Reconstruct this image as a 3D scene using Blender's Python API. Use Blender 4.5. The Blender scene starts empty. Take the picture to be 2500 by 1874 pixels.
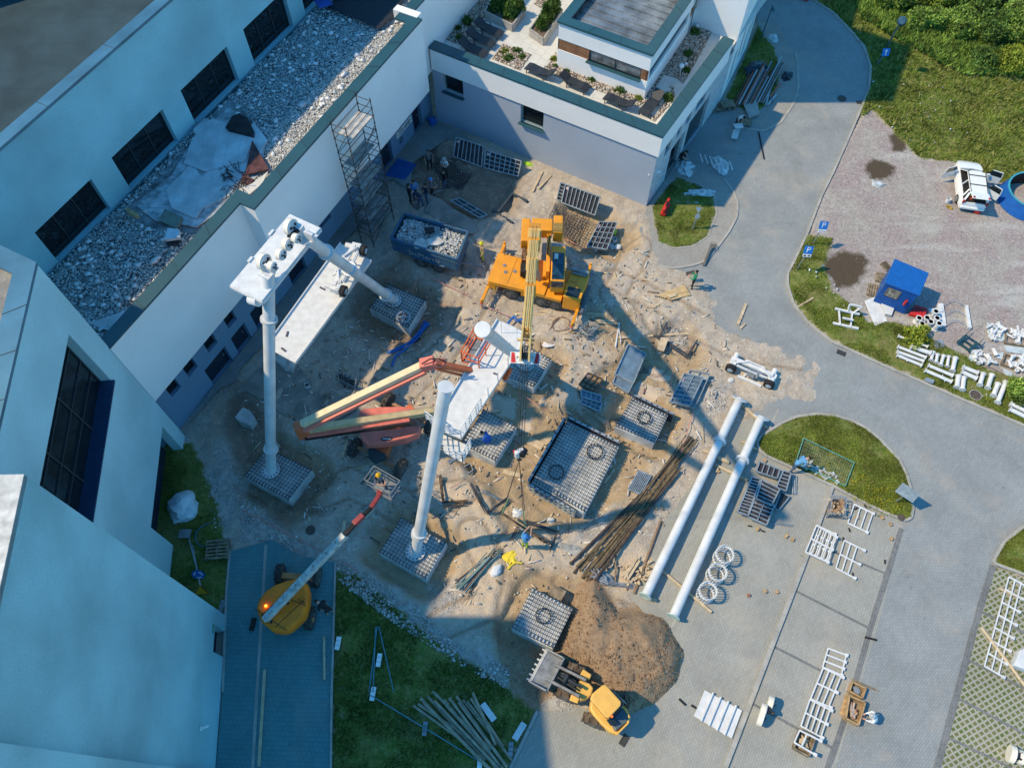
import bpy, bmesh, math, random
import numpy as np
from mathutils import Vector, Matrix, Euler
random.seed(7); RNG=np.random.RandomState(11)
R=math.radians
SC=bpy.context.scene; COL=SC.collection
# ---------------- camera ----------------
FPX=1900.0; CX=1250.0; CY=937.0; HC=38.0; TILT=math.atan(1053/FPX)
cd=bpy.data.cameras.new('camera'); cam=bpy.data.objects.new('camera',cd); COL.objects.link(cam)
cam.location=(0,0,HC); cam.rotation_euler=(TILT,0,0)
cd.sensor_fit='HORIZONTAL'; cd.sensor_width=36.0; cd.lens=36.0*FPX/2500.0; cd.clip_start=.5; cd.clip_end=2000
SC.camera=cam
# ---------------- sky, sun, exposure ----------------
SUN_EL=50.2
w=bpy.data.worlds.new('World'); SC.world=w; w.use_nodes=True
nt=w.node_tree; bg=nt.nodes['Background']
sky=nt.nodes.new('ShaderNodeTexSky'); sky.sky_type='NISHITA'; sky.sun_disc=False
sky.sun_elevation=R(SUN_EL); sky.sun_rotation=R(-90); sky.air_density=1.0; sky.dust_density=.4; sky.ozone_density=3.0
tint=nt.nodes.new('ShaderNodeMix'); tint.data_type='RGBA'; tint.blend_type='MULTIPLY'; tint.inputs[0].default_value=1
tint.inputs[7].default_value=(.44,1.20,1.45,1)
nt.links.new(sky.outputs[0],tint.inputs[6]); nt.links.new(tint.outputs[2],bg.inputs[0]); bg.inputs[1].default_value=.172
sd=bpy.data.lights.new('sun','SUN'); sd.energy=4.7; sd.angle=R(1.1); sd.color=(1.0,.79,.49)
so=bpy.data.objects.new('sun',sd); COL.objects.link(so)
tosun=Vector((-math.cos(R(SUN_EL)),0,math.sin(R(SUN_EL))))
so.rotation_euler=tosun.to_track_quat('Z','Y').to_euler(); so.location=(-30,20,60)
SC.view_settings.view_transform='Standard'; SC.view_settings.look='None'; SC.view_settings.exposure=0.0; SC.view_settings.gamma=1
SC.render.engine='CYCLES'
# ---------------- geometry of the place ----------------
def ray(px,py):
    u=(px-CX)/FPX; v=-(py-CY)/FPX
    return Vector((u, v*math.cos(TILT)+math.sin(TILT), v*math.sin(TILT)-math.cos(TILT)))
def P(px,py,z=0.0):
    r=ray(px,py); t=(HC-z)/-r.z
    return Vector((r.x*t,r.y*t,z))
def lin(c): 
    c=c/255.0
    return c/12.92 if c<=.04045 else ((c+.055)/1.055)**2.4
def S(r,g,b): return (lin(r),lin(g),lin(b))
# ---------------- materials ----------------
MATS={}
def mat(name,col,rough=.7,metal=0.0,var=.12,scale=3.0,bump=.0,bscale=40.0,col2=None,spec=.4,coat=0.0,emit=None,trans=0.0,alpha=1.0,fine=.08,fscale=60.):
    if name in MATS: return MATS[name]
    m=bpy.data.materials.new(name); m.use_nodes=True; MATS[name]=m
    t=m.node_tree; b=t.nodes['Principled BSDF']; N=t.nodes.new; L=t.links.new
    b.inputs['Roughness'].default_value=rough; b.inputs['Metallic'].default_value=metal
    b.inputs['Specular IOR Level'].default_value=spec
    b.inputs['Coat Weight'].default_value=coat
    if trans: b.inputs['Transmission Weight'].default_value=trans
    if alpha<1: b.inputs['Alpha'].default_value=alpha
    if emit: b.inputs['Emission Color'].default_value=(*emit[0],1); b.inputs['Emission Strength'].default_value=emit[1]
    c1=tuple(col); c2=tuple(col2) if col2 else tuple(max(0,x*(1-2*var)) for x in col)
    geo=N('ShaderNodeNewGeometry')
    n1=N('ShaderNodeTexNoise'); n1.inputs['Scale'].default_value=scale; n1.inputs['Detail'].default_value=6
    L(geo.outputs['Position'],n1.inputs['Vector'])
    rp=N('ShaderNodeMapRange'); rp.inputs[1].default_value=.35; rp.inputs[2].default_value=.65
    L(n1.outputs['Fac'],rp.inputs[0])
    mx=N('ShaderNodeMix'); mx.data_type='RGBA'; mx.inputs[6].default_value=(*c1,1); mx.inputs[7].default_value=(*c2,1)
    L(rp.outputs[0],mx.inputs[0])
    n2=N('ShaderNodeTexNoise'); n2.inputs['Scale'].default_value=fscale; n2.inputs['Detail'].default_value=3
    L(geo.outputs['Position'],n2.inputs['Vector'])
    rp2=N('ShaderNodeMapRange'); rp2.inputs[1].default_value=.3; rp2.inputs[2].default_value=.7; rp2.inputs[3].default_value=1-fine*1.5; rp2.inputs[4].default_value=1+fine*1.5
    L(n2.outputs['Fac'],rp2.inputs[0])
    mu=N('ShaderNodeVectorMath'); mu.operation='SCALE'
    L(mx.outputs[2],mu.inputs[0]); L(rp2.outputs[0],mu.inputs['Scale'])
    L(mu.outputs[0],b.inputs['Base Color'])
    if bump:
        n3=N('ShaderNodeTexNoise'); n3.inputs['Scale'].default_value=bscale; n3.inputs['Detail'].default_value=5
        L(geo.outputs['Position'],n3.inputs['Vector'])
        bp=N('ShaderNodeBump'); bp.inputs['Strength'].default_value=bump; bp.inputs['Distance'].default_value=.02
        L(n3.outputs['Fac'],bp.inputs['Height']); L(bp.outputs[0],b.inputs['Normal'])
    return m
def stripemat(name,col,col2,freq,axis,duty=.5,rough=.6,**k):
    """colour bars along an object axis (0,1,2) - painted or ribbed surfaces"""
    m=mat(name,col,rough,**k); t=m.node_tree; N=t.nodes.new; L=t.links.new; b=t.nodes['Principled BSDF']
    tc=N('ShaderNodeTexCoord'); sp=N('ShaderNodeSeparateXYZ'); L(tc.outputs['Object'],sp.inputs[0])
    a=N('ShaderNodeMath'); a.operation='MULTIPLY'; a.inputs[1].default_value=freq; L(sp.outputs[axis],a.inputs[0])
    f=N('ShaderNodeMath'); f.operation='FRACT'; L(a.outputs[0],f.inputs[0])
    g=N('ShaderNodeMath'); g.operation='GREATER_THAN'; g.inputs[1].default_value=duty; L(f.outputs[0],g.inputs[0])
    mx=N('ShaderNodeMix'); mx.data_type='RGBA'; L(g.outputs[0],mx.inputs[0])
    src=b.inputs['Base Color'].links[0].from_socket
    L(src,mx.inputs[6]); mx.inputs[7].default_value=(*col2,1); L(mx.outputs[2],b.inputs['Base Color'])
    return m
def paver(name,c1,c2,joint,bw=.2,bh=.1,rot=0.0,var=.25,dirt=None,dirtamt=.5,bump=.3):
    if name in MATS: return MATS[name]
    m=bpy.data.materials.new(name); m.use_nodes=True; MATS[name]=m
    t=m.node_tree; b=t.nodes['Principled BSDF']; N=t.nodes.new; L=t.links.new
    b.inputs['Roughness'].default_value=.85; b.inputs['Specular IOR Level'].default_value=.25
    geo=N('ShaderNodeNewGeometry'); mp=N('ShaderNodeMapping'); mp.inputs['Rotation'].default_value=(0,0,rot)
    L(geo.outputs['Position'],mp.inputs['Vector'])
    br=N('ShaderNodeTexBrick'); br.inputs['Scale'].default_value=1.0; br.inputs['Brick Width'].default_value=bw; br.inputs['Row Height'].default_value=bh
    br.inputs['Mortar Size'].default_value=.008; br.inputs['Mortar Smooth'].default_value=.3; br.inputs['Bias'].default_value=-.1
    br.inputs['Color1'].default_value=(*c1,1); br.inputs['Color2'].default_value=(*c2,1); br.inputs['Mortar'].default_value=(*joint,1)
    L(mp.outputs[0],br.inputs['Vector'])
    n1=N('ShaderNodeTexNoise'); n1.inputs['Scale'].default_value=.45; n1.inputs['Detail'].default_value=9; n1.inputs['Roughness'].default_value=.65; n1.inputs['Distortion'].default_value=.4
    L(geo.outputs['Position'],n1.inputs['Vector'])
    rp=N('ShaderNodeMapRange'); rp.inputs[1].default_value=.3; rp.inputs[2].default_value=.7; rp.inputs[3].default_value=1-var; rp.inputs[4].default_value=1+var*.7
    L(n1.outputs['Fac'],rp.inputs[0])
    mu=N('ShaderNodeVectorMath'); mu.operation='SCALE'; L(br.outputs['Color'],mu.inputs[0]); L(rp.outputs[0],mu.inputs['Scale'])
    out=mu.outputs[0]
    # dark oily blotches
    n2=N('ShaderNodeTexNoise'); n2.inputs['Scale'].default_value=2.6; n2.inputs['Detail'].default_value=8; n2.inputs['Roughness'].default_value=.7
    L(geo.outputs['Position'],n2.inputs['Vector'])
    r2=N('ShaderNodeMapRange'); r2.inputs[1].default_value=.62; r2.inputs[2].default_value=.70; r2.inputs[4].default_value=.7; L(n2.outputs['Fac'],r2.inputs[0])
    m2=N('ShaderNodeMix'); m2.data_type='RGBA'; L(r2.outputs[0],m2.inputs[0]); L(out,m2.inputs[6]); m2.inputs[7].default_value=(c1[0]*.45,c1[1]*.45,c1[2]*.45,1); out=m2.outputs[2]
    if dirt:
        n3=N('ShaderNodeTexNoise'); n3.inputs['Scale'].default_value=.33; n3.inputs['Detail'].default_value=10; n3.inputs['Roughness'].default_value=.7
        mp3=N('ShaderNodeMapping'); mp3.inputs['Location'].default_value=(13,5,2); L(geo.outputs['Position'],mp3.inputs['Vector']); L(mp3.outputs[0],n3.inputs['Vector'])
        r3=N('ShaderNodeMapRange'); r3.inputs[1].default_value=.52; r3.inputs[2].default_value=.68; r3.inputs[4].default_value=dirtamt; L(n3.outputs['Fac'],r3.inputs[0])
        m3=N('ShaderNodeMix'); m3.data_type='RGBA'; L(r3.outputs[0],m3.inputs[0]); L(out,m3.inputs[6]); m3.inputs[7].default_value=(*dirt,1); out=m3.outputs[2]
    L(out,b.inputs['Base Color'])
    bp=N('ShaderNodeBump'); bp.inputs['Strength'].default_value=bump; bp.inputs['Distance'].default_value=.01; bp.invert=True
    L(br.outputs['Fac'],bp.inputs['Height']); L(bp.outputs[0],b.inputs['Normal'])
    return m
# ---------------- objects ----------------
def tag(o,label=None,cat=None,group=None,kind=None):
    if label: o['label']=label
    if cat: o['category']=cat
    if group: o['group']=group
    if kind: o['kind']=kind
    return o
def thing(name,label,cat,loc=(0,0,0),rz=0.0,group=None):
    o=bpy.data.objects.new(name,None); o.empty_display_size=.3; COL.objects.link(o)
    o.location=loc; o.rotation_euler=(0,0,rz)
    tag(o,label,cat,group); return o
def worldmat(o):
    m=Matrix.Translation(o.location)@o.rotation_euler.to_matrix().to_4x4()
    return worldmat(o.parent)@m if o.parent else m
class MB:
    def __init__(s): s.v=[]; s.f=[]; s.mi=[]; s.cur=0
    def add(s,vs,fs):
        k=len(s.v); s.v+= [Vector(p) for p in vs]; s.f+=[tuple(i+k for i in f) for f in fs]; s.mi+=[s.cur]*len(fs)
        return s
    def m(s,i): s.cur=i; return s
    def box(s,c,d,rz=0,rot=None):
        M=rot if rot else Matrix.Rotation(rz,3,'Z')
        hx,hy,hz=d[0]/2,d[1]/2,d[2]/2
        vs=[Vector(c)+M@Vector((x*hx,y*hy,z*hz)) for z in(-1,1) for x,y in((-1,-1),(1,-1),(1,1),(-1,1))]
        return s.add(vs,[(3,2,1,0),(4,5,6,7),(0,1,5,4),(1,2,6,5),(2,3,7,6),(3,0,4,7)])
    def beam(s,p,q,w,h,up=Vector((0,0,1))):
        p=Vector(p);q=Vector(q);a=(q-p); L=a.length
        if L<1e-6: return s
        a/=L; side=a.cross(up)
        if side.length<1e-4: side=a.cross(Vector((1,0,0)))
        side.normalize(); u=side.cross(a); M=Matrix((a,side,u)).transposed()
        return s.box((p+q)/2,(L,w,h),rot=M)
    def tube(s,p,q,r,r2=None,n=12,cap=True):
        p=Vector(p);q=Vector(q);a=q-p
        if a.length<1e-6: return s
        a.normalize(); r2=r if r2 is None else r2
        x=a.cross(Vector((0,0,1)))
        if x.length<1e-3: x=Vector((1,0,0))
        x.normalize(); y=a.cross(x)
        vs=[p+(x*math.cos(t)+y*math.sin(t))*r for t in [2*math.pi*i/n for i in range(n)]]+[q+(x*math.cos(t)+y*math.sin(t))*r2 for t in [2*math.pi*i/n for i in range(n)]]
        fs=[(i,(i+1)%n,n+(i+1)%n,n+i) for i in range(n)]
        if cap: fs+=[tuple(range(n))[::-1],tuple(range(n,2*n))]
        return s.add(vs,fs)
    def path(s,pts,r,n=6):
        for a,b in zip(pts[:-1],pts[1:]): s.tube(a,b,r,n=n)
        return s
    def ring(s,c,ri,ro,h,ax=Vector((0,0,1)),n=24):
        c=Vector(c); ax=Vector(ax).normalized(); x=ax.cross(Vector((0,0,1)))
        if x.length<1e-3: x=Vector((1,0,0))
        x.normalize(); y=ax.cross(x); vs=[]
        for i in range(n):
            t=2*math.pi*i/n; d=x*math.cos(t)+y*math.sin(t)
            vs+=[c+d*ri-ax*h/2,c+d*ro-ax*h/2,c+d*ro+ax*h/2,c+d*ri+ax*h/2]
        fs=[]
        for i in range(n):
            a=4*i;b=4*((i+1)%n)
            for k in range(4): fs.append((a+k,a+(k+1)%4,b+(k+1)%4,b+k))
        return s.add(vs,fs)
    def prism(s,poly,z0,z1):
        poly=[Vector((p[0],p[1],0)) for p in poly]
        ar=sum(a.x*b.y-b.x*a.y for a,b in zip(poly,poly[1:]+poly[:1]))
        if ar<0: poly=poly[::-1]
        n=len(poly)
        vs=[Vector((p.x,p.y,z0)) for p in poly]+[Vector((p.x,p.y,z1)) for p in poly]
        fs=[(i,(i+1)%n,n+(i+1)%n,n+i) for i in range(n)]+[tuple(range(n))[::-1],tuple(range(n,2*n))]
        return s.add(vs,fs)
    def quad(s,a,b,c,d): return s.add([a,b,c,d],[(0,1,2,3)])
    def ball(s,c,r,n=8,sq=(1,1,1)):
        vs=[];fs=[];c=Vector(c);m_=max(4,n//2)
        for j in range(m_+1):
            ph=math.pi*j/m_
            for i in range(n):
                th=2*math.pi*i/n; vs.append(c+Vector((r*sq[0]*math.sin(ph)*math.cos(th),r*sq[1]*math.sin(ph)*math.sin(th),r*sq[2]*math.cos(ph))))
        for j in range(m_):
            for i in range(n): fs.append((j*n+i,(j+1)*n+i,(j+1)*n+(i+1)%n,j*n+(i+1)%n))
        return s.add(vs,fs)
    def rock(s,c,r,sq=.7):
        c=Vector(c); M=Euler((random.random()*6,random.random()*6,random.random()*6)).to_matrix()
        vs=[]
        for z in(-1,1):
            for x,y in((-1,-1),(1,-1),(1,1),(-1,1)):
                v=M@(Vector((x,y,z))*r*.6*random.uniform(.55,1.1)); v.z*=sq; vs.append(c+v)
        return s.add(vs,[(3,2,1,0),(4,5,6,7),(0,1,5,4),(1,2,6,5),(2,3,7,6),(3,0,4,7)])
    def build(s,name,m,parent=None,world=False,bevel=0,smooth=False,**t):
        me=bpy.data.meshes.new(name); vs=s.v
        if world and parent is not None:
            W=worldmat(parent).inverted(); vs=[W@v for v in vs]
        me.from_pydata([tuple(v) for v in vs],[],s.f)
        ms=m if isinstance(m,(list,tuple)) else [m]
        for x in ms: me.materials.append(x)
        if len(ms)>1: me.polygons.foreach_set('material_index',s.mi)
        if smooth: me.polygons.foreach_set('use_smooth',[True]*len(s.f))
        me.update(); o=bpy.data.objects.new(name,me); COL.objects.link(o)
        if parent is not None: o.parent=parent
        if bevel:
            b=o.modifiers.new('bevel','BEVEL'); b.width=bevel; b.segments=2; b.limit_method='ANGLE'
        if smooth:
            try: me.set_sharp_from_angle(angle=R(40))
            except Exception: pass
        tag(o,t.get('label'),t.get('cat'),t.get('group'),t.get('kind'))
        return o
def kids(o): return [c for c in bpy.data.objects if c.parent==o]
def dup(o,loc=None,rz=None,label=None,parent=None):
    c=o.copy(); COL.objects.link(c)
    if parent is not None: c.parent=parent
    if loc is not None: c.location=loc
    if rz is not None: c.rotation_euler=(0,0,rz)
    if label: c['label']=label
    for k in kids(o): dup(k,parent=c)
    return c
def npmesh(name,V,F,m,parent=None,smooth=False,**t):
    """V (n,3), F (k,3 or 4) numpy -> object"""
    me=bpy.data.meshes.new(name); k=F.shape[1]
    me.vertices.add(len(V)); me.vertices.foreach_set('co',np.asarray(V,dtype=np.float32).ravel())
    me.loops.add(F.size); me.loops.foreach_set('vertex_index',F.astype(np.int32).ravel())
    me.polygons.add(len(F)); me.polygons.foreach_set('loop_start',np.arange(0,F.size,k,dtype=np.int32)); me.polygons.foreach_set('loop_total',np.full(len(F),k,dtype=np.int32))
    for x in (m if isinstance(m,(list,tuple)) else [m]): me.materials.append(x)
    if smooth: me.polygons.foreach_set('use_smooth',np.ones(len(F),dtype=bool))
    me.update(calc_edges=True); me.validate()
    o=bpy.data.objects.new(name,me); COL.objects.link(o)
    if parent is not None: o.parent=parent
    tag(o,t.get('label'),t.get('cat'),t.get('group'),t.get('kind'))
    return o
# ---------------- numpy noise / polygons ----------------
def vnoise(x,y,s,seed=0):
    x=x*s+seed*17.3; y=y*s+seed*9.1
    xi=np.floor(x).astype(np.int64); yi=np.floor(y).astype(np.int64); xf=x-xi; yf=y-yi
    xf=xf*xf*(3-2*xf); yf=yf*yf*(3-2*yf)
    def h(a,b):
        n=(a*374761393+b*668265263+seed*974711)&0x7fffffff
        n=((n^(n>>13))*1274126177)&0x7fffffff
        return ((n^(n>>16))&0xffff)/65535.0
    a=h(xi,yi);b=h(xi+1,yi);c=h(xi,yi+1);d=h(xi+1,yi+1)
    return (a*(1-xf)+b*xf)*(1-yf)+(c*(1-xf)+d*xf)*yf
def fbm(x,y,s,seed=0,o=5,g=.5):
    t=0;amp=1;tot=0
    for i in range(o): t=t+amp*vnoise(x,y,s*2**i,seed+i); tot+=amp; amp*=g
    return t/tot
def PW(pts,z=0.0): return [tuple(P(a,b,z)[:2]) for a,b in pts]
def sdist(x,y,poly):
    """positive inside"""
    d=np.full(x.shape,1e9); ins=np.zeros(x.shape,bool); n=len(poly)
    for i in range(n):
        ax,ay=poly[i];bx,by=poly[(i+1)%n]; dx,dy=bx-ax,by-ay
        t=np.clip(((x-ax)*dx+(y-ay)*dy)/(dx*dx+dy*dy+1e-12),0,1)
        d=np.minimum(d,(x-ax-t*dx)**2+(y-ay-t*dy)**2)
        if ay!=by: ins^=((ay>y)!=(by>y))&(x<(bx-ax)*(y-ay)/(by-ay)+ax)
    d=np.sqrt(d); return np.where(ins,d,-d)
def inpoly(x,y,poly): return sdist(np.array([x]),np.array([y]),poly)[0]>0
def scatter(poly,n,margin=0.0,dens=None):
    xs=[p[0] for p in poly]; ys=[p[1] for p in poly]; out=[]
    while n>0:
        m_=max(n*3,200); x=RNG.uniform(min(xs),max(xs),m_); y=RNG.uniform(min(ys),max(ys),m_)
        k=sdist(x,y,poly)>margin
        if dens is not None: k&=dens(x,y)>RNG.uniform(0,1,m_)
        x=x[k][:n];y=y[k][:n]; out.append(np.stack([x,y],1)); n-=len(x)
    return np.concatenate(out)
def rocks_np(name,pts,z,size,m,parent=None,flat=.6,**t):
    """many angular stones as one mesh: pts (n,2), z array, size array"""
    n=len(pts); base=np.array([(x,y,zz) for zz in(-1,1) for x,y in((-1,-1),(1,-1),(1,1),(-1,1))],float)
    q=RNG.normal(size=(n,4)); q/=np.linalg.norm(q,axis=1)[:,None]; a,b,c,d=q.T
    Rm=np.stack([1-2*(c*c+d*d),2*(b*c-a*d),2*(b*d+a*c),2*(b*c+a*d),1-2*(b*b+d*d),2*(c*d-a*b),2*(b*d-a*c),2*(c*d+a*b),1-2*(b*b+c*c)],1).reshape(n,3,3)
    V=base[None]*RNG.uniform(.45,1.05,(n,8,1))*np.stack([RNG.uniform(.5,1,n),RNG.uniform(.35,.8,n),RNG.uniform(.25,.6,n)],1)[:,None,:]*(size[:,None,None])*.62
    V=np.einsum('nij,nkj->nki',Rm,V); V[:,:,2]*=flat
    V[:,:,0]+=pts[:,0:1]; V[:,:,1]+=pts[:,1:2]; V[:,:,2]+=np.asarray(z).reshape(-1,1)+size[:,None]*.12
    F0=np.array([(3,2,1,0),(4,5,6,7),(0,1,5,4),(1,2,6,5),(2,3,7,6),(3,0,4,7)])
    F=(F0[None]+8*np.arange(n)[:,None,None]).reshape(-1,4)
    V=V.reshape(-1,3)
    if parent is not None:
        W=np.array(worldmat(parent).inverted()); V=V@W[:3,:3].T+W[:3,3]
    return npmesh(name,V,F,m,parent,**t)
def blades_np(name,pts,z,h,m,w=.03,k=3,lean=.5,parent=None,**t):
    n=len(pts); V=[]; 
    for i in range(k):
        th=RNG.uniform(0,2*np.pi,n); ph=RNG.uniform(0,2*np.pi,n); hh=h*RNG.uniform(.5,1.2,n); l=lean*hh*RNG.uniform(.3,1.3,n)
        ox=RNG.normal(0,.03,n);oy=RNG.normal(0,.03,n)
        x=pts[:,0]+ox;y=pts[:,1]+oy
        ww=w*RNG.uniform(.6,1.4,n)
        A=np.stack([x-np.cos(th)*ww,y-np.sin(th)*ww,z],1);B=np.stack([x+np.cos(th)*ww,y+np.sin(th)*ww,z],1)
        C=np.stack([x+np.cos(ph)*l,y+np.sin(ph)*l,z+hh],1)
        V.append(np.stack([A,B,C],1))
    V=np.concatenate(V).reshape(-1,3); F=np.arange(len(V)).reshape(-1,3)
    if parent is not None:
        W=np.array(worldmat(parent).inverted()); V=V@W[:3,:3].T+W[:3,3]
    return npmesh(name,V,F,m,parent,**t)
def islandmat(name,cols,rough=.85,spec=.2,trans=0.0,nscale=0,namt=.3):
    """each loose piece gets one of several colours"""
    if name in MATS: return MATS[name]
    m=bpy.data.materials.new(name); m.use_nodes=True; MATS[name]=m
    t=m.node_tree; b=t.nodes['Principled BSDF']; N=t.nodes.new; L=t.links.new
    b.inputs['Roughness'].default_value=rough; b.inputs['Specular IOR Level'].default_value=spec
    g=N('ShaderNodeNewGeometry'); r=N('ShaderNodeValToRGB'); r.color_ramp.interpolation='LINEAR'
    e=r.color_ramp.elements; n=len(cols)
    while len(e)<n: e.new(.5)
    for i,c in enumerate(cols): e[i].position=i/(n-1); e[i].color=(*c,1)
    L(g.outputs['Random Per Island'],r.inputs[0]); out=r.outputs[0]
    if nscale:
        n1=N('ShaderNodeTexNoise'); n1.inputs['Scale'].default_value=nscale; n1.inputs['Detail'].default_value=4; L(g.outputs['Position'],n1.inputs['Vector'])
        mr=N('ShaderNodeMapRange'); mr.inputs[1].default_value=.35; mr.inputs[2].default_value=.65; mr.inputs[3].default_value=1-namt; mr.inputs[4].default_value=1+namt; L(n1.outputs['Fac'],mr.inputs[0])
        mu=N('ShaderNodeVectorMath'); mu.operation='SCALE'; L(out,mu.inputs[0]); L(mr.outputs[0],mu.inputs['Scale']); out=mu.outputs[0]
    L(out,b.inputs['Base Color'])
    if trans:
        b.inputs['Subsurface Weight'].default_value=0
    return m
# ---- outlines measured on the site (picture pixels -> ground metres) ----
BT=.45  # height of the foundation tops
BLK={ # corners top-left-of-picture order: left, top, right, bottom
 'b1':[(595,1162),(652,1091),(762,1146),(704,1221)],
 'b2':[(902,751),(945,691),(1039,732),(997,802)],
 'b3':[(1225,914),(1268,834),(1347,876),(1304,946)],
 'b4':[(1126,1084),(1180,998),(1262,1041),(1209,1126)],
 'b5':[(1298,1175),(1385,1024),(1512,1087),(1428,1252)],
 'b6':[(1501,1040),(1544,968),(1632,1011),(1598,1080)],
 'b7':[(925,1348),(979,1261),(1090,1323),(1039,1414)],
 'b8':[(1248,1532),(1299,1432),(1399,1483),(1350,1583)]}
BLKW={k:PW(v,BT) for k,v in BLK.items()}
site=PW([(452,1062),(560,925),(700,760),(850,600),(960,420),(1046,296),(1130,322),(1400,437),(1560,503),(1596,540),(1604,600),(1615,640),(1700,680),(1750,735),(1745,790),(1860,830),(1935,850),(2010,875),(2030,900),(2000,925),(1985,985),(1900,975),(1855,1000),(1800,1040),(1762,1100),(1690,1200),(1620,1270),(1588,1330),(1610,1400),(1570,1440),(1560,1490),(1610,1520),(1655,1590),(1640,1660),(1590,1715),(1540,1740),(1450,1740),(1400,1760),(1330,1745),(1290,1710),(1230,1670),(1100,1585),(1000,1500),(930,1440),(860,1400),(820,1370),(770,1350),(700,1320),(640,1318),(565,1345),(540,1300),(530,1230),(500,1150),(490,1090)])
gravel=PW([(2130,270),(2240,385),(2340,400),(2420,445),(2560,450),(2560,960),(2456,915),(2411,904),(2352,868),(2293,838),(2234,811),(2190,787),(2116,787),(2101,764),(2033,711),(2010,650),(2033,590),(1975,572),(2005,479),(2032,425),(2067,347),(2100,290)])
mud1=PW([(1255,950),(1400,1000),(1470,1010),(1560,1110),(1600,1130),(1500,1270),(1440,1310),(1330,1290),(1240,1300),(1180,1200),(1150,1170),(1130,1110),(1260,1030),(1215,940)])
mud2=PW([(1480,880),(1560,830),(1620,790),(1680,790),(1730,860),(1720,900),(1640,940),(1570,985),(1500,960),(1440,1000),(1440,940)])
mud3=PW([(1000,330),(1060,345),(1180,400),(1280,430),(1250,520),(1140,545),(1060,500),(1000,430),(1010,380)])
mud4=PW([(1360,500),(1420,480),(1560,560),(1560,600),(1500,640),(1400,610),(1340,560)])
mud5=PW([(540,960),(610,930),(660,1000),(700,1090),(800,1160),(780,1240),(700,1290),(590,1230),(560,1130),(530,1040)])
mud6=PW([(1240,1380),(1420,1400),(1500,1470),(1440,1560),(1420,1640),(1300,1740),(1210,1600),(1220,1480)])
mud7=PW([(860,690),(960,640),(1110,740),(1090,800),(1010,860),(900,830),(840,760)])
mud8=PW([(1430,750),(1545,760),(1540,840),(1500,860),(1440,810)])
soilp=PW([(1420,1440),(1450,1420),(1500,1500),(1560,1495),(1610,1520),(1655,1590),(1640,1660),(1590,1715),(1530,1735),(1460,1690),(1420,1640),(1360,1600),(1400,1500)])
darkp=PW([(1210,1520),(1250,1530),(1350,1590),(1380,1640),(1300,1740),(1260,1690),(1225,1620)])
isl1=PW([(1848,1080),(1859,1064),(1907,1034),(1945,1018),(1992,1012),(2036,1016),(2076,1027),(2112,1046),(2144,1071),(2195,1125),(2212,1160),(2223,1200),(2227,1240),(2223,1264),(2210,1271),(2180,1260),(2127,1237),(2029,1186),(1941,1146),(1873,1115),(1851,1099)])
isl2=PW([(2560,1262),(2500,1283),(2450,1322),(2426,1363),(2424,1375),(2500,1403),(2560,1425)])
lawn1=PW([(1590,505),(1650,432),(1700,450),(1740,478),(1749,520),(1728,578),(1690,602),(1640,606),(1606,590)])
verge=PW([(1968,575),(2033,583),(2010,650),(2033,711),(2101,764),(2116,787),(2190,787),(2234,811),(2293,838),(2352,868),(2411,904),(2456,915),(2560,960),(2560,1062),(2500,1036),(2323,961),(2146,884),(2057,843),(2036,833),(1978,789),(1941,740),(1926,699),(1926,667)])
kerbR=[(1975,-40),(1982,0),(2036,35),(2075,77),(2109,116),(2125,166),(2121,216),(2105,259),(2067,347),(2032,425),(2005,479),(1970,571),(1939,637),(1922,669),(1922,699),(1936,743),(1974,793),(2033,838),(2057,848),(2146,889),(2323,966),(2500,1041),(2560,1066)]
field=PW([(1990,-60),(1982,0),(2036,35),(2075,77),(2109,116),(2125,166),(2121,216),(2105,259),(2100,290),(2130,270),(2240,385),(2340,400),(2420,445),(2700,460),(2900,-60)])
towerg=PW([(1852,60),(1866,92),(1893,120),(1905,180),(1890,240),(1850,276),(1815,272),(1770,240)])
grassB=PW([(817,1382),(870,1405),(930,1450),(1000,1510),(1100,1590),(1190,1640),(1250,1690),(1305,1735),(1240,1876),(1210,1960),(808,1960)])
grassL=PW([(400,1080),(470,1085),(500,1150),(530,1230),(545,1310),(563,1345),(550,1480),(530,1500),(360,1400),(360,1120)])
lotp=PW([(2424,1378),(2560,1432),(2560,1960),(2262,1960)])
RUTS=[[(1500,680),(1650,760),(1800,850),(1950,880)],[(1130,600),(1180,700),(1120,820),(1010,930),(900,1080)],[(1560,600),(1500,720),(1600,880)],[(1250,1330),(1350,1370),(1500,1420),(1600,1450)],[(700,1250),(850,1180),(1000,1240),(1130,1200)],[(1080,1530),(1180,1480),(1200,1380),(1150,1300)]]
RUTS=[PW(r) for r in RUTS]
WET=[PW(q) for q in ([(2030,625),(2060,612),(2110,625),(2122,640),(2095,690),(2070,705),(2040,700),(2030,680),(2010,665),(2008,640)],[(2108,408),(2130,388),(2160,395),(2185,410),(2170,440),(2130,440)],[(2170,330),(2200,320),(2225,340),(2205,372),(2180,370)])]
def pdist(x,y,pts):
    d=np.full(x.shape,1e9)
    for (ax,ay),(bx,by) in zip(pts[:-1],pts[1:]):
        dx,dy=bx-ax,by-ay; t=np.clip(((x-ax)*dx+(y-ay)*dy)/(dx*dx+dy*dy),0,1); d=np.minimum(d,(x-ax-t*dx)**2+(y-ay-t*dy)**2)
    return np.sqrt(d)
def rutm(x,y):
    m=np.zeros_like(x)
    for i,r in enumerate(RUTS):
        d=pdist(x,y,r)+(fbm(x,y,.5,60+i)-.5)*.5; m=np.maximum(m,np.clip(1-np.abs(d-.75)/.2,0,1))
    return m
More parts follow.
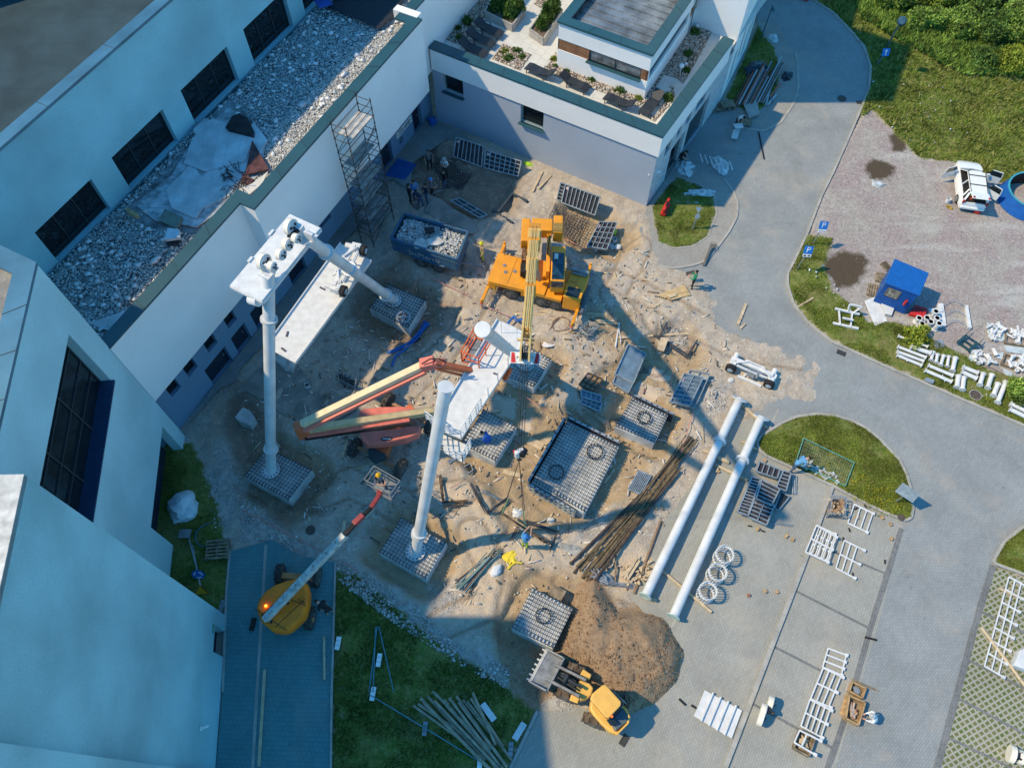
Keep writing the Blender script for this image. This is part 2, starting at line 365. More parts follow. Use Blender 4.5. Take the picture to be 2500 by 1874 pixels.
# ---- terrain height ----
def hf(x,y,noise=True):
    x=np.asarray(x,float); y=np.asarray(y,float)
    s=sdist(x,y,site); n1=fbm(x,y,.55,3); n2=fbm(x,y,2.6,8,4)
    ins=np.clip((s+(n1-.5)*1.1+(n2-.5)*.6)/.5,-1,1)
    z=np.where(ins>0,.05+.0*ins,-.06)
    h=np.where(s>-1.2,-.06+.13*np.clip(ins*.5+.5,0,1),-.06)
    core=np.clip(s/1.6,0,1)
    n3=fbm(x,y,5.5,19,2); rt=rutm(x,y); h=h+core*((n1-.5)*.40+(n2-.5)*.24+(n3-.5)*.09-rt*.09)
    pit=np.zeros_like(x)
    for k,p in BLKW.items():
        sp=sdist(x,y,p); r=(n1-.5)*1.2
        pit=np.maximum(pit,.5*np.clip((sp+1.1+r*1.3)/.5,0,1))
    for p,dp in((mud1,.42),(mud2,.4),(mud3,.55),(mud4,.6),(mud5,.38),(mud6,.22),(mud7,.4),(mud8,.35)):
        sp=sdist(x,y,p); pit=np.maximum(pit,dp*np.clip((sp+(n1-.5)*2.6+(n2-.5)*.8+.1)/.6,0,1))
    h=h-pit*np.clip(s/.8,0,1)+(n2-.5)*.05*(pit>.3)
    # soil heap
    ss=sdist(x,y,soilp); hp=np.clip((ss+.25+(n1-.5)*.5)/2.2,0,1); 
    heap=(1-(1-hp)**2)*1.15*(.7+.6*fbm(x,y,.5,31,3))+(fbm(x,y,3.5,21,4)-.5)*.35*np.clip(hp*4,0,1)
    h=np.where(ss>-.4,h*(1-np.clip(hp*3,0,1))+np.maximum(heap,0),h)
    # lawns are raised to the kerb top
    for p,dz in((isl1,.1),(isl2,.1),(lawn1,.08),(verge,.1),(field,.08),(towerg,.06),(grassB,.08),(grassL,.05),(gravel,.04)):
        sp=sdist(x,y,p); h=np.where((sp>0)&(s<.3),np.maximum(h,dz+(n2-.5)*.05+(n1-.5)*.06),h)
    h=h+np.where(np.hypot(x+15,y-21)<0,0,0)
    return h
def G(px,py,dz=0.0):
    z=0.0
    for i in range(3):
        p=P(px,py,z); z=float(hf(np.array([p.x]),np.array([p.y]))[0])
    p=P(px,py,z)
    if z<.03 and sdist(np.array([p.x]),np.array([p.y]),site)[0]<.25: z=.035
    return Vector((p.x,p.y,z+dz))
# ---- ground sheet ----
def build_ground():
    st=.15; x0,x1,y0,y1=-30,48,-2,62
    xs=np.arange(x0,x1+st,st); ys=np.arange(y0,y1+st,st); nx,ny=len(xs),len(ys)
    X,Y=np.meshgrid(xs,ys); x=X.ravel(); y=Y.ravel(); z=hf(x,y)
    V=np.stack([x,y,z],1); i=np.arange(nx-1)[None,:]+nx*np.arange(ny-1)[:,None]; i=i.ravel()
    F=np.stack([i,i+1,i+1+nx,i+nx],1)
    # skirt out to the horizon
    B=400; c=[(-B,-B),(B,-B),(B,B),(-B,B)]; k=len(V)
    V=np.concatenate([V,np.array([(a,b,-.06) for a,b in c]),np.array([(xs[0],ys[0],-.06),(xs[-1],ys[0],-.06),(xs[-1],ys[-1],-.06),(xs[0],ys[-1],-.06)])])
    F=np.concatenate([F,np.array([(k,k+1,k+5,k+4),(k+1,k+2,k+6,k+5),(k+2,k+3,k+7,k+6),(k+3,k,k+4,k+7)])])
    def ml(*ps): 
        m_=np.full(len(V),-9.0)
        for p in ps: m_=np.maximum(m_,sdist(V[:,0],V[:,1],p))
        return np.clip(m_,-3,3)
    m=ground_mat(); o=npmesh('ground',V,F,m,kind='structure',smooth=True)
    me=o.data
    pits=np.full(len(V),-9.0)
    for k_,p in BLKW.items(): pits=np.maximum(pits,sdist(V[:,0],V[:,1],p)+1.0)
    att={'m_grass':ml(isl1,isl2,lawn1,verge,field,towerg,grassB,grassL),'m_site':ml(site),'m_mud':np.clip(np.maximum(ml(mud1,mud2,mud6,mud8,mud4),pits),-3,3),
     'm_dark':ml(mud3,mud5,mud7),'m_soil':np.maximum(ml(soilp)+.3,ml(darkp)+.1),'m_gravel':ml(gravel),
     'm_rub':ml(*[PW(q) for q in RUBBLE])+.0,'m_tan':ml(PW([(1040,1320),(1100,1300),(1330,1330),(1330,1420),(1240,1400),(1210,1500),(1100,1515),(1040,1500)]),PW([(1130,1150),(1200,1200),(1340,1300),(1600,1340),(1600,1400),(1500,1460),(1420,1390),(1300,1340),(1100,1260),(1090,1180)])),
     'm_wet':ml(*WET),'m_rut':rutm(V[:,0],V[:,1])-.5,'m_patch':ml(*[PW(q) for q in PATCH])}
    for n_,a in att.items():
        at=me.attributes.new(n_,'FLOAT','POINT'); at.data.foreach_set('value',a.astype(np.float32))
    return o
RUBBLE=[[(790,1340),(880,1390),(1000,1470),(1100,1560),(1190,1600),(1250,1640),(1230,1680),(1120,1620),(960,1520),(830,1420),(790,1370)],
 [(1620,800),(1665,790),(1685,840),(1640,850),(1610,830)],[(1750,945),(1780,930),(1770,1000),(1720,1010),(1715,970)],
 [(1330,1700),(1390,1690),(1400,1740),(1350,1750)],[(1040,1430),(1120,1420),(1130,1490),(1060,1505)],
 [(540,1080),(600,1180),(560,1290),(520,1290),(500,1180)],[(590,1210),(700,1300),(820,1350),(800,1390),(700,1345),(590,1320)],
 [(1450,1230),(1500,1240),(1480,1340),(1400,1330),(1400,1300)]]
PATCH=[[(1590,890),(1640,900),(1640,925),(1600,925),(1575,905)],[(1540,945),(1560,925),(1600,940),(1625,950),(1600,975),(1545,975)],[(1180,1000),(1220,960),(1262,965),(1255,1020),(1235,1010)],[(1270,1020),(1300,1015),(1295,1045),(1265,1045)],
 [(1320,960),(1335,960),(1335,990),(1315,990)]]
def ground_mat():
    m=bpy.data.materials.new('ground_mat'); m.use_nodes=True; t=m.node_tree; b=t.nodes['Principled BSDF']; N=t.nodes.new; L=t.links.new
    b.inputs['Roughness'].default_value=.95; b.inputs['Specular IOR Level'].default_value=.15
    g=N('ShaderNodeNewGeometry'); pos=g.outputs['Position']
    def noise(sc,det=8,rough=.6,off=0,dist=0):
        n=N('ShaderNodeTexNoise'); n.inputs['Scale'].default_value=sc; n.inputs['Detail'].default_value=det; n.inputs['Roughness'].default_value=rough; n.inputs['Distortion'].default_value=dist
        if off:
            mp=N('ShaderNodeMapping'); mp.inputs['Location'].default_value=(off,off*2,0); L(pos,mp.inputs['Vector']); L(mp.outputs[0],n.inputs['Vector'])
        else: L(pos,n.inputs['Vector'])
        return n.outputs['Fac']
    def mr(s,a,b_,c=0.0,d=1.0):
        r=N('ShaderNodeMapRange'); r.inputs[1].default_value=a; r.inputs[2].default_value=b_; r.inputs[3].default_value=c; r.inputs[4].default_value=d; L(s,r.inputs[0]); return r.outputs[0]
    def mix(f,a,b_):
        x=N('ShaderNodeMix'); x.data_type='RGBA'
        if isinstance(f,float): x.inputs[0].default_value=f
        else: L(f,x.inputs[0])
        for s,i in((a,6),(b_,7)):
            if isinstance(s,tuple): x.inputs[i].default_value=(*s,1)
            else: L(s,x.inputs[i])
        return x.outputs[2]
    def math_(op,a,b_):
        x=N('ShaderNodeMath'); x.operation=op
        for s,i in((a,0),(b_,1)):
            if isinstance(s,(float,int)): x.inputs[i].default_value=s
            else: L(s,x.inputs[i])
        return x.outputs[0]
    def mask(name,amp=1.0,soft=.12,sc=1.4,off=0,bias=0.0):
        a=N('ShaderNodeAttribute'); a.attribute_name=name
        n=noise(sc,9,.65,off); s=math_('ADD',a.outputs['Fac'],math_('MULTIPLY',math_('SUBTRACT',n,.5-bias),amp*2))
        return mr(s,-soft,soft)
    vor=N('ShaderNodeTexVoronoi'); vor.inputs['Scale'].default_value=11; L(pos,vor.inputs['Vector'])
    vsep=N('ShaderNodeSeparateColor'); L(vor.outputs['Color'],vsep.inputs[0])
    vor2=N('ShaderNodeTexVoronoi'); vor2.inputs['Scale'].default_value=5.5; L(pos,vor2.inputs['Vector'])
    v2=N('ShaderNodeSeparateColor'); L(vor2.outputs['Color'],v2.inputs[0])
    nA=noise(.5,10,.7); nB=noise(7,8,.7,3); nC=noise(2.0,10,.72,7,.6)
    # dry dirt
    dirt=mix(mr(nA,.38,.62),(.47,.405,.33),(.345,.29,.235)); dirt=mix(mr(nC,.45,.7,0,.75),dirt,(.51,.465,.41)); dirt=mix(mr(nB,.5,.75,0,.55),dirt,(.27,.22,.17))
    peb=mr(vsep.outputs[0],.93,.96); dirt=mix(math_('MULTIPLY',peb,.45),dirt,(.62,.58,.53))
    peb2=mr(vsep.outputs[1],.93,.96); dirt=mix(math_('MULTIPLY',peb2,.4),dirt,(.2,.17,.15))
    tan=mix(mr(nC,.35,.65),(.58,.48,.36),(.49,.385,.275)); dirt=mix(math_('MULTIPLY',mask('m_tan',1.0,.5,1.1,2),.8),dirt,tan)
    mud=mix(mr(nC,.35,.62),(.43,.33,.21),(.31,.225,.145)); mud=mix(mr(noise(.9,6,.6,15),.5,.62,0,.8),mud,(.37,.275,.17))
    dirt=mix(mask('m_mud',.9,.35,1.0,5),dirt,mud)
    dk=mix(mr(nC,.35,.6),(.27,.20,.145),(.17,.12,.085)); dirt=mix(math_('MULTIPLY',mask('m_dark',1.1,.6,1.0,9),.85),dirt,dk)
    dirt=mix(mask('m_patch',.25,.03,2.2,4),dirt,(.50,.42,.34))
    rub=mix(mr(v2.outputs[0],.2,.8),(.44,.43,.41),(.30,.28,.26)); dirt=mix(math_('MULTIPLY',mask('m_rub',.9,.35,1.6,6),.8),dirt,rub)
    dirt=mix(math_('MULTIPLY',mask('m_rut',.35,.3,5.0,3),.85),dirt,(.26,.205,.155))
    dirt=mix(mr(noise(3.6,9,.75,21,.5),.56,.66,0,.6),dirt,(.55,.51,.45)); dirt=mix(mr(noise(4.4,9,.75,27,.5),.57,.66,0,.6),dirt,(.26,.21,.16))
    soil=mix(mr(nB,.35,.65),(.33,.235,.155),(.24,.165,.105)); soil=mix(mr(nC,.5,.7,0,.6),soil,(.44,.33,.225)); dirt=mix(mask('m_soil',.3,.08,3,8),dirt,soil)
    # grass soil
    gr=mix(mr(nC,.4,.6),(.10,.155,.028),(.19,.195,.055)); gr=mix(mr(nB,.45,.6,0,.6),gr,(.06,.095,.018)); gr=mix(mr(noise(3.1,8,.7,33),.52,.62,0,.6),gr,(.27,.26,.10)); gr=mix(mr(nA,.5,.66,0,.7),gr,(.20,.17,.07)); gr=mix(mr(noise(1.1,9,.7,30),.62,.72),gr,(.26,.21,.14))
    # gravel lot: pink-grey chippings with pale streaks
    gv=mix(mr(noise(.35,8,.6,11,.8),.42,.6),(.31,.255,.245),(.34,.315,.285)); 
    mp=N('ShaderNodeMapping'); mp.inputs['Rotation'].default_value=(0,0,R(25)); mp.inputs['Scale'].default_value=(.16,.7,1); L(pos,mp.inputs['Vector'])
    ns=N('ShaderNodeTexNoise'); ns.inputs['Scale'].default_value=1.0; ns.inputs['Detail'].default_value=9; ns.inputs['Roughness'].default_value=.62; L(mp.outputs[0],ns.inputs['Vector'])
    gv=mix(mr(ns.outputs['Fac'],.53,.68,0,.9),gv,(.44,.43,.41)); gv=mix(mr(vsep.outputs[2],.55,1,0,.5),gv,(.5,.47,.45)); gv=mix(mr(vsep.outputs[0],.7,1,0,.5),gv,(.15,.13,.13))
    c=mix(mask('m_gravel',.5,.15,1.2,12),dirt,gv)
    c=mix(mask('m_wet',.5,.16,1.6,17),c,(.085,.065,.045))
    c=mix(mask('m_grass',.45,.1,1.8,14),c,gr)
    sm=N('ShaderNodeAttribute'); sm.attribute_name='m_site'
    L(c,b.inputs['Base Color'])
    nb=N('ShaderNodeBump'); nb.inputs['Strength'].default_value=.9; nb.inputs['Distance'].default_value=.07
    hsum=math_('ADD',math_('MULTIPLY',nC,1.0),math_('MULTIPLY',nB,.45)); hsum=math_('ADD',hsum,math_('MULTIPLY',math_('SUBTRACT',1.0,vor.outputs['Distance']),.25))
    L(hsum,nb.inputs['Height']); L(nb.outputs[0],b.inputs['Normal'])
    return m
build_ground()
# ---- paved surfaces ----
WD=(-.4594,-.8882); ROT=-math.atan2(.8882,.4594)
dirtc=(.46,.38,.29)
ROAD=paver('road_pavers',(.28,.30,.305),(.245,.265,.27),(.185,.19,.19),.22,.11,ROT+R(20),.16,dirtc,.35)
PARK=paver('parking_pavers',(.34,.34,.31),(.30,.30,.275),(.235,.225,.2),.22,.11,ROT,.14,dirtc,.35)
WALK=paver('walk_pavers',(.33,.325,.305),(.285,.28,.265),(.18,.17,.15),.2,.1,ROT,.14,dirtc,.4)
DRIVE=paver('driveway_pavers',(.10,.25,.27),(.085,.22,.24),(.06,.15,.16),.22,.2,0.03,.12,(.3,.26,.2),.25)  # paver colours tinted blue to carry the driveway's shade
CONC=mat('concrete',(.40,.39,.37),.9,var=.12,scale=1.2,bump=.3,bscale=30,fine=.12)
KERB=mat('kerb_concrete',(.40,.385,.35),.9,var=.12,scale=1.5,bump=.2)
def sheet(name,pts,z,m,world=False,kind='structure',dens=None):
    poly=pts if world else PW(pts,0)
    bm=bmesh.new(); vs=[bm.verts.new((a,b,z)) for a,b in poly]; f=bm.faces.new(vs); bmesh.ops.triangulate(bm,faces=[f])
    me=bpy.data.meshes.new(name); bm.normal_update(); bm.to_mesh(me)
    if me.polygons and me.polygons[0].normal.z<0: me.flip_normals()
    bm.free(); me.materials.append(m); o=bpy.data.objects.new(name,me); COL.objects.link(o); o['kind']=kind; return o
road=[(1830,-60)]+kerbR[:]+[(2560,1255),(2500,1280),(2448,1320),(2424,1361),(2422,1378),(2260,1960),(1205,1960),(1246,1874),(1312,1735),(1370,1735),(1480,1700),(1600,1650),(1600,1540),(1560,1480),(1520,1440),(1600,1300),(1700,1170),(1790,1050),(1860,985),(1960,950),(1960,890),(1860,850),(1730,790),(1700,740),(1680,700),(1600,650),(1560,560),(1590,480),(1640,400),(1700,330),(1760,250),(1850,60)]
sheet('road',road,.02,ROAD)
sheet('parking_lot',[(1312,1735),(1370,1735),(1480,1700),(1600,1650),(1600,1540),(1560,1480),(1520,1440),(1600,1300),(1700,1170),(1790,1050),(1835,1010),(1860,1115),(1941,1149),(2029,1189),(2127,1240),(2205,1275),(2150,1500),(2040,1874),(2015,1960),(1205,1960),(1246,1874)],.024,PARK)
sheet('sidewalk',[(1580,510),(1650,400),(1766,436),(1800,494),(1797,533),(1762,590),(1731,630),(1690,649),(1646,656),(1600,650),(1590,600)],.06,WALK)
sheet('forecourt',[(1578,505),(1640,380),(1755,256),(1820,290),(1866,320),(1905,301),(1932,262),(1949,212),(1947,166),(1930,120),(1900,60),(1855,55),(1780,180)],.028,WALK)
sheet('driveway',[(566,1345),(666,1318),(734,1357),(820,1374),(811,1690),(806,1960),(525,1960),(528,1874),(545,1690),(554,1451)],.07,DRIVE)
sheet('wing_path',[(450,1050),(525,942),(971,380),(1040,297),(1130,325),(1150,350),(1090,345),(1010,400),(1000,470),(960,440),(900,480),(900,540),(830,600),(700,790),(640,850),(590,900),(575,935),(540,950)],.15,paver('path_slabs',(.24,.27,.27),(.2,.235,.24),(.13,.14,.14),.5,.5,ROT,.2,(.33,.28,.22),.6))
# sett strips between parking bays and road edge lines
DK=paver('dark_setts',(.17,.18,.19),(.12,.13,.14),(.24,.23,.2),.12,.12,ROT,.25)
def strip(name,a,b,w,z,m):
    A=P(*a);B=P(*b);d=(B-A).normalized();s=Vector((-d.y,d.x,0))*w/2
    return sheet(name,[(A-s)[:2],(B-s)[:2],(B+s)[:2],(A+s)[:2]],z,m,world=True)
for i,(a,b) in enumerate([((2030,1345),(2170,1403)),((1938,1440),(2124,1534)),((1886,1576),(2010,1640)),((1832,1714),(2032,1825))]): strip('parking_line',a,b,.12,.029,DK)
def poly_strip(name,pts,w,z,m):
    A=[P(*p) for p in pts]; l=[];r=[]
    for i,p in enumerate(A):
        d=(A[min(i+1,len(A)-1)]-A[max(i-1,0)]).normalized(); s=Vector((-d.y,d.x,0))*w/2; l.append((p+s)[:2]); r.append((p-s)[:2])
    return sheet(name,l+r[::-1],z,m,world=True)
poly_strip('parking_edge',[(2200,1290),(2160,1420),(2124,1534),(2095,1640),(2060,1760),(2020,1874),(2000,1930)],.26,.033,DK)
poly_strip('lot_edge',[(2424,1380),(2390,1490),(2350,1640),(2287,1874),(2262,1960)],.3,.033,DK)
poly_strip('drain_channel',[(650,1330),(641,1480),(628,1690),(618,1874),(614,1960)],.14,.075,KERB)
for a,b in [((1480,1450),(1640,1610)),((1900,1000),(1640,1530))][1:]: poly_strip('paving_band',[a,b],.12,.029,KERB)
def kerb(pts,label_unused=None,w=.14,h=.13,z=0.0,name='kerb',closed=False,step=.8):
    A=[P(*p) for p in pts]
    if closed: A.append(A[0])
    mb=MB()
    for a,b in zip(A[:-1],A[1:]):
        n_=max(1,int((b-a).length/step))
        for i in range(n_):
            p=a.lerp(b,i/n_);q=a.lerp(b,(i+1)/n_); e=(q-p).normalized()*.006
            mb.beam(p+e+Vector((0,0,z+h/2)),q-e+Vector((0,0,z+h/2)),w,h+random.uniform(-.006,.006))
    return mb.build(name,KERB,kind='structure')
kerb(kerbR,step=1.0)
kerb([(1848,1080),(1859,1064),(1907,1034),(1945,1018),(1992,1012),(2036,1016),(2076,1027),(2112,1046),(2144,1071),(2195,1125),(2212,1160),(2223,1200),(2227,1240),(2223,1264),(2210,1271),(2180,1260),(2127,1237),(2029,1186),(1941,1146),(1873,1115),(1851,1099)],closed=True)
kerb([(2560,1262),(2500,1283),(2450,1322),(2426,1363),(2424,1375),(2500,1403),(2560,1425)])
kerb([(1766,436),(1790,470),(1800,494),(1800,515),(1797,533),(1780,565),(1762,590),(1731,630),(1712,642),(1690,649),(1646,656),(1604,650)],h=.09)
kerb([(1650,430),(1700,448),(1742,478),(1750,520),(1729,578),(1690,604),(1640,608)],h=.09,w=.08)
kerb([(1942,130),(1947,166),(1949,212),(1943,240),(1932,262),(1905,301),(1866,320),(1824,316)],h=.06)
kerb([(1769,1874),(1840,1690),(1880,1585),(1958,1384),(2030,1190)],w=.2,h=.12,z=.02); kerb([(1769,1874),(1740,1950)],w=.2,h=.12,z=.02)
kerb([(1312,1735),(1246,1874),(1210,1950)],h=.1); kerb([(820,1374),(811,1690),(808,1950)],h=.13,w=.1); kerb([(563,1342),(554,1451),(545,1690)],h=.13,w=.1)
kerb([(2424,1375),(2427,1378)],h=.1)
# grass-filled paving grid of the second car park
gm=paver('grid_pavers',(.30,.29,.25),(.27,.26,.22),(.085,.12,.03),.40,.40,ROT+R(38),.15); 
for n_ in gm.node_tree.nodes:
    if n_.type=='TEX_BRICK': n_.inputs['Mortar Size'].default_value=.07; n_.inputs['Mortar Smooth'].default_value=.2; n_.offset=.0; 
    if n_.type=='TEX_BRICK': n_.inputs['Color1'].default_value=(.10,.135,.04,1); n_.inputs['Color2'].default_value=(.16,.16,.07,1); n_.inputs['Mortar'].default_value=(.33,.32,.27,1); n_.inputs['Brick Width'].default_value=.26; n_.inputs['Row Height'].default_value=.22; n_.inputs['Mortar Size'].default_value=.045
sheet('grass_parking',[(2422,1380),(2560,1434),(2560,1960),(2258,1960)],.026,gm)
for i,(a,b) in enumerate([((2390,1490),(2500,1545)),((2362,1610),(2500,1680)),((2340,1705),(2500,1790)),((2315,1800),(2470,1874))]): strip('bay_line',a,b,.12,.034,DK)
# grass blades
GRM=islandmat('grass_blades',[(.08,.14,.02),(.15,.22,.03),(.23,.29,.05),(.13,.18,.03),(.30,.28,.09)],.7,.2,nscale=.8,namt=.45)
def lawn(poly,n,h,z=.06,w=.022,margin=.05,name='grass',m=None,bare=.0,lo=.04):
    def dn(x,y): return np.clip((fbm(x,y,.7,41,4)-.36-bare)*5,lo,1)
    pts=scatter(poly,n,margin,dn); zz=hf(pts[:,0],pts[:,1])-.01
    return blades_np(name,pts,zz,h,m or GRM,w,2,.7,kind='stuff')
def lab(o,**k): return tag(o,**k)
lawn(isl1,16000,.09); lawn(isl2,3000,.08); lawn(verge,14000,.10,bare=.06); lawn(lawn1,4500,.09,bare=.05); lawn(towerg,3000,.12)
lawn(grassB,15000,.09,bare=.03,m=islandmat('shade_toned_grass',[(.05,.09,.015),(.09,.14,.02),(.12,.16,.03)],.7,.2,nscale=.8,namt=.45)); lawn(grassL,5000,.08,bare=.12)  # bottom lawn: darker blade colours paint in the shade lying there
lawn(field,60000,.20,w=.035,lo=.3); lawn(field,9000,.30,w=.04,bare=.1,m=islandmat('field_straw',[(.34,.33,.10),(.26,.30,.06),(.42,.38,.16)],.7))
WHITE=mat('white_render',(.84,.84,.84),.9,var=.035,scale=.35,bump=.25,bscale=60,fine=.05,fscale=25)
WHITE2=mat('white_render_shade_tint',(.46,.67,.72),.9,var=.10,scale=.3,bump=.25,bscale=60,fine=.06,fscale=22)  # white render with the blue of the shade mixed into its colour
WHITE3=mat('white_render_shade_blue',(.30,.56,.64),.9,var=.13,scale=.3,bump=.25,bscale=60,fine=.07,fscale=22)  # white walls again, shade painted in as a deeper blue
BLUEG=mat('blue_grey_render',(.38,.44,.54),.9,var=.04,scale=.4,bump=.25,bscale=60,fine=.06,fscale=25)
BLUED=mat('dark_blue_grey_render',(.16,.27,.40),.9,var=.05,scale=.4,bump=.2,bscale=60,fine=.05)
COPE=mat('slate_metal_coping',(.022,.085,.11),.45,var=.08,scale=.8,spec=.5,fine=.05)
COPE2=mat('light_metal_coping',(.08,.21,.30),.4,.3,var=.15,scale=.7,fine=.05)
GLASS=mat('dark_glass',(.012,.016,.02),.06,var=.2,spec=.6)
GLASSW=mat('pale_blind_glass',(.25,.26,.27),.1,var=.35,scale=2,spec=.6)
FRAME=mat('window_frame_dark',(.03,.045,.055),.5,var=.1)
FRAMEL=mat('window_frame_light',(.22,.32,.34),.5,var=.1)
DOORM=mat('dark_door',(.018,.03,.055),.6,var=.2)
ROOFM=stripemat('roof_membrane',(.035,.07,.085),(.015,.035,.045),.9,1,.985,rough=.9,var=.2,scale=.6,bump=.2)
WOOD=mat('timber',(.52,.34,.17),.8,var=.2,scale=4,fine=.15)
WOODO=mat('old_timber',(.30,.235,.16),.85,var=.25,scale=4,fine=.15)
WOODP=mat('pale_timber',(.60,.47,.31),.8,var=.15,scale=4,fine=.12)
BRICKW=stripemat('cedar_cladding',(.34,.16,.08),(.14,.06,.03),9,2,.85,rough=.8,var=.2)
STONES=islandmat('river_stones',[(.42,.36,.30),(.55,.50,.42),(.28,.22,.18),(.45,.33,.26),(.62,.58,.5),(.33,.30,.27)],.7)
RUBB=islandmat('rubble_stone',[(.40,.42,.43),(.62,.63,.63),(.26,.28,.29),(.50,.51,.50),(.72,.73,.73),(.38,.38,.37)],.9)
TERR=paver('terrace_slabs',(.60,.585,.54),(.55,.54,.50),(.34,.33,.31),.55,.55,ROT,.12,None,0,.3)
b0=Vector((-17.98,18.32,0)); dW=Vector((.4594,.8882,0)); nW=Vector((.8882,-.4594,0))
def WV(o,a,z): return b0+nW*o+dW*a+Vector((0,0,z))
def wall_open(mb,o,ux,un,a0,a1,z0,z1,ops,depth=.2):
    """wall face from a0..a1 with rectangular openings (a,b,z,zz) and reveals"""
    A=sorted({a0,a1,*[q for p in ops for q in p[:2]]}); Z=sorted({z0,z1,*[q for p in ops for q in p[2:4]]})
    A=[q for q in A if a0<=q<=a1]; Z=[q for q in Z if z0<=q<=z1]
    V=lambda a,z,d=0: o+ux*a-un*d+Vector((0,0,z))
    for i in range(len(A)-1):
        for j in range(len(Z)-1):
            ca=(A[i]+A[i+1])/2; cz=(Z[j]+Z[j+1])/2
            if any(p[0]<ca<p[1] and p[2]<cz<p[3] for p in ops): continue
            mb.quad(V(A[i],Z[j]),V(A[i+1],Z[j]),V(A[i+1],Z[j+1]),V(A[i],Z[j+1]))
    for a,b,c,d in [p[:4] for p in ops]:
        mb.quad(V(a,c),V(a,d),V(a,d,depth),V(a,c,depth)); mb.quad(V(b,c),V(b,c,depth),V(b,d,depth),V(b,d))
        mb.quad(V(a,d),V(b,d),V(b,d,depth),V(a,d,depth)); mb.quad(V(a,c),V(a,c,depth),V(b,c,depth),V(b,c))
def window(par,o,ux,un,a,b,c,d,depth=.2,cols=2,rows=1,glass=None,frame=None,name='window',fw=.05,sill=False):
    V=lambda x,z,q=0: o+ux*x-un*q+Vector((0,0,z))
    mb=MB(); g=depth-.03
    mb.beam(V(a,c+fw/2,g-.02),V(b,c+fw/2,g-.02),.06,fw); mb.beam(V(a,d-fw/2,g-.02),V(b,d-fw/2,g-.02),.06,fw)
    for i in range(cols+1):
        x=a+fw/2+(b-a-fw)*i/cols
        mb.beam(V(x,c+fw,g-.02),V(x,d-fw,g-.02),fw,.06,up=un)
    for j in range(1,rows):
        z=c+(d-c)*j/rows; mb.beam(V(a+fw,z,g-.02),V(b-fw,z,g-.02),.05,fw*.8)
    f=mb.build(name,frame or FRAME,par,world=True)
    gm_=MB(); gm_.quad(V(a,c,g),V(b,c,g),V(b,d,g),V(a,d,g))
    W=worldmat(par); pane=gm_.build('pane',glass or GLASS,None)
    pane.data.transform(W.inverted()); pane.parent=f
    if sill:
        s=MB(); s.box(V((a+b)/2,c-.02,-.08),((b-a)+.16,.34,.04),rz=math.atan2(ux.y,ux.x)); q=s.build('sill',sill,None); q.data.transform(W.inverted()); q.parent=f
    return f
def coping(mb,pts,w,z,h=.12,left=True,seams=1.6,seamb=None):
    """metal cap along outer line pts, laid towards its left side"""
    n=len(pts); P_=[Vector((p[0],p[1],0)) for p in pts]; inn=[]
    for i in range(n):
        ds=[]
        if i>0: ds.append((P_[i]-P_[i-1]).normalized())
        if i<n-1: ds.append((P_[i+1]-P_[i]).normalized())
        nn=[Vector((-d.y,d.x,0)) if left else Vector((d.y,-d.x,0)) for d in ds]
        v=sum(nn,Vector())/len(nn); v/=max(.3,v.length_squared); inn.append(P_[i]+v*w)
    for i in range(n-1):
        a,b,c,d=P_[i],P_[i+1],inn[i+1],inn[i]; Zt=Vector((0,0,z)); Zb=Vector((0,0,z-h))
        mb.add([a+Zb,b+Zb,c+Zb,d+Zb,a+Zt,b+Zt,c+Zt,d+Zt],[(4,5,6,7) if not left else (4,5,6,7),(0,1,5,4),(2,3,7,6),(0,4,7,3),(1,2,6,5)])
        L=(b-a).length; k=int(L/seams)
        if seamb:
            for j in range(1,k+1):
                mb.cur=1
                p=a.lerp(b,j/(k+1)); q=d.lerp(c,j/(k+1)); seamb.beam(p+Vector((0,0,z+.006)),q+Vector((0,0,z+.006)),.02,.016)
                mb.cur=0
    return inn
XZ=Vector((0,0,1))
# ================= low wing =================
wing=thing('wing_building','long white wing with rubble strewn flat roof and dark blue ground floor','building',(b0.x,b0.y,0))
ops=[(.74,1.46,2.32,3.22),(2.1,2.85,2.31,3.22),(3.79,4.55,2.32,3.22),(5.5,6.25,2.32,3.22),(3.0,4.76,.02,1.6),(5.3,6.5,.02,1.6),(7.1,8.3,.02,1.7),(10.6,12.1,.02,1.9),(14.1,15.22,1.55,1.85),(20.9,22.1,.02,2.2),(24.8,25.85,.02,1.9)]
mb=MB(); wall_open(mb,WV(0,0,0),dW,nW,-1.6,27.2,-.6,4.0,ops,.3); mb.build('lower_wall',BLUED,wing,world=True)
for i,(a,b,c,d) in enumerate(ops):
    if c<1: 
        mb=MB(); mb.quad(WV(-.27,a,c),WV(-.27,b,c),WV(-.27,b,d),WV(-.27,a,d)); dd=mb.build('door',DOORM,wing,world=True)
        mb=MB(); mb.box(WV(-.24,b-.2,(c+d)/2),(.05,.12,.05)); h_=mb.build('handle',FRAMEL,None); h_.data.transform(worldmat(wing).inverted()); h_.parent=dd
    else: window(wing,WV(0,0,0),dW,nW,a,b,c,d,.3,1)
# white upper walls, soffit
OF=[(-1.2,9.12,.55),(9.12,25.1,1.40),(25.1,44,.6)]
mb=MB()
for a,b,o in OF:
    if a<0: a=-.23
    mb.quad(WV(o,a,4.0),WV(o,b,4.0),WV(o,b,9.0),WV(o,a,9.0)); mb.quad(WV(-.1,a,4.0),WV(-.1,b,4.0),WV(o,b,4.0),WV(o,a,4.0))
mb.quad(WV(.55,9.12,4),WV(1.4,9.12,4),WV(1.4,9.12,9),WV(.55,9.12,9)); mb.quad(WV(1.4,25.1,4),WV(.6,25.1,4),WV(.6,25.1,9),WV(1.4,25.1,9))
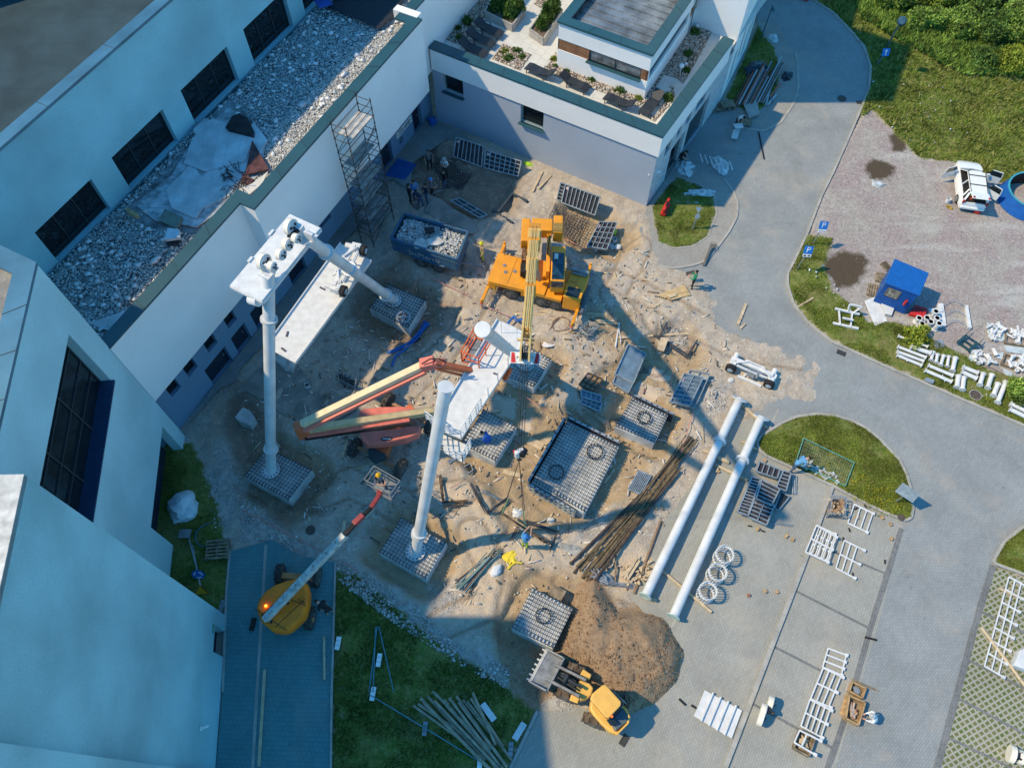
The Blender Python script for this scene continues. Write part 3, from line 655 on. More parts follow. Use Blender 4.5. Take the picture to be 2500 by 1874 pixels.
# inner parapet faces
for a,b,o in OF: mb.quad(WV(o-.6,max(a,-.2),8.2),WV(o-.6,max(a,-.2),9),WV(o-.6,b,9),WV(o-.6,b,8.2))
mb.quad(WV(-.05,9.6,8.2),WV(.8,9.6,8.2),WV(.8,9.6,9),WV(-.05,9.6,9))
mb.build('upper_wall',WHITE,wing,world=True)
mb=MB(); sm=mb; coping(mb,[WV(o,a,0) for o,a in((.58,-.25),(.58,9.1),(1.43,9.1),(1.43,25.13),(.63,25.13),(.63,44))],.66,9.07,.12,True,2.4,sm)
cp=mb.build('parapet_coping',[COPE,FRAME],wing,world=True)
mb=MB(); mb.quad(WV(-6,-.5,8.3),WV(.4,-.5,8.3),WV(.4,9.5,8.3),WV(-6,9.5,8.3)); mb.quad(WV(-6,9.5,8.3),WV(.9,9.5,8.3),WV(.9,25,8.3),WV(-6,25,8.3)); mb.quad(WV(-6,25,8.3),WV(.4,25,8.3),WV(.4,46,8.3),WV(-6,46,8.3)); mb.build('roof_deck',mat('wet_roof_deck',(.36,.40,.42),.7,var=.35,scale=1.6,fine=.12),wing,world=True)
mb=MB(); mb.box(WV(.33,25.3,8.7),(.5,1.6,.8),rz=math.atan2(dW.y,dW.x)); mb.build('parapet_step',WHITE,wing,world=True)
# rubble and stones left on the roof
roofpoly=[tuple(WV(o,a,0)[:2]) for o,a in((-5.3,1.2),(-5.3,31),(0,31),(0,25.5),(.75,25),(.75,9.7),(-.1,9.7),(-.1,-.3),(-4,-.3))]
patchpoly=PW([(300,520),(420,400),(560,240),(600,280),(655,340),(650,440),(560,510),(480,575),(370,560)],8.35)
def rz_(pts,base=8.3): return base+.10*fbm(pts[:,0],pts[:,1],.8,5)+.16*np.clip(fbm(pts[:,0],pts[:,1],.35,6,3)-.45,0,1)
dn=lambda x,y: np.where(sdist(x,y,patchpoly)>0,.045,1.0)
pts=scatter(roofpoly,24000,.02,dn); rocks_np('roof_rubble',pts,rz_(pts),RNG.uniform(.05,.15,len(pts)),RUBB,kind='stuff',label='grey crushed rubble spread over the flat roof of the white wing',cat='rubble')
pts=scatter(roofpoly,420,.1,dn); rocks_np('roof_slab_pieces',pts,rz_(pts)+.03,RNG.uniform(.16,.42,len(pts)),islandmat('pale_lumps',[(.65,.68,.70),(.76,.78,.80),(.5,.53,.54)]),flat=.4,kind='stuff',label='pale broken lumps among the rubble on the wing roof',cat='rubble')
stp=[tuple(WV(o,a,0)[:2]) for o,a in((-1.4,9.8),(-1.3,30),(.75,25),(.75,9.8))]
pts=scatter(stp,9000,.0); rocks_np('roof_pebbles',pts,rz_(pts)+.02,RNG.uniform(.05,.11,len(pts)),islandmat('pebbles',[(.62,.60,.56),(.45,.43,.40),(.72,.71,.68),(.33,.32,.30)]),kind='stuff',label='clean pale pebbles heaped along the parapet of the wing roof',cat='pebbles')
# exposed insulation boards
BRD=stripemat('insulation_board',(.55,.60,.63),(.32,.36,.38),1.6,0,.97,rough=.8,var=.15,scale=1.2)
def slab(name,pix,z,th,m,label,cat,group=None,tilt=0.0):
    w=[P(a,b,z) for a,b in pix]; c=sum(w,Vector())/len(w); o=thing(name,label,cat,(c.x,c.y,z),0,group)
    mb=MB(); mb.prism([p[:2] for p in w],z,z+th); q=mb.build('board',m,None,world=False); q.data.transform(Matrix.Translation((-c.x,-c.y,-z)))
    # single-mesh thing
    bpy.data.objects.remove(o); q.name=name; q.location=(c.x,c.y,z); q.rotation_euler=(0,tilt,0); tag(q,label,cat,group); return q
g='insulation boards lying on the wing roof'
slab('insulation_board',[(330,500),(420,430),(470,345),(560,262),(590,285),(648,352),(636,425),(560,500),(480,556),(440,548),(380,540)],8.385,.05,stripemat('planked_sheet',(.50,.56,.60),(.2,.25,.28),.9,1,.96,rough=.8,var=.3,scale=2.2,fine=.15),'widest stained planked sheet lying under the other roof boards','board',g)
slab('insulation_board',[(440,480),(548,385),(620,300),(655,345),(560,480),(500,510)],8.42,.07,BRD,'large pale blue-white board sheet at the centre of the wing roof','board',g)
slab('insulation_board',[(470,340),(520,290),(620,335),(600,395),(500,420),(450,400)],8.49,.065,BRD,'pale board sheet touching the dark curved scrap on the wing roof','board',g)
slab('insulation_board',[(405,465),(470,400),(520,470),(480,535),(420,510)],8.46,.05,BRD,'whitish stained board sheet nearest the wing parapet corner','board',g)
slab('insulation_board',[(472,318),(500,290),(525,300),(520,345),(488,350)],8.52,.06,BRD,'small torn board sheet close to the second large window','board',g)
DB=mat('dark_bitumen',(.03,.025,.03),.6,var=.3); RB=mat('maroon_sheet',(.13,.05,.05),.6,var=.3)
slab('bitumen_sheet',[(552,315),(568,288),(585,281),(606,292),(622,325),(620,337),(560,322)],8.55,.12,DB,'dark rounded bitumen scrap on the wing roof','bitumen scrap',None)
slab('maroon_sheet',[(617,345),(657,415),(600,430),(605,400)],8.55,.08,RB,'maroon triangular sheet with blue edge beside the wing parapet','sheet')
slab('maroon_sheet',[(592,425),(622,440),(606,455),(590,447)],8.5,.06,RB,'small maroon offcut by the black cable heap on the wing roof','sheet')
slab('white_wedge',[(578,467),(615,450),(655,420),(640,450),(605,480)],8.5,.05,mat('white_foil',(.7,.68,.64),.6),'white crumpled foil strip at the parapet corner of the wing roof','foil')
slab('square_slab',[(390,540),(405,513),(448,535),(432,562)],8.5,.12,mat('olive_slab',(.20,.24,.20),.9,var=.2),'olive square concrete slab among roof rubble','slab')
slab('plastic_sack',[(405,590),(412,562),(440,565),(442,585)],8.6,.18,mat('white_plastic',(.55,.62,.68),.5),'white plastic sack beside a dark roof hole','sack')
slab('roof_hole',[(405,590),(440,588),(436,600),(410,602)],8.5,.03,DB,'black opening in the roof covering beside the white sack','hole')
slab('leaning_plank',[(312,512),(326,518),(342,530),(335,535),(314,525)],8.6,.2,WOOD,'short orange-brown plank box on the roof beneath the first window','plank')
slab('white_board',[(300,820),(340,770),(370,735),(480,800),(250,812)][:3]+[(290,765),(215,790)],8.45,.05,BRD,'plain blue-white sheet in the corner where wing roof meets the tall building','sheet')
slab('blue_tarp_heap',[(765,0),(800,0),(812,12),(780,22)],8.8,.15,mat('blue_tarp',(.03,.10,.42),.5),'blue and white packaging heap at the top of the wing roof','packaging')
slab('dark_membrane',[(860,0),(990,-10),(960,40),(925,72),(880,50),(800,20),(815,0)],8.62,.03,mat('membrane_with_shade',(.02,.025,.035),.6),'dark membrane sheet, blackened for shade, covering the far end of the wing roof','membrane')  # dark roof membrane and the shade on it, drawn as one black sheet
mb=MB()
for i in range(60):
    x,y=random.uniform(540,600),random.uniform(410,470); a=P(x,y,8.5+random.uniform(0,.3)); b=P(x+random.uniform(-18,18),y+random.uniform(-18,18),8.5+random.uniform(0,.3)); mb.tube(a,b,.02,n=4)
q=mb.build('cable_heap',DB); tag(q,'heap of black cables and strips by the parapet corner on the roof','cable heap')
# ================= upper storey =================
up=thing('office_block','shade-tinted white upper storey with five large dark window openings and a felt roof','building',(WV(-5.4,2,8.3)))
UO=WV(-5.4,0,0); uops=[(2.54,6.22,8.42,10.5),(7.68,11.42,8.42,10.55),(12.87,16.68,8.42,10.6),(18.13,21.86,8.42,10.65),(23.1,26.8,8.42,10.65)]
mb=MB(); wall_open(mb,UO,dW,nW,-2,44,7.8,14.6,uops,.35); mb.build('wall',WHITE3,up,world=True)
for i,(a,b,c,d) in enumerate(uops):
    window(up,UO,dW,nW,a,b,c,d,.35,3,1,fw=.05)
    mb=MB()
mb=MB(); sm=mb; ui=coping(mb,[WV(-5.36,-2,0),WV(-5.36,44,0)],.62,14.7,.14,True,4.5,sm); cp=mb.build('parapet_coping',[COPE2,FRAME],up,world=True)
mb=MB(); mb.quad(WV(-40,-14,14.2),WV(-5.9,-2,14.2),WV(-5.9,44,14.2),WV(-40,44,14.2)); mb.build('roof',ROOFM,up,world=True)
mb=MB(); mb.beam(WV(-5.2,1.6,8.36),WV(-5.2,42,8.36),.1,.06); mb.build('base_trim',COPE,up,world=True)
mb=MB(); mb.box(WV(-15,12.5,15.6),(5,3.4,2.8),rz=R(30)); q=mb.build('roof_plant_box',DB,up,world=True)
# small bits on the roof
# ================= tall building on the left =================
C1=Vector((-17.62,17.88,0)); u1=Vector((.111,-.994,0)); n1=Vector((.994,.111,0))
tall=thing('tall_building','tall plain shade-tinted white building at the left edge with one slanted dark window','building',(C1.x,C1.y,0))
mb=MB(); f1=[(1.3,8.4,8.33,12.1),(.83,6.1,-1,2.82)]
wall_open(mb,C1,u1,n1,0,9.6,-.2,14.96,[f1[0],(.83,6.1,-.2,2.82)],.5)
bk=Vector((-.893,.452,0)); c1t=C1
mb.quad(C1+bk*14+XZ*-.2,C1+XZ*-.2,C1+XZ*14.96,C1+bk*14+XZ*14.96)
mb.quad(C1-n1*4+XZ*2.8,C1+u1*6.1-n1*4+XZ*2.8,C1+u1*6.1+XZ*2.8,C1+XZ*2.8)
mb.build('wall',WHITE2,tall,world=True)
mb=MB(); mb.quad(C1-n1*.9+XZ*-.2+u1*.8,C1+u1*6.1-n1*.9+XZ*-.2,C1+u1*6.1-n1*.9+XZ*2.8,C1-n1*.9+XZ*2.8+u1*.8); mb.build('recess_wall',DOORM,tall,world=True)
w_=window(tall,C1,u1,n1,1.3,8.4,8.33,12.1,.5,3,4,fw=.07)
mb=MB(); mb.box(C1+u1*4.85-n1*.2+XZ*8.38,(.7,7.1,.1),rz=math.atan2(u1.y,u1.x)-math.pi/2); q=mb.build('sill',mat('navy_sill',(.02,.05,.11),.4),None); q.data.transform(worldmat(tall).inverted()); q.parent=w_
mb=MB(); sm=mb; rp_=[C1+bk*14,C1,C1+u1*9.6]; coping(mb,[rp_[2]+n1*.03,rp_[1]+n1*.03,rp_[0]],.78,15.02,.15,True,2.3,sm); cp=mb.build('parapet_coping',[COPE2,FRAME],tall,world=True)
mb=MB(); mb.prism([(C1-n1*.4+u1*.2)[:2],(C1+u1*9.5-n1*.4)[:2],(C1+u1*9.5-n1*16)[:2],(C1+bk*14-n1*3)[:2]],14.3,14.45); mb.build('roof',mat('roof_gravel_grey',(.30,.29,.27),.95,var=.2,scale=1,fine=.2,fscale=30),tall,world=True)
# ---- corner block nearest the camera ----
C2=Vector((-13.68,8.36,0)); u2=Vector((.1055,-.9944,0)); n2=Vector((.9944,.1055,0))
cb=thing('corner_block','tallest shade-tinted white block at the lower left corner with a dark doorway','building',(C2.x,C2.y,0))
mb=MB(); wall_open(mb,C2,u2,n2,0,6.9,-.2,17.66,[(.72,1.9,-.2,1.46)],.5)
wall_open(mb,C2+n2*.5,u2,n2,6.9,14,-.2,17.66,[],.5)
mb.quad(C2+u2*6.9+XZ*-.2,C2+u2*6.9+n2*.5+XZ*-.2,C2+u2*6.9+n2*.5+XZ*17.66,C2+u2*6.9+XZ*17.66)
BL=Vector((-18.8,8.3,0)); BK=BL+Vector((.459,.888,0))*2.2  # unseen back edge of the block, added to cast the slanting shade line
mb.quad(BL+XZ*10,C2+XZ*10,C2+XZ*17.66,BL+XZ*17.66); mb.quad(BL+XZ*-.2,C2+XZ*-.2,C2+XZ*10,BL+XZ*10)
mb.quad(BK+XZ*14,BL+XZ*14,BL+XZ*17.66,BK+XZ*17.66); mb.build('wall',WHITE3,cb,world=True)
mb=MB(); mb.box(C2-n2*.45+u2*1.3+XZ*.65,(.06,1.2,1.6),rz=math.atan2(n2.y,n2.x)); mb.build('door',DOORM,cb,world=True)
mb=MB(); mb.prism([C2[:2],(C2+u2*6.9)[:2],(C2+u2*6.9+n2*.5)[:2],(C2+u2*14+n2*.5)[:2],(C2+u2*14-n2*12)[:2],(BL-Vector((6,0,0)))[:2],(BK-Vector((6,0,0)))[:2],BK[:2],BL[:2]],17.5,17.7); mb.build('roof',mat('pale_roof',(.5,.52,.53),.6,.3,var=.2),cb,world=True)
mb=MB(); p=C2+u2*.95+n2*.03+XZ*1.75; mb.box(p,(.05,.4,.12),rz=math.atan2(n2.y,n2.x)); mb.build('door_sign',mat('sign_green',(.10,.30,.22),.5),cb,world=True)
mb=MB(); p=C2+n2*.1+u2*5.2+XZ*2.4; mb.tube(p,p+Vector((.25,.12,-.05)),.05); mb.box(p-n2*.04,(.05,.16,.16)); mb.build('camera_unit',WHITE,cb,world=True)
# ================= terrace hotel building =================
hc=Vector((8.59,34.08,0)); hd=Vector((-.873,.4877,0)); hn=Vector((-.4877,-.873,0)); hv=Vector((.5296,.8482,0)); hvn=Vector((.8482,-.5296,0))
ho=thing('terrace_building','low building with a roof terrace, white band above a lilac-grey wall and teal coping','building',(hc.x,hc.y,0))
hops=[(13.42,14.9,2.88,4.27),(7.59,9.22,2.8,4.27)]
mb=MB(); wall_open(mb,hc,hd,hn,0,15.7,-.6,4.33,hops,.22); mb.build('lower_wall',BLUEG,ho,world=True)
rops=[(5.0,8.15,0,2.9),(2.5,4.5,0,2.7),(5.6,7.0,3.3,4.1),(4.2,4.9,3.3,4.1),(2.9,3.5,3.3,4.1),(1.3,2.1,3.1,4.0)]
mb=MB(); wall_open(mb,hc,hv,hvn,0,11,-.1,4.33,rops,.25); mb.build('side_wall',mat('pale_blue_render',(.5,.54,.58),.9,bump=.2,bscale=60),ho,world=True)
mb=MB(); e=.1
o=hc+hn*e+hvn*e; T_=Vector((14.0,43.2,0))
mb.quad(o+XZ*4.3,o+hd*15.75+XZ*4.3,o+hd*15.75+XZ*5.85,o+XZ*5.85); mb.quad(o+XZ*4.3,o+hd*15.7+XZ*4.3,hc+hd*15.7+XZ*4.3,hc+XZ*4.3)
o2=o+hv*9.9; mb.quad(o+XZ*4.3,o2+XZ*4.3,o2+XZ*5.85,o+XZ*5.85); mb.quad(o+XZ*4.3,o2+XZ*4.3,o2-hvn*.3+XZ*4.3,hc+XZ*4.3)
mb.quad(o2+XZ*4.3,o2-hvn*.9+XZ*4.3,o2-hvn*.9+XZ*5.85,o2+XZ*5.85)
oi=hc-hn*.62-hvn*.62
mb.quad(oi+XZ*4.9,oi+hd*15+XZ*4.9,oi+hd*15+XZ*5.85,oi+XZ*5.85); mb.quad(oi+XZ*4.9,oi+hv*9.6+XZ*4.9,oi+hv*9.6+XZ*5.85,oi+XZ*5.85)
mb.build('parapet_band',WHITE,ho,world=True)
mb=MB(); sm=mb; q_=o-hn*.0; e2=hn*.03+hvn*.03
coping(mb,[o2+e2,o+e2,o+hd*15.8+hn*.03],.76,5.92,.12,False,1.95,sm); cp=mb.build('parapet_coping',[COPE,FRAME],ho,world=True)
for (a,b,c,d) in hops: window(ho,hc,hd,hn,a,b,c,d,.22,1,1,frame=FRAMEL,fw=.09,sill=COPE)
for (a,b,c,d) in rops[2:]: window(ho,hc,hv,hvn,a,b,c,d,.25,1)
for (a,b,c,d) in rops[:2]:
    mb=MB(); V=lambda x,z: hc+hv*x-hvn*.2+XZ*z
    mb.quad(V(a,c),V(b,c),V(b,d),V(a,d)); mb.build('gate_opening',GLASS,ho,world=True)
mb=MB(); p=[hc+hd*16.0-hn*.3,hc-hn*.3,hc-hn*.3+hv*22,hc+hd*16+hv*24]; mb.add([Vector((a.x,a.y,4.98)) for a in p],[(3,2,1,0)]); mb.build('terrace_floor',TERR,ho,world=True)
# security cameras at the corner
for x_,y_ in ((1583,427),(1603,421)):
    q=P(x_,y_,2.6); mb=MB(); mb.tube(q,q+Vector((.25,.1,.0)),.06); mb.tube(q,q+Vector((.05,.25,.1)),.02); mb.ball(q+Vector((.05,.2,0)),.07); mb.build('camera_unit',WHITE,ho,world=True)
# penthouse
K=Vector((8.03,38.1,0)); pn=thing('rooftop_pavilion','white pavilion on the roof terrace with cedar panels, strip window and ribbed metal roof','building',(K.x,K.y,4.98))
mb=MB(); wall_open(mb,K,hd,hn,0,6.0,4.95,8.1,[(.0,6.0,6.25,7.0)],.15); hv2=Vector((.48,.877,0)).normalized(); hvn2=Vector((.877,-.48,0))
wall_open(mb,K,hv2,hvn2,0,17,4.95,8.1,[(0.05,6.2,6.25,7.0),(6.5,13,6.25,7.0)],.15)
L_=K+hd*6.0; wall_open(mb,L_,hv2,-hvn2,0,17,4.95,8.1,[],.15); mb.build('wall',WHITE,pn,world=True)
def panel(par,o,ux,un,a,b,c,d,q,m,name):
    mb=MB(); V=lambda x,z: o+ux*x-un*q+XZ*z; mb.quad(V(a,c),V(b,c),V(b,d),V(a,d)); return mb.build(name,m,par,world=True)
panel(pn,K,hd,hn,3.91,6.0,6.25,7.0,.04,BRICKW,'cedar_panel'); panel(pn,K,hd,hn,0,.48,6.25,7.0,.04,BRICKW,'cedar_panel')
w_=window(pn,K,hd,hn,.48,3.91,6.25,6.95,.15,2,1,glass=GLASSW,sill=COPE)
panel(pn,K,hv2,hvn2,0,6.2,6.25,7.0,.13,GLASS,'window'); panel(pn,K,hv2,hvn2,6.5,13,6.25,7.0,.06,BRICKW,'cedar_panel')
mb=MB(); sm=mb; coping(mb,[K+hv2*17+hvn2*.1,K+hn*.1+hvn2*.1,L_+hn*.1-hvn2*.1,L_+hv2*17-hvn2*.1],.62,8.22,.14,False,2.2,sm); cp=mb.build('parapet_coping',[COPE,FRAME],pn,world=True)
mb=MB(); a_=K-hn*.4-hvn2*.4; b_=L_-hn*.4+hvn2*.4; mb.quad(b_+XZ*7.75,a_+XZ*7.75,a_+hv2*17+XZ*7.75,b_+hv2*17+XZ*7.75)
for i in range(26):
    p=K-hn*(.7+i*.62)*1.0; mb.beam(K+hv2*(.7+i*.6)-hvn2*.5+XZ*7.77,L_+hv2*(.7+i*.6)+hvn2*.5+XZ*7.77,.04,.05)
mb.build('metal_roof',mat('ribbed_roof',(.30,.33,.35),.42,.5,var=.3,scale=1.0,fine=.15,fscale=12),pn,world=True)
mb=MB(); p=K+hv2*6.9+hvn2*.08; mb.tube(p+XZ*5,p+XZ*8,.05); mb.build('downpipe',FRAMEL,pn,world=True)
# stair tower
TA=Vector((14.43,43.44,0)); td=Vector((.43,.9028,0)); tn=Vector((.9028,-.43,0))
tw=thing('stair_tower','tall white stair tower behind the roof terrace with slanted narrow windows','building',(TA.x,TA.y,0))
mb=MB(); wall_open(mb,TA,hd,hn,0,7,-.1,14.7,[],.2); tops=[(1.1,1.75,1.9,3.6),(3.3,4.2,1.0,2.6)]
wall_open(mb,TA,td,tn,0,6.4,-.1,14.7,[(1.2,1.9,.6,3.2),(2.6,3.3,1.6,4.2),(4.2,4.9,.6,3.2),(5.3,5.9,1.6,4.2)],.2)
B_=TA+td*6.4; mb.quad(B_+XZ*-.1,B_+hd*7+XZ*-.1,B_+hd*7+XZ*14.7,B_+XZ*14.7); mb.quad(TA+hd*7,B_+hd*7,B_+hd*7+XZ*14.7,TA+hd*7+XZ*14.7)
mb.quad(TA+XZ*14.7,B_+XZ*14.7,B_+hd*7+XZ*14.7,TA+hd*7+XZ*14.7); mb.build('wall',WHITE,tw,world=True)
for (a,b,c,d) in [(1.2,1.9,.6,3.2),(2.6,3.3,1.6,4.2),(4.2,4.9,.6,3.2),(5.3,5.9,1.6,4.2)]: window(tw,TA,td,tn,a,b,c,d,.2,1)
# building beyond the tower whose shade falls on the road
bb=thing('rear_wing','white rear wing continuing behind the stair tower','building',(19,52,0)); mb=MB(); p0=B_+td*0; mb.prism([(B_+hd*.8)[:2],(B_+hd*.8+td*8)[:2],(B_+hd*8+td*8)[:2],(B_+hd*8)[:2]],0,9.5)
mb.build('wall',WHITE,bb,world=True)
mb=MB(); mb.prism([(B_+hd*.7+td*.0+XZ)[:2],(B_+hd*.7+td*8)[:2],(B_+hd*8.1+td*8)[:2],(B_+hd*8.1)[:2]],9.5,9.65); mb.build('roof',COPE,bb,world=True)
# ---------------- terrace furnishings ----------------
TZ=4.98
def bed(name,pix,n,label,size=(.08,.2),z=TZ):
    poly=PW(pix,z); pts=scatter(poly,n,.02); q=rocks_np(name,pts,np.full(len(pts),z+.01),RNG.uniform(size[0],size[1],len(pts)),STONES,flat=.7,kind='stuff'); tag(q,label,'stones'); return q
mb=MB(); 
beds=[[(1227,108),(1298,134),(1269,172),(1202,145)],[(1358,127),(1327,174),(1400,203),(1470,225),(1556,262),(1578,248),(1574,241),(1470,198),(1360,160)],[(1694,51),(1745,66),(1700,150),(1668,205),(1650,190),(1620,183),(1582,240),(1578,236),(1640,130)],[(1130,42),(1084,96),(1128,112),(1148,84),(1180,50),(1188,10),(1205,-20),(1135,-20)],[(1647,232),(1634,258),(1598,298),(1585,290),(1618,250),(1640,205)],[(1303,10),(1320,20),(1340,0),(1320,-10)]]
SOIL=mat('bed_soil',(.16,.12,.09),.95,var=.2)
for i,(bp_,lb,n_) in enumerate(zip(beds,['square stone bed in the terrace paving','long stone bed along the front of the pavilion','shaded stone bed between the pavilion and the parapet','shaded stone bed against the white wing wall','narrow stone bed inside the right parapet','small stone bed at the top of the terrace'],[420,900,1300,900,220,80])):
    q=sheet('stone_bed_base',bp_,TZ+.012,SOIL,kind=None) if False else None
    poly=PW(bp_,TZ); s=MB(); s.prism(poly,TZ+.004,TZ+.02); s.build('planting_bed',SOIL,kind='structure')
    bed('bed_stones',bp_,n_,lb)
def tuft(px,py,z,r,h,n,label,m=None,name='shrub'):
    p=P(px,py,z); th=RNG.uniform(0,6.28,n); rr=r*np.sqrt(RNG.uniform(0,1,n)); pts=np.stack([p.x+rr*np.cos(th),p.y+rr*np.sin(th)],1)
    zz=z+h*(1-(rr/r)**2)*RNG.uniform(0,.8,n); q=blades_np(name,pts,zz,h*.5,m or LEAF,.05,2,.9); tag(q,label,'shrub',TG); return q
LEAF=islandmat('leaves',[(.04,.09,.015),(.08,.15,.025),(.12,.20,.04),(.06,.11,.02)],.6,nscale=2)
LEAFY=islandmat('yellow_leaves',[(.18,.24,.03),(.28,.30,.05),(.12,.18,.03)],.6)
TG='low plants in the terrace stone beds'
for px,py,r,h,m,lb in [(1241,153-8,.28,.4,LEAF,'round green tuft in the square terrace bed'),(1232,127,.25,.25,LEAFY,'yellowish tuft near the top corner of the square bed'),(1262,125,.3,.25,LEAF,'sprawling tuft at the upper edge of the square bed'),(1275,140,.22,.22,LEAF,'tuft at the right corner of the square bed'),(1353,147,.2,.3,LEAFY,'yellow tuft at the near end of the long bed'),(1355,163,.15,.2,LEAF,'small tuft below the pavilion corner'),(1383,176,.2,.2,LEAF,'tuft beneath the pavilion window'),(1444,197,.2,.25,LEAF,'tuft midway along the long bed'),(1515,222,.35,.4,LEAF,'larger leafy tuft in the long bed'),(1558,242,.2,.25,LEAFY,'brownish tuft at the pavilion corner'),(1631,243,.3,.5,LEAF,'leafy tuft inside the right parapet'),(1140,57,.3,.5,LEAF,'round dark tuft beside the white wall'),(1117,72,.2,.3,LEAF,'middle tuft beside the white wall'),(1120,95,.2,.3,LEAF,'lowest tuft beside the white wall'),(1695,82,.3,.4,LEAF,'shaded tuft behind the parapet'),(1680,135,.3,.35,LEAF,'shaded sprawling tuft left of the parapet'),(1675,175,.25,.3,LEAF,'shaded tuft beyond the slab path')]:
    tuft(px,py,TZ,r,h,90,lb,m)
sheetp=PW([(1621,184),(1652,196),(1600,285),(1578,275)],TZ); s=MB(); s.prism(sheetp,TZ+.02,TZ+.05); s.build('slab_path',TERR,kind='structure')
# planters
def planter(pix,h,label,n,sh,lb2):
    w=[P(a,b,TZ) for a,b in pix]; c=sum(w,Vector())/4; o=thing('planter',label,'planter',(c.x,c.y,TZ),0,'concrete planters on the terrace'); mb=MB()
    for i in range(4):
        a,b=w[i],w[(i+1)%4]; mb.beam(a+XZ*h/2,b+XZ*h/2,.08,h)
    mb.build('box',mat('planter_concrete',(.42,.40,.37),.85,var=.15),o,world=True)
    s=MB(); s.prism([ (c+(q-c)*.94)[:2] for q in w],TZ+h*.6,TZ+h*.75); s.build('soil',SOIL,o,world=True)
    k=0
    for (fx,fy,r,hh,nn) in sh:
        p=w[0].lerp(w[1],fx).lerp(w[3].lerp(w[2],fx),fy); k+=1
        th=RNG.uniform(0,6.28,nn); u=RNG.uniform(0,1,nn); zz=hh*u; rr=r*np.sqrt(RNG.uniform(0,1,nn))*(1-.75*u)**.6; pts=np.stack([p.x+rr*np.cos(th),p.y+rr*np.sin(th)],1)
        q=blades_np('conifer_shrub',pts,TZ+h*.7+zz,.16,LEAF,.05,2,1.0); tag(q,lb2[k-1],'shrub','shrubs growing in the terrace planters')
planter([(1184,45),(1251,78),(1281,38),(1212,2)],.55,'grey planter full of low junipers',1,[(.3,.5,.75,.7,900),(.75,.4,.55,.9,700),(.85,.85,.45,.7,500),(.55,.8,.6,.5,500)],['dark spreading juniper at the left of the first planter','rounded conifer at the near corner of the first planter','rounded conifer at the right of the first planter','low juniper at the back of the first planter'])
planter([(1293,88),(1326,112),(1372,42),(1340,24)],.55,'grey planter with a tall narrow conifer',1,[(.5,.25,.4,.8,500),(.5,.55,.5,1.1,700),(.5,.85,.55,1.7,900)],['small conifer at the near end of the second planter','middle conifer of the second planter','tall conifer at the far end of the second planter'])
# sun loungers
RAT=stripemat('dark_rattan',(.035,.042,.055),(.02,.024,.03),16,0,.5,rough=.55,var=.15)
LG='dark sun loungers on the roof terrace'
def lounger(px,py,ang,label,back=.9):
    p=P(px,py,TZ); o=thing('sun_lounger',label,'sun lounger',(p.x,p.y,TZ),R(ang),LG)
    mb=MB(); prof=[(-.95,.28),(-.6,.36),(-.2,.30),(.25,.34),(.45,.34)]
    for (a,b),(c,d) in zip(prof[:-1],prof[1:]): mb.beam((a,0,b),(c,0,d),.66,.07)
    mb.build('seat',RAT,o)
    mb=MB(); mb.beam((.44,0,.34),(.44+.65*math.cos(R(35*back)),0,.34+.65*math.sin(R(35*back))),.66,.07); mb.build('backrest',RAT,o)
    for s in(-1,1):
        mb=MB(); mb.path([(-.95,s*.33,.28),(-.6,s*.33,.33),(.45,s*.33,.3)],.03)
        mb.build('side_rail',FRAME,o)
        mb=MB(); mb.path([(.1,s*.36,.3),(.15,s*.36,.5),(.55,s*.36,.52),(.7,s*.36,.3)],.025); mb.build('armrest',FRAME,o)
        for x in(-.8,.4): mb=MB(); mb.tube((x,s*.3,0),(x,s*.3,.3),.03); mb.build('leg',FRAME,o)
for a in [(1195,82,147,'shaded lounger nearest the first planter, uppermost of the row of three'),(1176,106,147,'shaded lounger in the middle of the row of three'),(1157,130,147,'shaded lounger half hidden behind the parapet, lowest of the row of three'),(1318,184,-33,'lounger behind the parapet just right of the square stone bed'),(1403,213,147,'lounger with raised back left of the long stone bed'),(1510,258,-33,'lounger behind the parapet below the pavilion corner'),(1588,264,55,'lounger turned sideways beside the slab path')]: lounger(*a)
mb=MB(); p=P(1660,181,TZ); mb.tube(p,p+XZ*.5,.04); mb.ball(p+XZ*.6,.16,10); q=mb.build('globe_lamp',mat('lamp_white',(.8,.8,.8),.4)); tag(q,'white globe lamp on the shaded stone bed','lamp','globe lamps on the terrace')
for a,b,l in((1702,64,'white globe at the head of the shaded stone bed'),(1221,14,'white globe lamp among the first planter junipers'),(1675,157,'small pale globe in the middle of the shaded bed')):
    r_=MB(); p=P(a,b,TZ+.3); r_.tube(p-XZ*.3,p,.03); r_.ball(p,.12,10); tag(r_.build('globe_lamp',MATS['lamp_white']),l,'lamp','globe lamps on the terrace')
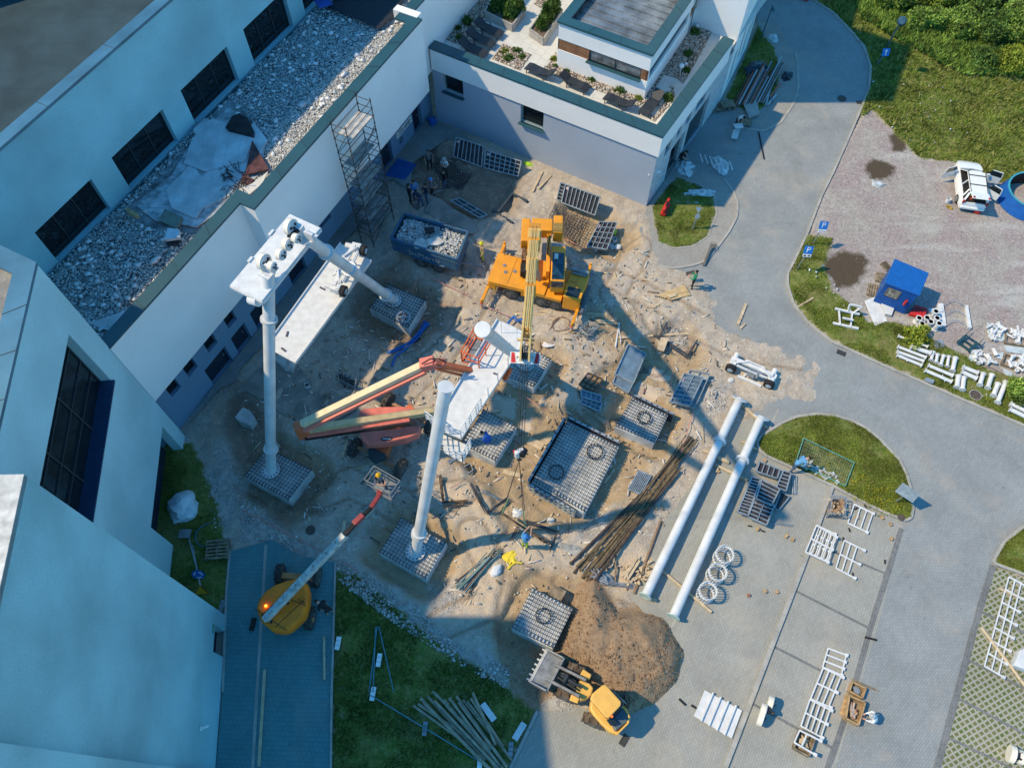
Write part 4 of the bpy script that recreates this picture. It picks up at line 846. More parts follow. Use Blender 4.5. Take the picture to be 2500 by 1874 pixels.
# ================= foundations =================
CONT=mat('foundation_concrete',(.60,.61,.60),.85,var=.18,scale=1.6,bump=.2,fine=.1)
REBAR=mat('rebar_steel',(.10,.11,.13),.6,.3,var=.3,scale=8); RUST=mat('rusty_rebar',(.17,.11,.075),.8,var=.35,scale=6)
STEELW=mat('white_painted_steel',(.66,.68,.70),.45,var=.09,scale=1.5,fine=.03,spec=.5)
STEELW2=mat('white_steel_plain',(.68,.69,.70),.5,var=.08,fine=.02)
GALV=mat('galvanised_steel',(.42,.46,.50),.45,.5,var=.15,scale=3)
BOLT=mat('dark_bolt',(.04,.045,.05),.5,.5)
def lerp2(c,u,v):
    return (c[0]*(1-u)+c[1]*u)*(1-v)+(c[3]*(1-u)+c[2]*u)*v
FG='square concrete foundation blocks topped with rebar mesh'
def block(k,label,zb=-.55,sp=.185,loops=True,ring=None):
    c=[Vector((p[0],p[1],BT)) for p in BLKW[k]]; m=sum(c,Vector())/4
    o=thing('foundation_block',label,'foundation block',(m.x,m.y,0),0,FG)
    mb=MB(); mb.prism([p[:2] for p in c],zb,BT-.1); mb.build('concrete_base',CONT,o,world=True,bevel=.015)
    mb=MB(); ci=[m+(p-m)*.965 for p in c]
    n1_=int((c[1]-c[0]).length/sp); n2_=int((c[3]-c[0]).length/sp)
    for i in range(n1_+1):
        u=i/n1_; a=lerp2(ci,u,0); b=lerp2(ci,u,1); mb.beam(a,b,.02,.02)
        for e,f in((a,b),(b,a)):
            d=(f-e).normalized()*.16
            if loops: mb.beam(e+Vector((0,0,-.1)),e+Vector((0,0,.07)),.03,.03); mb.beam(e+Vector((0,0,.07)),e+d+Vector((0,0,.05)),.03,.03)
    for j in range(n2_+1):
        v=j/n2_; a=lerp2(ci,0,v)+Vector((0,0,.026)); b=lerp2(ci,1,v)+Vector((0,0,.026)); mb.beam(a,b,.02,.02)
        for e,f in((a,b),(b,a)):
            d=(f-e).normalized()*.16
            if loops: mb.beam(e+Vector((0,0,-.12)),e+Vector((0,0,.07)),.03,.03); mb.beam(e+Vector((0,0,.07)),e+d+Vector((0,0,.05)),.03,.03)
    mb.build('rebar_mesh',REBAR,o,world=True)
    for (px,py,r) in (ring or []):
        p=P(px,py,BT); mb=MB(); mb.ring(p+XZ*.06,r*.9,r*.97,.02,n=18)
        for i in range(16): t=i*math.pi/8; mb.tube(p+Vector((r*.9*math.cos(t),r*.9*math.sin(t),-.05)),p+Vector((r*.9*math.cos(t),r*.9*math.sin(t),.2)),.028,n=6)
        mb.build('anchor_ring',BOLT,o,world=True)
    return o
block('b1','foundation block in shade carrying the tall lone white column at left')
block('b2','foundation block beside the blue hoses with a leaning column and a spoked ring on it')
block('b3','foundation block under the crane boom tip behind the white deck')
block('b4','foundation block on which a worker in blue overalls crouches')
block('b5','largest foundation block, enclosed by formwork panels',ring=[(1358,1153,.42),(1452,1103,.45)])
block('b6','foundation block standing nearest the two long white pipes',ring=[(1572,1020,.38)])
block('b7','foundation block carrying the leaning white column in front')
block('b8','foundation block beside the brown soil heap in front of the loader',ring=[(1326,1503,.38)])
def tri(name,label,pix,z0,z1,m,cat,bev=.03):
    w=PW(pix,z1); c=Vector((sum(a for a,b in w)/len(w),sum(b for a,b in w)/len(w),0)); mb=MB(); mb.prism([(a-c.x,b-c.y) for a,b in w],z0,z1); q=mb.build(name,m,bevel=bev); q.location=c; return tag(q,label,cat)
tri('concrete_lump','rough small concrete block in the shaded pit left of the tall column',[(573,1018),(592,993),(612,1003),(622,1020),(609,1037),(585,1028)],-.6,.3,CONT,'concrete block')
tri('concrete_lump','shaded concrete footing under the lower end of the left white deck',[(665,872),(690,858),(720,880),(711,902),(690,895)],-.5,.5,CONT,'concrete block')
tri('concrete_slab','flat stained concrete slab right of the shaded pit',[(572,958),(630,900),(700,868),(735,900),(790,950),(745,985),(700,1020),(640,975),(600,955)],-.3,.12,mat('stained_slab',(.30,.28,.25),.9,var=.2,scale=1.2,bump=.2),'slab')
tri('concrete_slab','smaller concrete slab beside the red lift knuckle',[(735,985),(790,938),(850,980),(870,1000),(800,1035),(740,1030),(712,1010)],-.2,.2,MATS['stained_slab'],'slab')
tri('concrete_slab','rounded grey paving slab strip behind the blue dump trailer',[(1010,495),(1040,470),(1080,488),(1100,505),(1160,540),(1170,560),(1155,572),(1125,565),(1060,530),(1005,505)],-.3,.14,MATS['stained_slab'],'slab')
# loose ring with cross spokes on b2
o=thing('spoked_ring','pale steel ring with crossed spokes resting on the foundation beside the blue hoses','ring',P(985,774,BT+.06)); mb=MB(); mb.ring((0,0,0),.33,.44,.05); mb.build('rim',GALV,o); mb=MB(); mb.beam((-.34,0,0),(.34,0,0),.08,.04); mb.build('spoke',GALV,o); mb=MB(); mb.beam((0,-.34,.0),(0,.34,.0),.08,.03); mb.build('spoke',GALV,o)
# ================= leaning columns and service decks =================
CR=.26
def column(par,base,top,r=CR,cap=True,flange=.46,rings=(.12,),botring=True):
    base=Vector(base);top=Vector(top);ax=(top-base).normalized()
    mb=MB(); mb.tube(base+XZ*.05,top,r,n=28); q=mb.build('column_shaft',STEELW,par,world=True,smooth=True)
    mb=MB(); mb.ring(base+XZ*.06,r*.7,flange,.06,n=28); f=mb.build('base_flange',STEELW,par,world=True)
    mb=MB()
    for i in range(14): t=2*math.pi*i/14; p=base+Vector((math.cos(t),math.sin(t),0))*(flange*.84)+XZ*.09; mb.tube(p,p+XZ*.05,.035,n=6)
    b=mb.build('flange_bolts',BOLT,None); b.data.transform(worldmat(par).inverted()); b.parent=f
    for t in rings:
        p=base.lerp(top,t); mb=MB(); mb.ring(p,r,r+.11,.05,ax,24); mb.ring(p+ax*.07,r,r+.11,.05,ax,24); mb.build('joint_flange',STEELW,par,world=True)
    if cap: mb=MB(); mb.tube(top,top+ax*.04,r+.05,n=28); mb.build('end_cap',STEELW2,par,world=True)
def deckbox(par,c,z,th=.1,name='deck_plate',m=None):
    mb=MB(); mb.prism([p[:2] for p in c],z-th,z); return mb.build(name,m or STEELW2,par,world=True,bevel=.01)
def rail(par,a,b,h=1.0,n=4,r=.02,levels=(.5,1.0),name='railing'):
    mb=MB(); a=Vector(a);b=Vector(b)
    for i in range(n+1): p=a.lerp(b,i/n); mb.tube(p,p+XZ*h,r,n=6)
    for l in levels: mb.tube(a+XZ*h*l,b+XZ*h*l,r,n=6)
    return mb.build(name,STEELW,par,world=True)
# left A-frame
lt=thing('ropeway_tower','left white steel tower: two leaning columns, pulley platform on top, long deck below','steel tower',P(662,1148,BT))
c1b,c1t=P(662,1148,BT),P(655,663,12.6); column(lt,c1b,c1t,rings=(.13,.80),cap=False)
c2b,c2t=P(961,734,BT),P(752,584,12.6); column(lt,c2b,c2t,rings=(.12,.60,.84),cap=False)
pc=[Vector((*p[:2],0)) for p in (P(561,696,12),P(707,522,12),P(782,556,12),P(639,735,12))]; deckbox(lt,pc,12.0,.12,'pulley_platform')
mb=MB()
for i in range(4): mb.beam(pc[i]+XZ*11.86,pc[(i+1)%4]+XZ*11.86,.08,.14)
mb.build('platform_edge',STEELW,lt,world=True)
for a,b in((P(657,500+75,12.02),P(668,562,12.02)),(P(606,640,12.02),P(616,628,12.02))): mb=MB(); mb.beam(a,b,.12,.1); mb.build('edge_bracket',STEELW,lt,world=True)
dk=[Vector((*P(x,y,5)[:2],0)) for x,y in((907,636),(832,594),(650,846),(722,886))]
deckbox(lt,dk,5.0,.14,'lower_deck'); mb=MB()
for a,b in((dk[1],dk[2]),(dk[3],dk[0])): mb.beam(a+XZ*5.04,b+XZ*5.04,.05,.14)
mb.build('deck_edge',STEELW,lt,world=True)
mb=MB(); mb.tube(P(722,886,4.2)+Vector((-.3,.6,0)),P(700,900,1.2),.14,n=14); mb.build('strut',STEELW,lt,world=True)
for px,py,a in((787,704,-30),(701,815,85),(692,853,-40)): mb=MB(); mb.box(P(px,py,5.03),(.32,.09,.03),rz=R(a)); mb.build('slot_plate',mat('purple_grey',(.08,.07,.11),.6),lt,world=True)
mb=MB(); mb.tube(P(632,736,11.75),P(612,730,11.6),.22,n=16); mb.build('drain_pot',STEELW,lt,world=True)
CREAM=mat('cream_tyre_lining',(.80,.73,.62),.6,var=.05); TYRE=mat('tyre_rubber',(.022,.022,.024),.8,var=.3,scale=8,bump=.2); HUB=mat('blue_white_hub',(.45,.58,.68),.4,.3)
sx=Vector((.9,-.42,.15)).normalized()
def sheave(par,p,r,w=.2,ax=sx,drum=True):
    ax=Vector(ax).normalized(); mb=MB(); mb.tube(p-ax*w,p+ax*.02,r,n=26); q=mb.build('pulley_wheel',CREAM,par,world=True,smooth=True)
    mb=MB(); mb.tube(p+ax*.02,p+ax*.05,r*.86,n=24); f=mb.build('pulley_face',STEELW,None); f.data.transform(worldmat(par).inverted()); f.parent=q
    side=ax.cross(XZ).normalized(); upv=side.cross(ax); mb=MB()
    for i in range(3):
        t=2*math.pi*i/3+.6; c=p+(side*math.cos(t)+upv*math.sin(t))*r*.48; mb.tube(c+ax*.04,c+ax*.1,r*.17,n=10)
    mb.tube(p+ax*.04,p+ax*.14,r*.13,n=10); b=mb.build('hub_bolts',BOLT,None); b.data.transform(worldmat(par).inverted()); b.parent=q
def sheave_train(label,ps,par_p,group):
    o=thing('pulley_assembly',label,'pulley assembly',par_p,0,group)
    for p,r in ps: sheave(o,p,r)
    m=sum((p for p,r in ps),Vector())/len(ps); mb=MB()
    for p,r in ps: mb.beam(m,p,.12,.16)
    mb.build('carrier_arm',STEELW,o,world=True); mb=MB(); mb.box(m+XZ*.15,(.3,.22,.2),rz=.5); mb.tube(m+sx*.1,m+sx*.3+XZ*.1,.07); mb.build('damper_block',BOLT,o,world=True); return o
for nm,cc,tp,g_,wh in(('left',(642,645),c1t,0,[((648,640),.35,12.95),((690,622),.24,13.1),((668,651),.2,13.0)]),('right',(720,585),c2t,0,[((714,555),.35,13.2),((706,597),.27,13.0),((727,583),.2,13.2)])):
    for (q,r,z) in wh: sheave(lt,P(*q,z),r)
    m=P(*cc,12.9) if nm=='left' else P(716,576,13.0)
    mb=MB(); mb.box(m,(.35,.25,.25),rz=.6); mb.tube(m,m+Vector((.2,.25,.1)),.08); mb.tube(m,m+Vector((-.2,-.1,.1)),.06); mb.build('damper_block',BOLT,lt,world=True)
    mb=MB(); mb.box(tp+XZ*.02,(.7,.55,.06),rz=R(62)); mb.box(tp+XZ*.25+Vector((.12,-.05,0)),(.12,.42,.45),rz=R(62)); mb.build('head_bracket',STEELW2,lt,world=True)
mb=MB(); mb.box(P(733,562,12.9),(.28,.3,.5),rz=R(62)); mb.build('cover_box',STEELW2,lt,world=True)
def bogie(name,label,A,B,z,side,group=None,zoff=.3):
    """wheel carriage: A,B tyre centres; side = unit vector toward the tyres"""
    A=Vector(A);B=Vector(B);m=(A+B)/2; ang=math.atan2((B-A).y,(B-A).x); o=thing(name,label,'wheel carriage',(m.x,m.y,z),ang,group)
    L=(B-A).length/2; s=1 if side>0 else -1
    for x in(-L,L):
        mb=MB(); mb.tube((x,s*.0,.0),(x,s*.26,.0),.30,n=26); mb.m(0); t=mb.build('tyre',TYRE,o,bevel=.03,smooth=False)
        mb=MB(); mb.tube((x,s*.25,0),(x,s*.275,0),.16,n=18); mb.tube((x,s*.27,0),(x,s*.32,0),.05,n=10); r=mb.build('rim',HUB,t)
        mb=MB(); mb.box((x,-s*.28,.08),(.42,.5,.34)); mb.box((x,-s*.1,.2),(.30,.22,.28)); mb.build('axle_housing',STEELW2,o,bevel=.02)
        mb=MB(); mb.tube((x,-s*.5,.12),(x,-s*.85,.12),.14,n=14); mb.build('drive_motor',STEELW2,o)
    mb=MB(); mb.beam((-L,-s*.35,.3),(L,-s*.35,.3),.22,.14); mb.beam((-L*.8,-s*.05,.25),(L*.8,-s*.05,.25),.1,.1); mb.build('main_beam',STEELW2,o,bevel=.01)
    mb=MB(); mb.beam((-L*.5,-s*.7,.1),(L*.5,-s*.7,.1),.1,.1); mb.beam((-L*.4,-s*.7,.1),(-L*.4,-s*.3,.3),.08,.08); mb.beam((L*.4,-s*.7,.1),(L*.4,-s*.3,.3),.08,.08); mb.build('side_frame',STEELW,o)
    mb=MB(); mb.tube((-L*.45,s*.1,.42),(L*.2,s*.1,.42),.06); mb.tube((-L*.2,-s*.05,.5),(L*.5,-s*.1,.42),.05); mb.box((0,s*.12,.2),(.4,.2,.25)); mb.tube((L*.3,s*.15,.2),(L*.3,s*.15,.6),.07); mb.build('hydraulics',GALV,o)
    mb=MB(); mb.beam((-L*.9,-s*.1,.36),(-L*.3,-s*.5,.46),.08,.1); mb.beam((L*.9,-s*.1,.36),(L*.3,-s*.5,.46),.08,.1); mb.beam((-L*.6,s*.16,.5),(L*.6,s*.16,.5),.04,.12); mb.build('bracing',STEELW2,o)
    return o
bogie('wheel_carriage','white two-wheeled carriage mounted on the left lower deck',P(882,610,5.5),P(833,709,5.5),5.5,1,'white wheel carriages of the ropeway')
bogie('wheel_carriage','white two-wheeled carriage standing on the dirt above the long pipes',P(1786,895,.3),P(1879,934,.3),.3,-1,'white wheel carriages of the ropeway')
mb=MB(); mb.beam(P(1800,918,.1),P(1858,943,.1),.16,.16); mb.beam(P(1815,920,.1),P(1822,912,.1),.1,.1); tag(mb.build('steel_bar',STEELW2),'white square bar lying in front of the grounded wheel carriage','steel bar')
# middle A-frame
mt=thing('ropeway_tower','middle white steel tower still under the crane, deck with railings and one leaning column','steel tower',P(1285,889,BT))
c3b,c3t=P(1285,889,BT),P(1178,804,13.5); column(mt,c3b,c3t,rings=(.10,))
md=[Vector((*P(x,y,6)[:2],0)) for x,y in((1214,781),(1293,815),(1126,1070),(1056,1042))]; deckbox(mt,md,6.0,.16,'service_deck'); mb=MB()
mb.beam(md[0]+XZ*6.05,md[3]+XZ*6.05,.06,.18); mb.beam(md[1]+XZ*6.03,md[2]+XZ*6.03,.06,.18); mb.build('deck_edge',STEELW,mt,world=True)
for i,t in enumerate((.33,.48,.62,.76,.88)): p=md[1].lerp(md[2],t)+XZ*6; rail(mt,p,p+(md[2]-md[1]).normalized()*.02,.9,1,.018,(1.0,),'guard_post')
lo=[P(1082,1048,5.4),P(1118,1066,5.4),P(1146,1082,5.4),P(1126,1128,5.4),P(1082,1100,5.4)]
ld=[Vector((p.x,p.y,0)) for p in (P(1078,1058,5.3),P(1150,1090,5.3),P(1130,1128,5.3),P(1082,1102,5.3))]; deckbox(mt,ld,5.3,.08,'end_balcony')
for a,b in((ld[0],ld[3]),(ld[3],ld[2]),(ld[2],ld[1])): rail(mt,a+XZ*5.3,b+XZ*5.3,.9,3,.03,(.35,.65,1.0))
rail(mt,md[2]+XZ*6,md[2].lerp(md[1],.28)+XZ*6,.9,4,.025,(.35,.65,1.0)); rail(mt,md[3]+XZ*6,md[3].lerp(md[2],.6)+XZ*6,.9,2,.025,(.35,.65,1.0)); rail(mt,P(1042,1025,6),P(1062,1040,6),.9,2,.03,(.35,.65,1.0))
rail(mt,P(1224,812,6),P(1262,828,6),1.0,1,.015,(1.0,)); mb=MB(); mb.beam(P(1236,862,6.05),P(1246,835,7.1),.05,.05); mb.beam(P(1215,850,6.1),P(1238,853,6.1),.05,.08); mb.build('brace',STEELW,mt,world=True)
mb=MB(); mb.box(P(1209,912,6.03),(.2,.08,.03),rz=-.4); mb.build('slot_plate',MATS['purple_grey'],mt,world=True)
fp=thing('ropeway_column','leaning white capped column in front, bolted to the lower foundation block','steel column',P(1015,1345,BT)); column(fp,P(1015,1345,BT),P(1088,945,12.5),rings=(.125,.14),flange=.50)
mb=MB(); [mb.tube(p,p+Vector((.06,0,0)),.04,n=8) for p in (P(1035,1170,4.7)+Vector((-.3,0,0)),P(1036,1160,4.9)+Vector((-.3,0,0)))]; mb.build('bolt_lug',GALV,fp,world=True)
# ================= long pipes lying on the paving =================
def longpipe(label,a,b,mid):
    A=P(*a,.5);B=P(*b,.5); ax=(A-B).normalized(); o=thing('steel_pipe',label,'steel pipe',B,0,'long white column pipes on the ground')
    mb=MB(); mb.tube(B,A,CR*.87,n=28); mb.build('pipe_shaft',STEELW,o,world=True,smooth=True)
    fx=(ax+XZ*.9).normalized(); mb=MB(); mb.ring(A+ax*.05,.10,.44,.06,fx,28); f=mb.build('angled_flange',STEELW,o,world=True); mb=MB()
    s1=fx.cross(XZ).normalized(); s2=s1.cross(fx)
    for i in range(14): t=2*math.pi*i/14; p=A+ax*.05+(s1*math.cos(t)+s2*math.sin(t))*.37; mb.tube(p,p+fx*.035,.03,n=6)
    q=mb.build('bolt_holes',BOLT,None); q.data.transform(worldmat(o).inverted()); q.parent=f
    m=P(*mid,.5); t=(m-B).dot(ax); m=B+ax*t; mb=MB(); mb.ring(m,CR,CR+.1,.06,ax); mb.ring(m+ax*.08,CR,CR+.1,.06,ax); mb.build('joint_flange',STEELW,o,world=True)
    mb=MB(); mb.ring(B,CR*.9,CR+.07,.04,ax); mb.tube(B-ax*.01,B+ax*.03,CR*.95,n=24); mb.build('end_plate',mat('pale_green_plate',(.5,.65,.60),.5),o,world=True)
longpipe('left one of the two long white pipes on the paving',(1805,975),(1575,1455),(1757,1079)); longpipe('right one of the two long white pipes on the paving',(1858,1020),(1644,1505),(1811,1123))
WG='timber battens under the long white pipes'
def timber(a,b,w,h,label,m=None,group=None,z=None,name='timber_beam',cat='timber'):
    p=G(*a,h/2+.02);q=G(*b,h/2+.02)
    if z is not None: p.z=q.z=z
    d=q-p; o=MB(); o.beam((0,0,0),d,w,h); x=o.build(name,m or WOODP,bevel=.004); x.location=p; return tag(x,label,cat,group)
for a,b,w,l in[((1796,977),(1870,1048),.12,'batten under the flanged ends of both long pipes'),((1715,1100),(1775,1130),.16,'short thick batten left of the middle of the left pipe'),((1745,1138),(1822,1175),.12,'thin batten between both pipes beside the stacked panels'),((1808,1080),(1846,1100),.12,'batten under the right pipe near the grass island'),((1613,1392),(1735,1496),.11,'long batten crossing under the lower ends of both pipes'),((1566,1452),(1602,1469),.12,'batten end sticking out below the left pipe'),((1750,1120),(1778,1132),.16,'second thick block under the left pipe middle'),((1746,1155),(1752,1142),.1,'small wedge standing under the left pipe')]: timber(a,b,w,.12,l,None,WG)
# anchor cages
AG='white anchor cages standing on the paving'
ac=None
for i,(px,py,l) in enumerate([(1766,1357,'topmost of the three white anchor ring cages'),(1749,1400,'middle one of the three white anchor ring cages'),(1725,1446,'lowest of the three white anchor ring cages')]):
    p=P(px,py,.45)
    if ac is None:
        ac=thing('anchor_cage',l,'anchor cage',(p.x,p.y,.02),0,AG)
        for z in(.08,.72): mb=MB(); mb.ring((0,0,z),.37,.46,.035,n=28); mb.build('ring_plate',STEELW2,ac)
        for k in range(20): t=2*math.pi*k/20; mb=MB(); mb.tube((.42*math.cos(t),.42*math.sin(t),0),(.42*math.cos(t),.42*math.sin(t),.95),.022,n=6); mb.build('anchor_rod',STEELW2,ac)
    else: dup(ac,(p.x,p.y,.02),.2*i,l)
# ================= small white pipes in the grass =================
FX=lambda x,y:(1850+x*.2956,750+y*.2956)
SPG='white flanged pipes laid out on the verge'
PL=[((1150,245),(1395,335),.07,'thin speckled white pipe topmost on the verge'),((1145,335),(1380,425),.09,'uppermost of the three parallel long white pipes at left of the verge'),((1140,375),(1360,455),.09,'middle of the three parallel long white pipes at left of the verge'),((1140,405),(1345,490),.09,'lowest of the three parallel long white pipes at left of the verge'),((1250,338),(1415,392),.13,'thick white pipe above the row of short ones'),
((1440,380),(1420,450),.09,'first short pipe of the row below the grey square plate'),((1475,400),(1462,470),.09,'second short pipe of the row below the grey square plate'),((1525,410),(1500,490),.09,'third short pipe of the row, with a green lower flange'),((1568,415),(1555,500),.08,'fourth short pipe of the row, the thinnest'),((1620,430),(1595,540),.12,'fifth and longest pipe of the row, with green foot'),
((1395,490),(1600,575),.10,'upper of the two long pipes above the grey lying block'),((1370,530),(1590,625),.10,'lower of the two long pipes above the grey lying block'),((1680,505),(1805,555),.12,'upper of the two stacked medium pipes below the fittings heap'),((1670,545),(1795,600),.12,'lower of the two stacked medium pipes below the fittings heap'),
((1645,580),(1630,675),.13,'left one of the close pair of short pipes by the kerb'),((1690,590),(1678,695),.12,'right one of the close pair of short pipes by the kerb'),((1848,560),(1820,655),.12,'short pipe just above the manhole'),((1920,570),(1885,680),.12,'short pipe above right of the manhole'),((1970,645),(1930,745),.13,'short pipe right of the manhole'),((2035,630),(1965,800),.13,'long upright-lying pipe right of the manhole'),
((2150,750),(2230,790),.10,'topmost of four pipes at the right picture edge'),((2140,800),(2230,845),.10,'second of four pipes at the right picture edge'),((2070,805),(2230,885),.12,'third of four pipes at the right picture edge'),((2065,850),(2230,930),.12,'lowest of four pipes at the right picture edge')]
for a,b,r,l in PL:
    A=G(*FX(*a),r+.05);B=G(*FX(*b),r+.05); o=thing('flanged_pipe',l,'pipe',A,0,SPG); ax=(B-A).normalized(); mb=MB(); mb.tube(A,B,r,n=14); mb.build('pipe_shaft',STEELW2,o,world=True,smooth=True)
    for p,s in((A,1),(B,-1)): mb=MB(); mb.ring(p+ax*s*.02,r*.7,r+.05,.04,ax,16); mb.build('flange',STEELW2,o,world=True)
FY=lambda x,y:(2200+x*.181,740+y*.181)
UG='upright white flanged stubs by the blue hut'
for i,(t,b,l) in enumerate([((250,205),(198,255),'leftmost upright stub'),((275,270),(238,330),'front left upright stub'),((340,200),(305,250),'upright stub in the middle of the back row'),((402,245),(355,305),'front middle upright stub'),((482,205),(440,255),'upright stub at the right of the back row'),((467,110),(405,188),'tallest upright stub next to the red board'),((517,262),(447,350),'front right upright stub')]):
    p=P(*FY(*b),.04); h=.45 if i<5 else .62; o=thing('pipe_stub','white '+l,'pipe stub',p,0,UG); q=Vector((0,0,h)); mb=MB(); mb.tube((0,0,0),q,.13,n=18); mb.build('pipe_shaft',STEELW2,o,smooth=True)
    for z in(.03,h-.03): mb=MB(); mb.tube((0,0,z-.03),(0,0,z+.03),.19,n=20); mb.build('flange',STEELW2,o)
# ================= crane =================
ORG=mat('crane_orange',(.80,.33,.02),.42,var=.08,scale=1.5,spec=.5,fine=.05); CRM=mat('boom_cream',(.76,.50,.17),.5,var=.06,scale=2,fine=.08); BLK=mat('black_rubber',(.02,.02,.022),.7,var=.3); TYR=mat('dusty_tyre',(.085,.08,.075),.9,var=.3,scale=6,bump=.4,bscale=20)
RIMG=mat('dusty_rim',(.14,.135,.13),.7,var=.2); GREY=mat('dull_grey_metal',(.28,.30,.32),.5,.4,var=.15); REDP=mat('red_plastic',(.62,.03,.025),.45); BLUEP=mat('bright_blue',(.01,.11,.42),.5,var=.1)
GLB=mat('blue_cab_glass',(.02,.07,.12),.08,var=.4,scale=3,spec=.7); YEL=mat('loader_yellow',(.82,.46,.10),.45,var=.06,spec=.5); YEL2=mat('lift_yellow',(.92,.23,.008),.5,var=.12,scale=2)
PINK=mat('faded_red',(.74,.20,.15),.5,var=.1,scale=2); ORR=mat('orange_red',(.66,.16,.06),.5,var=.1)
def part(par,name,m,f,bevel=0,smooth=False,sub=None):
    """build a part in world coordinates; sub = parent part for a sub-part"""
    mb=MB(); f(mb)
    if sub is None: return mb.build(name,m,par,world=True,bevel=bevel,smooth=smooth)
    q=mb.build(name,m,None,bevel=bevel,smooth=smooth); q.data.transform(worldmat(par).inverted()); q.parent=sub; return q
def lpart(par,name,m,f,bevel=0,smooth=False):
    mb=MB(); f(mb); return mb.build(name,m,par,bevel=bevel,smooth=smooth)
def wheel(par,c,ax,r,w,tm=None,rm=None,lugs=0,local=True,rimr=.55):
    c=Vector(c);ax=Vector(ax).normalized()
    mb=MB(); mb.tube(c-ax*w/2,c-ax*w/2+ax*.05,r*.9,r,n=26); mb.tube(c-ax*(w/2-.05),c+ax*(w/2-.05),r,n=26); mb.tube(c+ax*w/2-ax*.05,c+ax*w/2,r,r*.88,n=26)
    if lugs:
        x=ax.cross(XZ).normalized(); y=x.cross(ax)
        for i in range(lugs):
            t=2*math.pi*i/lugs; d=x*math.cos(t)+y*math.sin(t); s=1 if i%2 else -1
            mb.beam(c+d*(r+.02)+ax*s*w*.05,c+(x*math.cos(t+.13)+y*math.sin(t+.13))*(r+.02)+ax*s*w*.48,.07,.07,up=d)
    t=mb.build('wheel',tm or TYR,par,world=not local)
    def rim(m2): m2.tube(c+ax*(w/2-.02),c+ax*(w/2+.012),r*rimr,n=20); m2.tube(c+ax*(w/2),c+ax*(w/2+.06),r*.2,n=10)
    m2=MB(); rim(m2); q=m2.build('rim',rm or RIMG,None)
    if not local: q.data.transform(worldmat(par).inverted())
    q.parent=t; return t
A0=P(1189,684,1.35);A1=P(1416,744,1.25);A2=P(1207,612,1.35)
cx=(A1-A0);CL=cx.length;cx.z=0;cx.normalize();cy=Vector((-cx.y,cx.x,0));CWd=(A2-A0).dot(cy); ang=math.atan2(cx.y,cx.x)
cr=thing('mobile_crane','orange mobile crane with raised telescopic boom standing on outriggers','crane',(A0.x,A0.y,0),ang)
W_=CWd
def deck(mb):
    L=CL; wells=[(.95,1.95),(2.95,3.5),(3.55,4.6)]
    mb.prism([(0,.1),(0,W_-.05),(.1,W_),(L*.62,W_),(L*.62,0),(.1,0)],1.0,1.32)
    mb.prism([(0,.06),(0,W_-.06),(.5,W_-.02),(.5,.02)],.55,1.0); mb.prism([(2.05,.02),(2.05,W_-.02),(2.85,W_-.02),(2.85,.02)],.6,1.0)
    mb.prism([(L*.62,0),(L*.62,W_),(L*.80,W_),(L*.80,0)],.95,1.22)
lpart(cr,'chassis_deck',ORG,deck,.03)
lpart(cr,'hood',ORG,lambda m:(m.prism([(CL*.80,.85),(CL*.80,W_),(CL,W_-.1),(CL,.85)],.7,1.42)),.05)
lpart(cr,'driver_cab',ORG,lambda m:(m.prism([(CL*.82,-.05),(CL*.80,.83),(CL+.02,.83),(CL+.0,-.05)],.55,1.75)),.05)
lpart(cr,'roof_window',mat('tinted_window',(.02,.035,.05),.25),lambda m:m.box((CL*.905,.38,1.77),(CL*.13,.62,.03)))
lpart(cr,'windscreen',GLASS,lambda m:m.box((CL+.03,.38,1.35),(.03,.75,.6)))
lpart(cr,'front_bumper',mat('grey_bumper',(.12,.15,.18),.5),lambda m:m.box((CL+.15,.75,.75),(.22,W_*.9,.35)),.03)
lpart(cr,'silencer',GREY,lambda m:(m.tube((CL*.80,W_-.05,1.55),(CL-.05,W_-.1,1.55),.13,n=16),m.box((CL*.9,W_-.3,1.5),(.9,.12,.1))))
for x in(1.42,3.28,4.15):
    for y,a in((.18,-1),(W_-.18,1)): wheel(cr,(x,y,.5),(0,a,0),.5,.36)
for x,y,s in((.05,-.0,-1),(.05,W_,1),(CL-.1,-.0,-1),(CL-.15,W_,1)):
    o=lpart(cr,'outrigger_beam',ORG,lambda m:(m.beam((x,y,.75),(x-.03,y+s*1.15,.72),.17,.2),m.tube((x-.03,y+s*1.12,.95),(x-.03,y+s*1.12,.08),.07,n=10)),.01)
    mb=MB(); mb.ring((x-.03,y+s*1.12,.5),.07,.1,.3,n=12); q=mb.build('striped_jack',stripemat('red_white_stripe',(.7,.68,.65),(.55,.05,.04),6,2,.5),o); 
    mb=MB(); mb.tube((x-.03,y+s*1.12,.03),(x-.03,y+s*1.12,.09),.26,n=16); mb.build('pad',GREY,o)
for x,y in((.35,1.35),(.55,.9),(1.05,1.1),(1.75,.95),(3.4,1.1),(3.3,.7)): lpart(cr,'deck_plate',GREY,lambda m:m.tube((x+.3,y,1.33),(x+.3,y,1.345),.11,n=14))
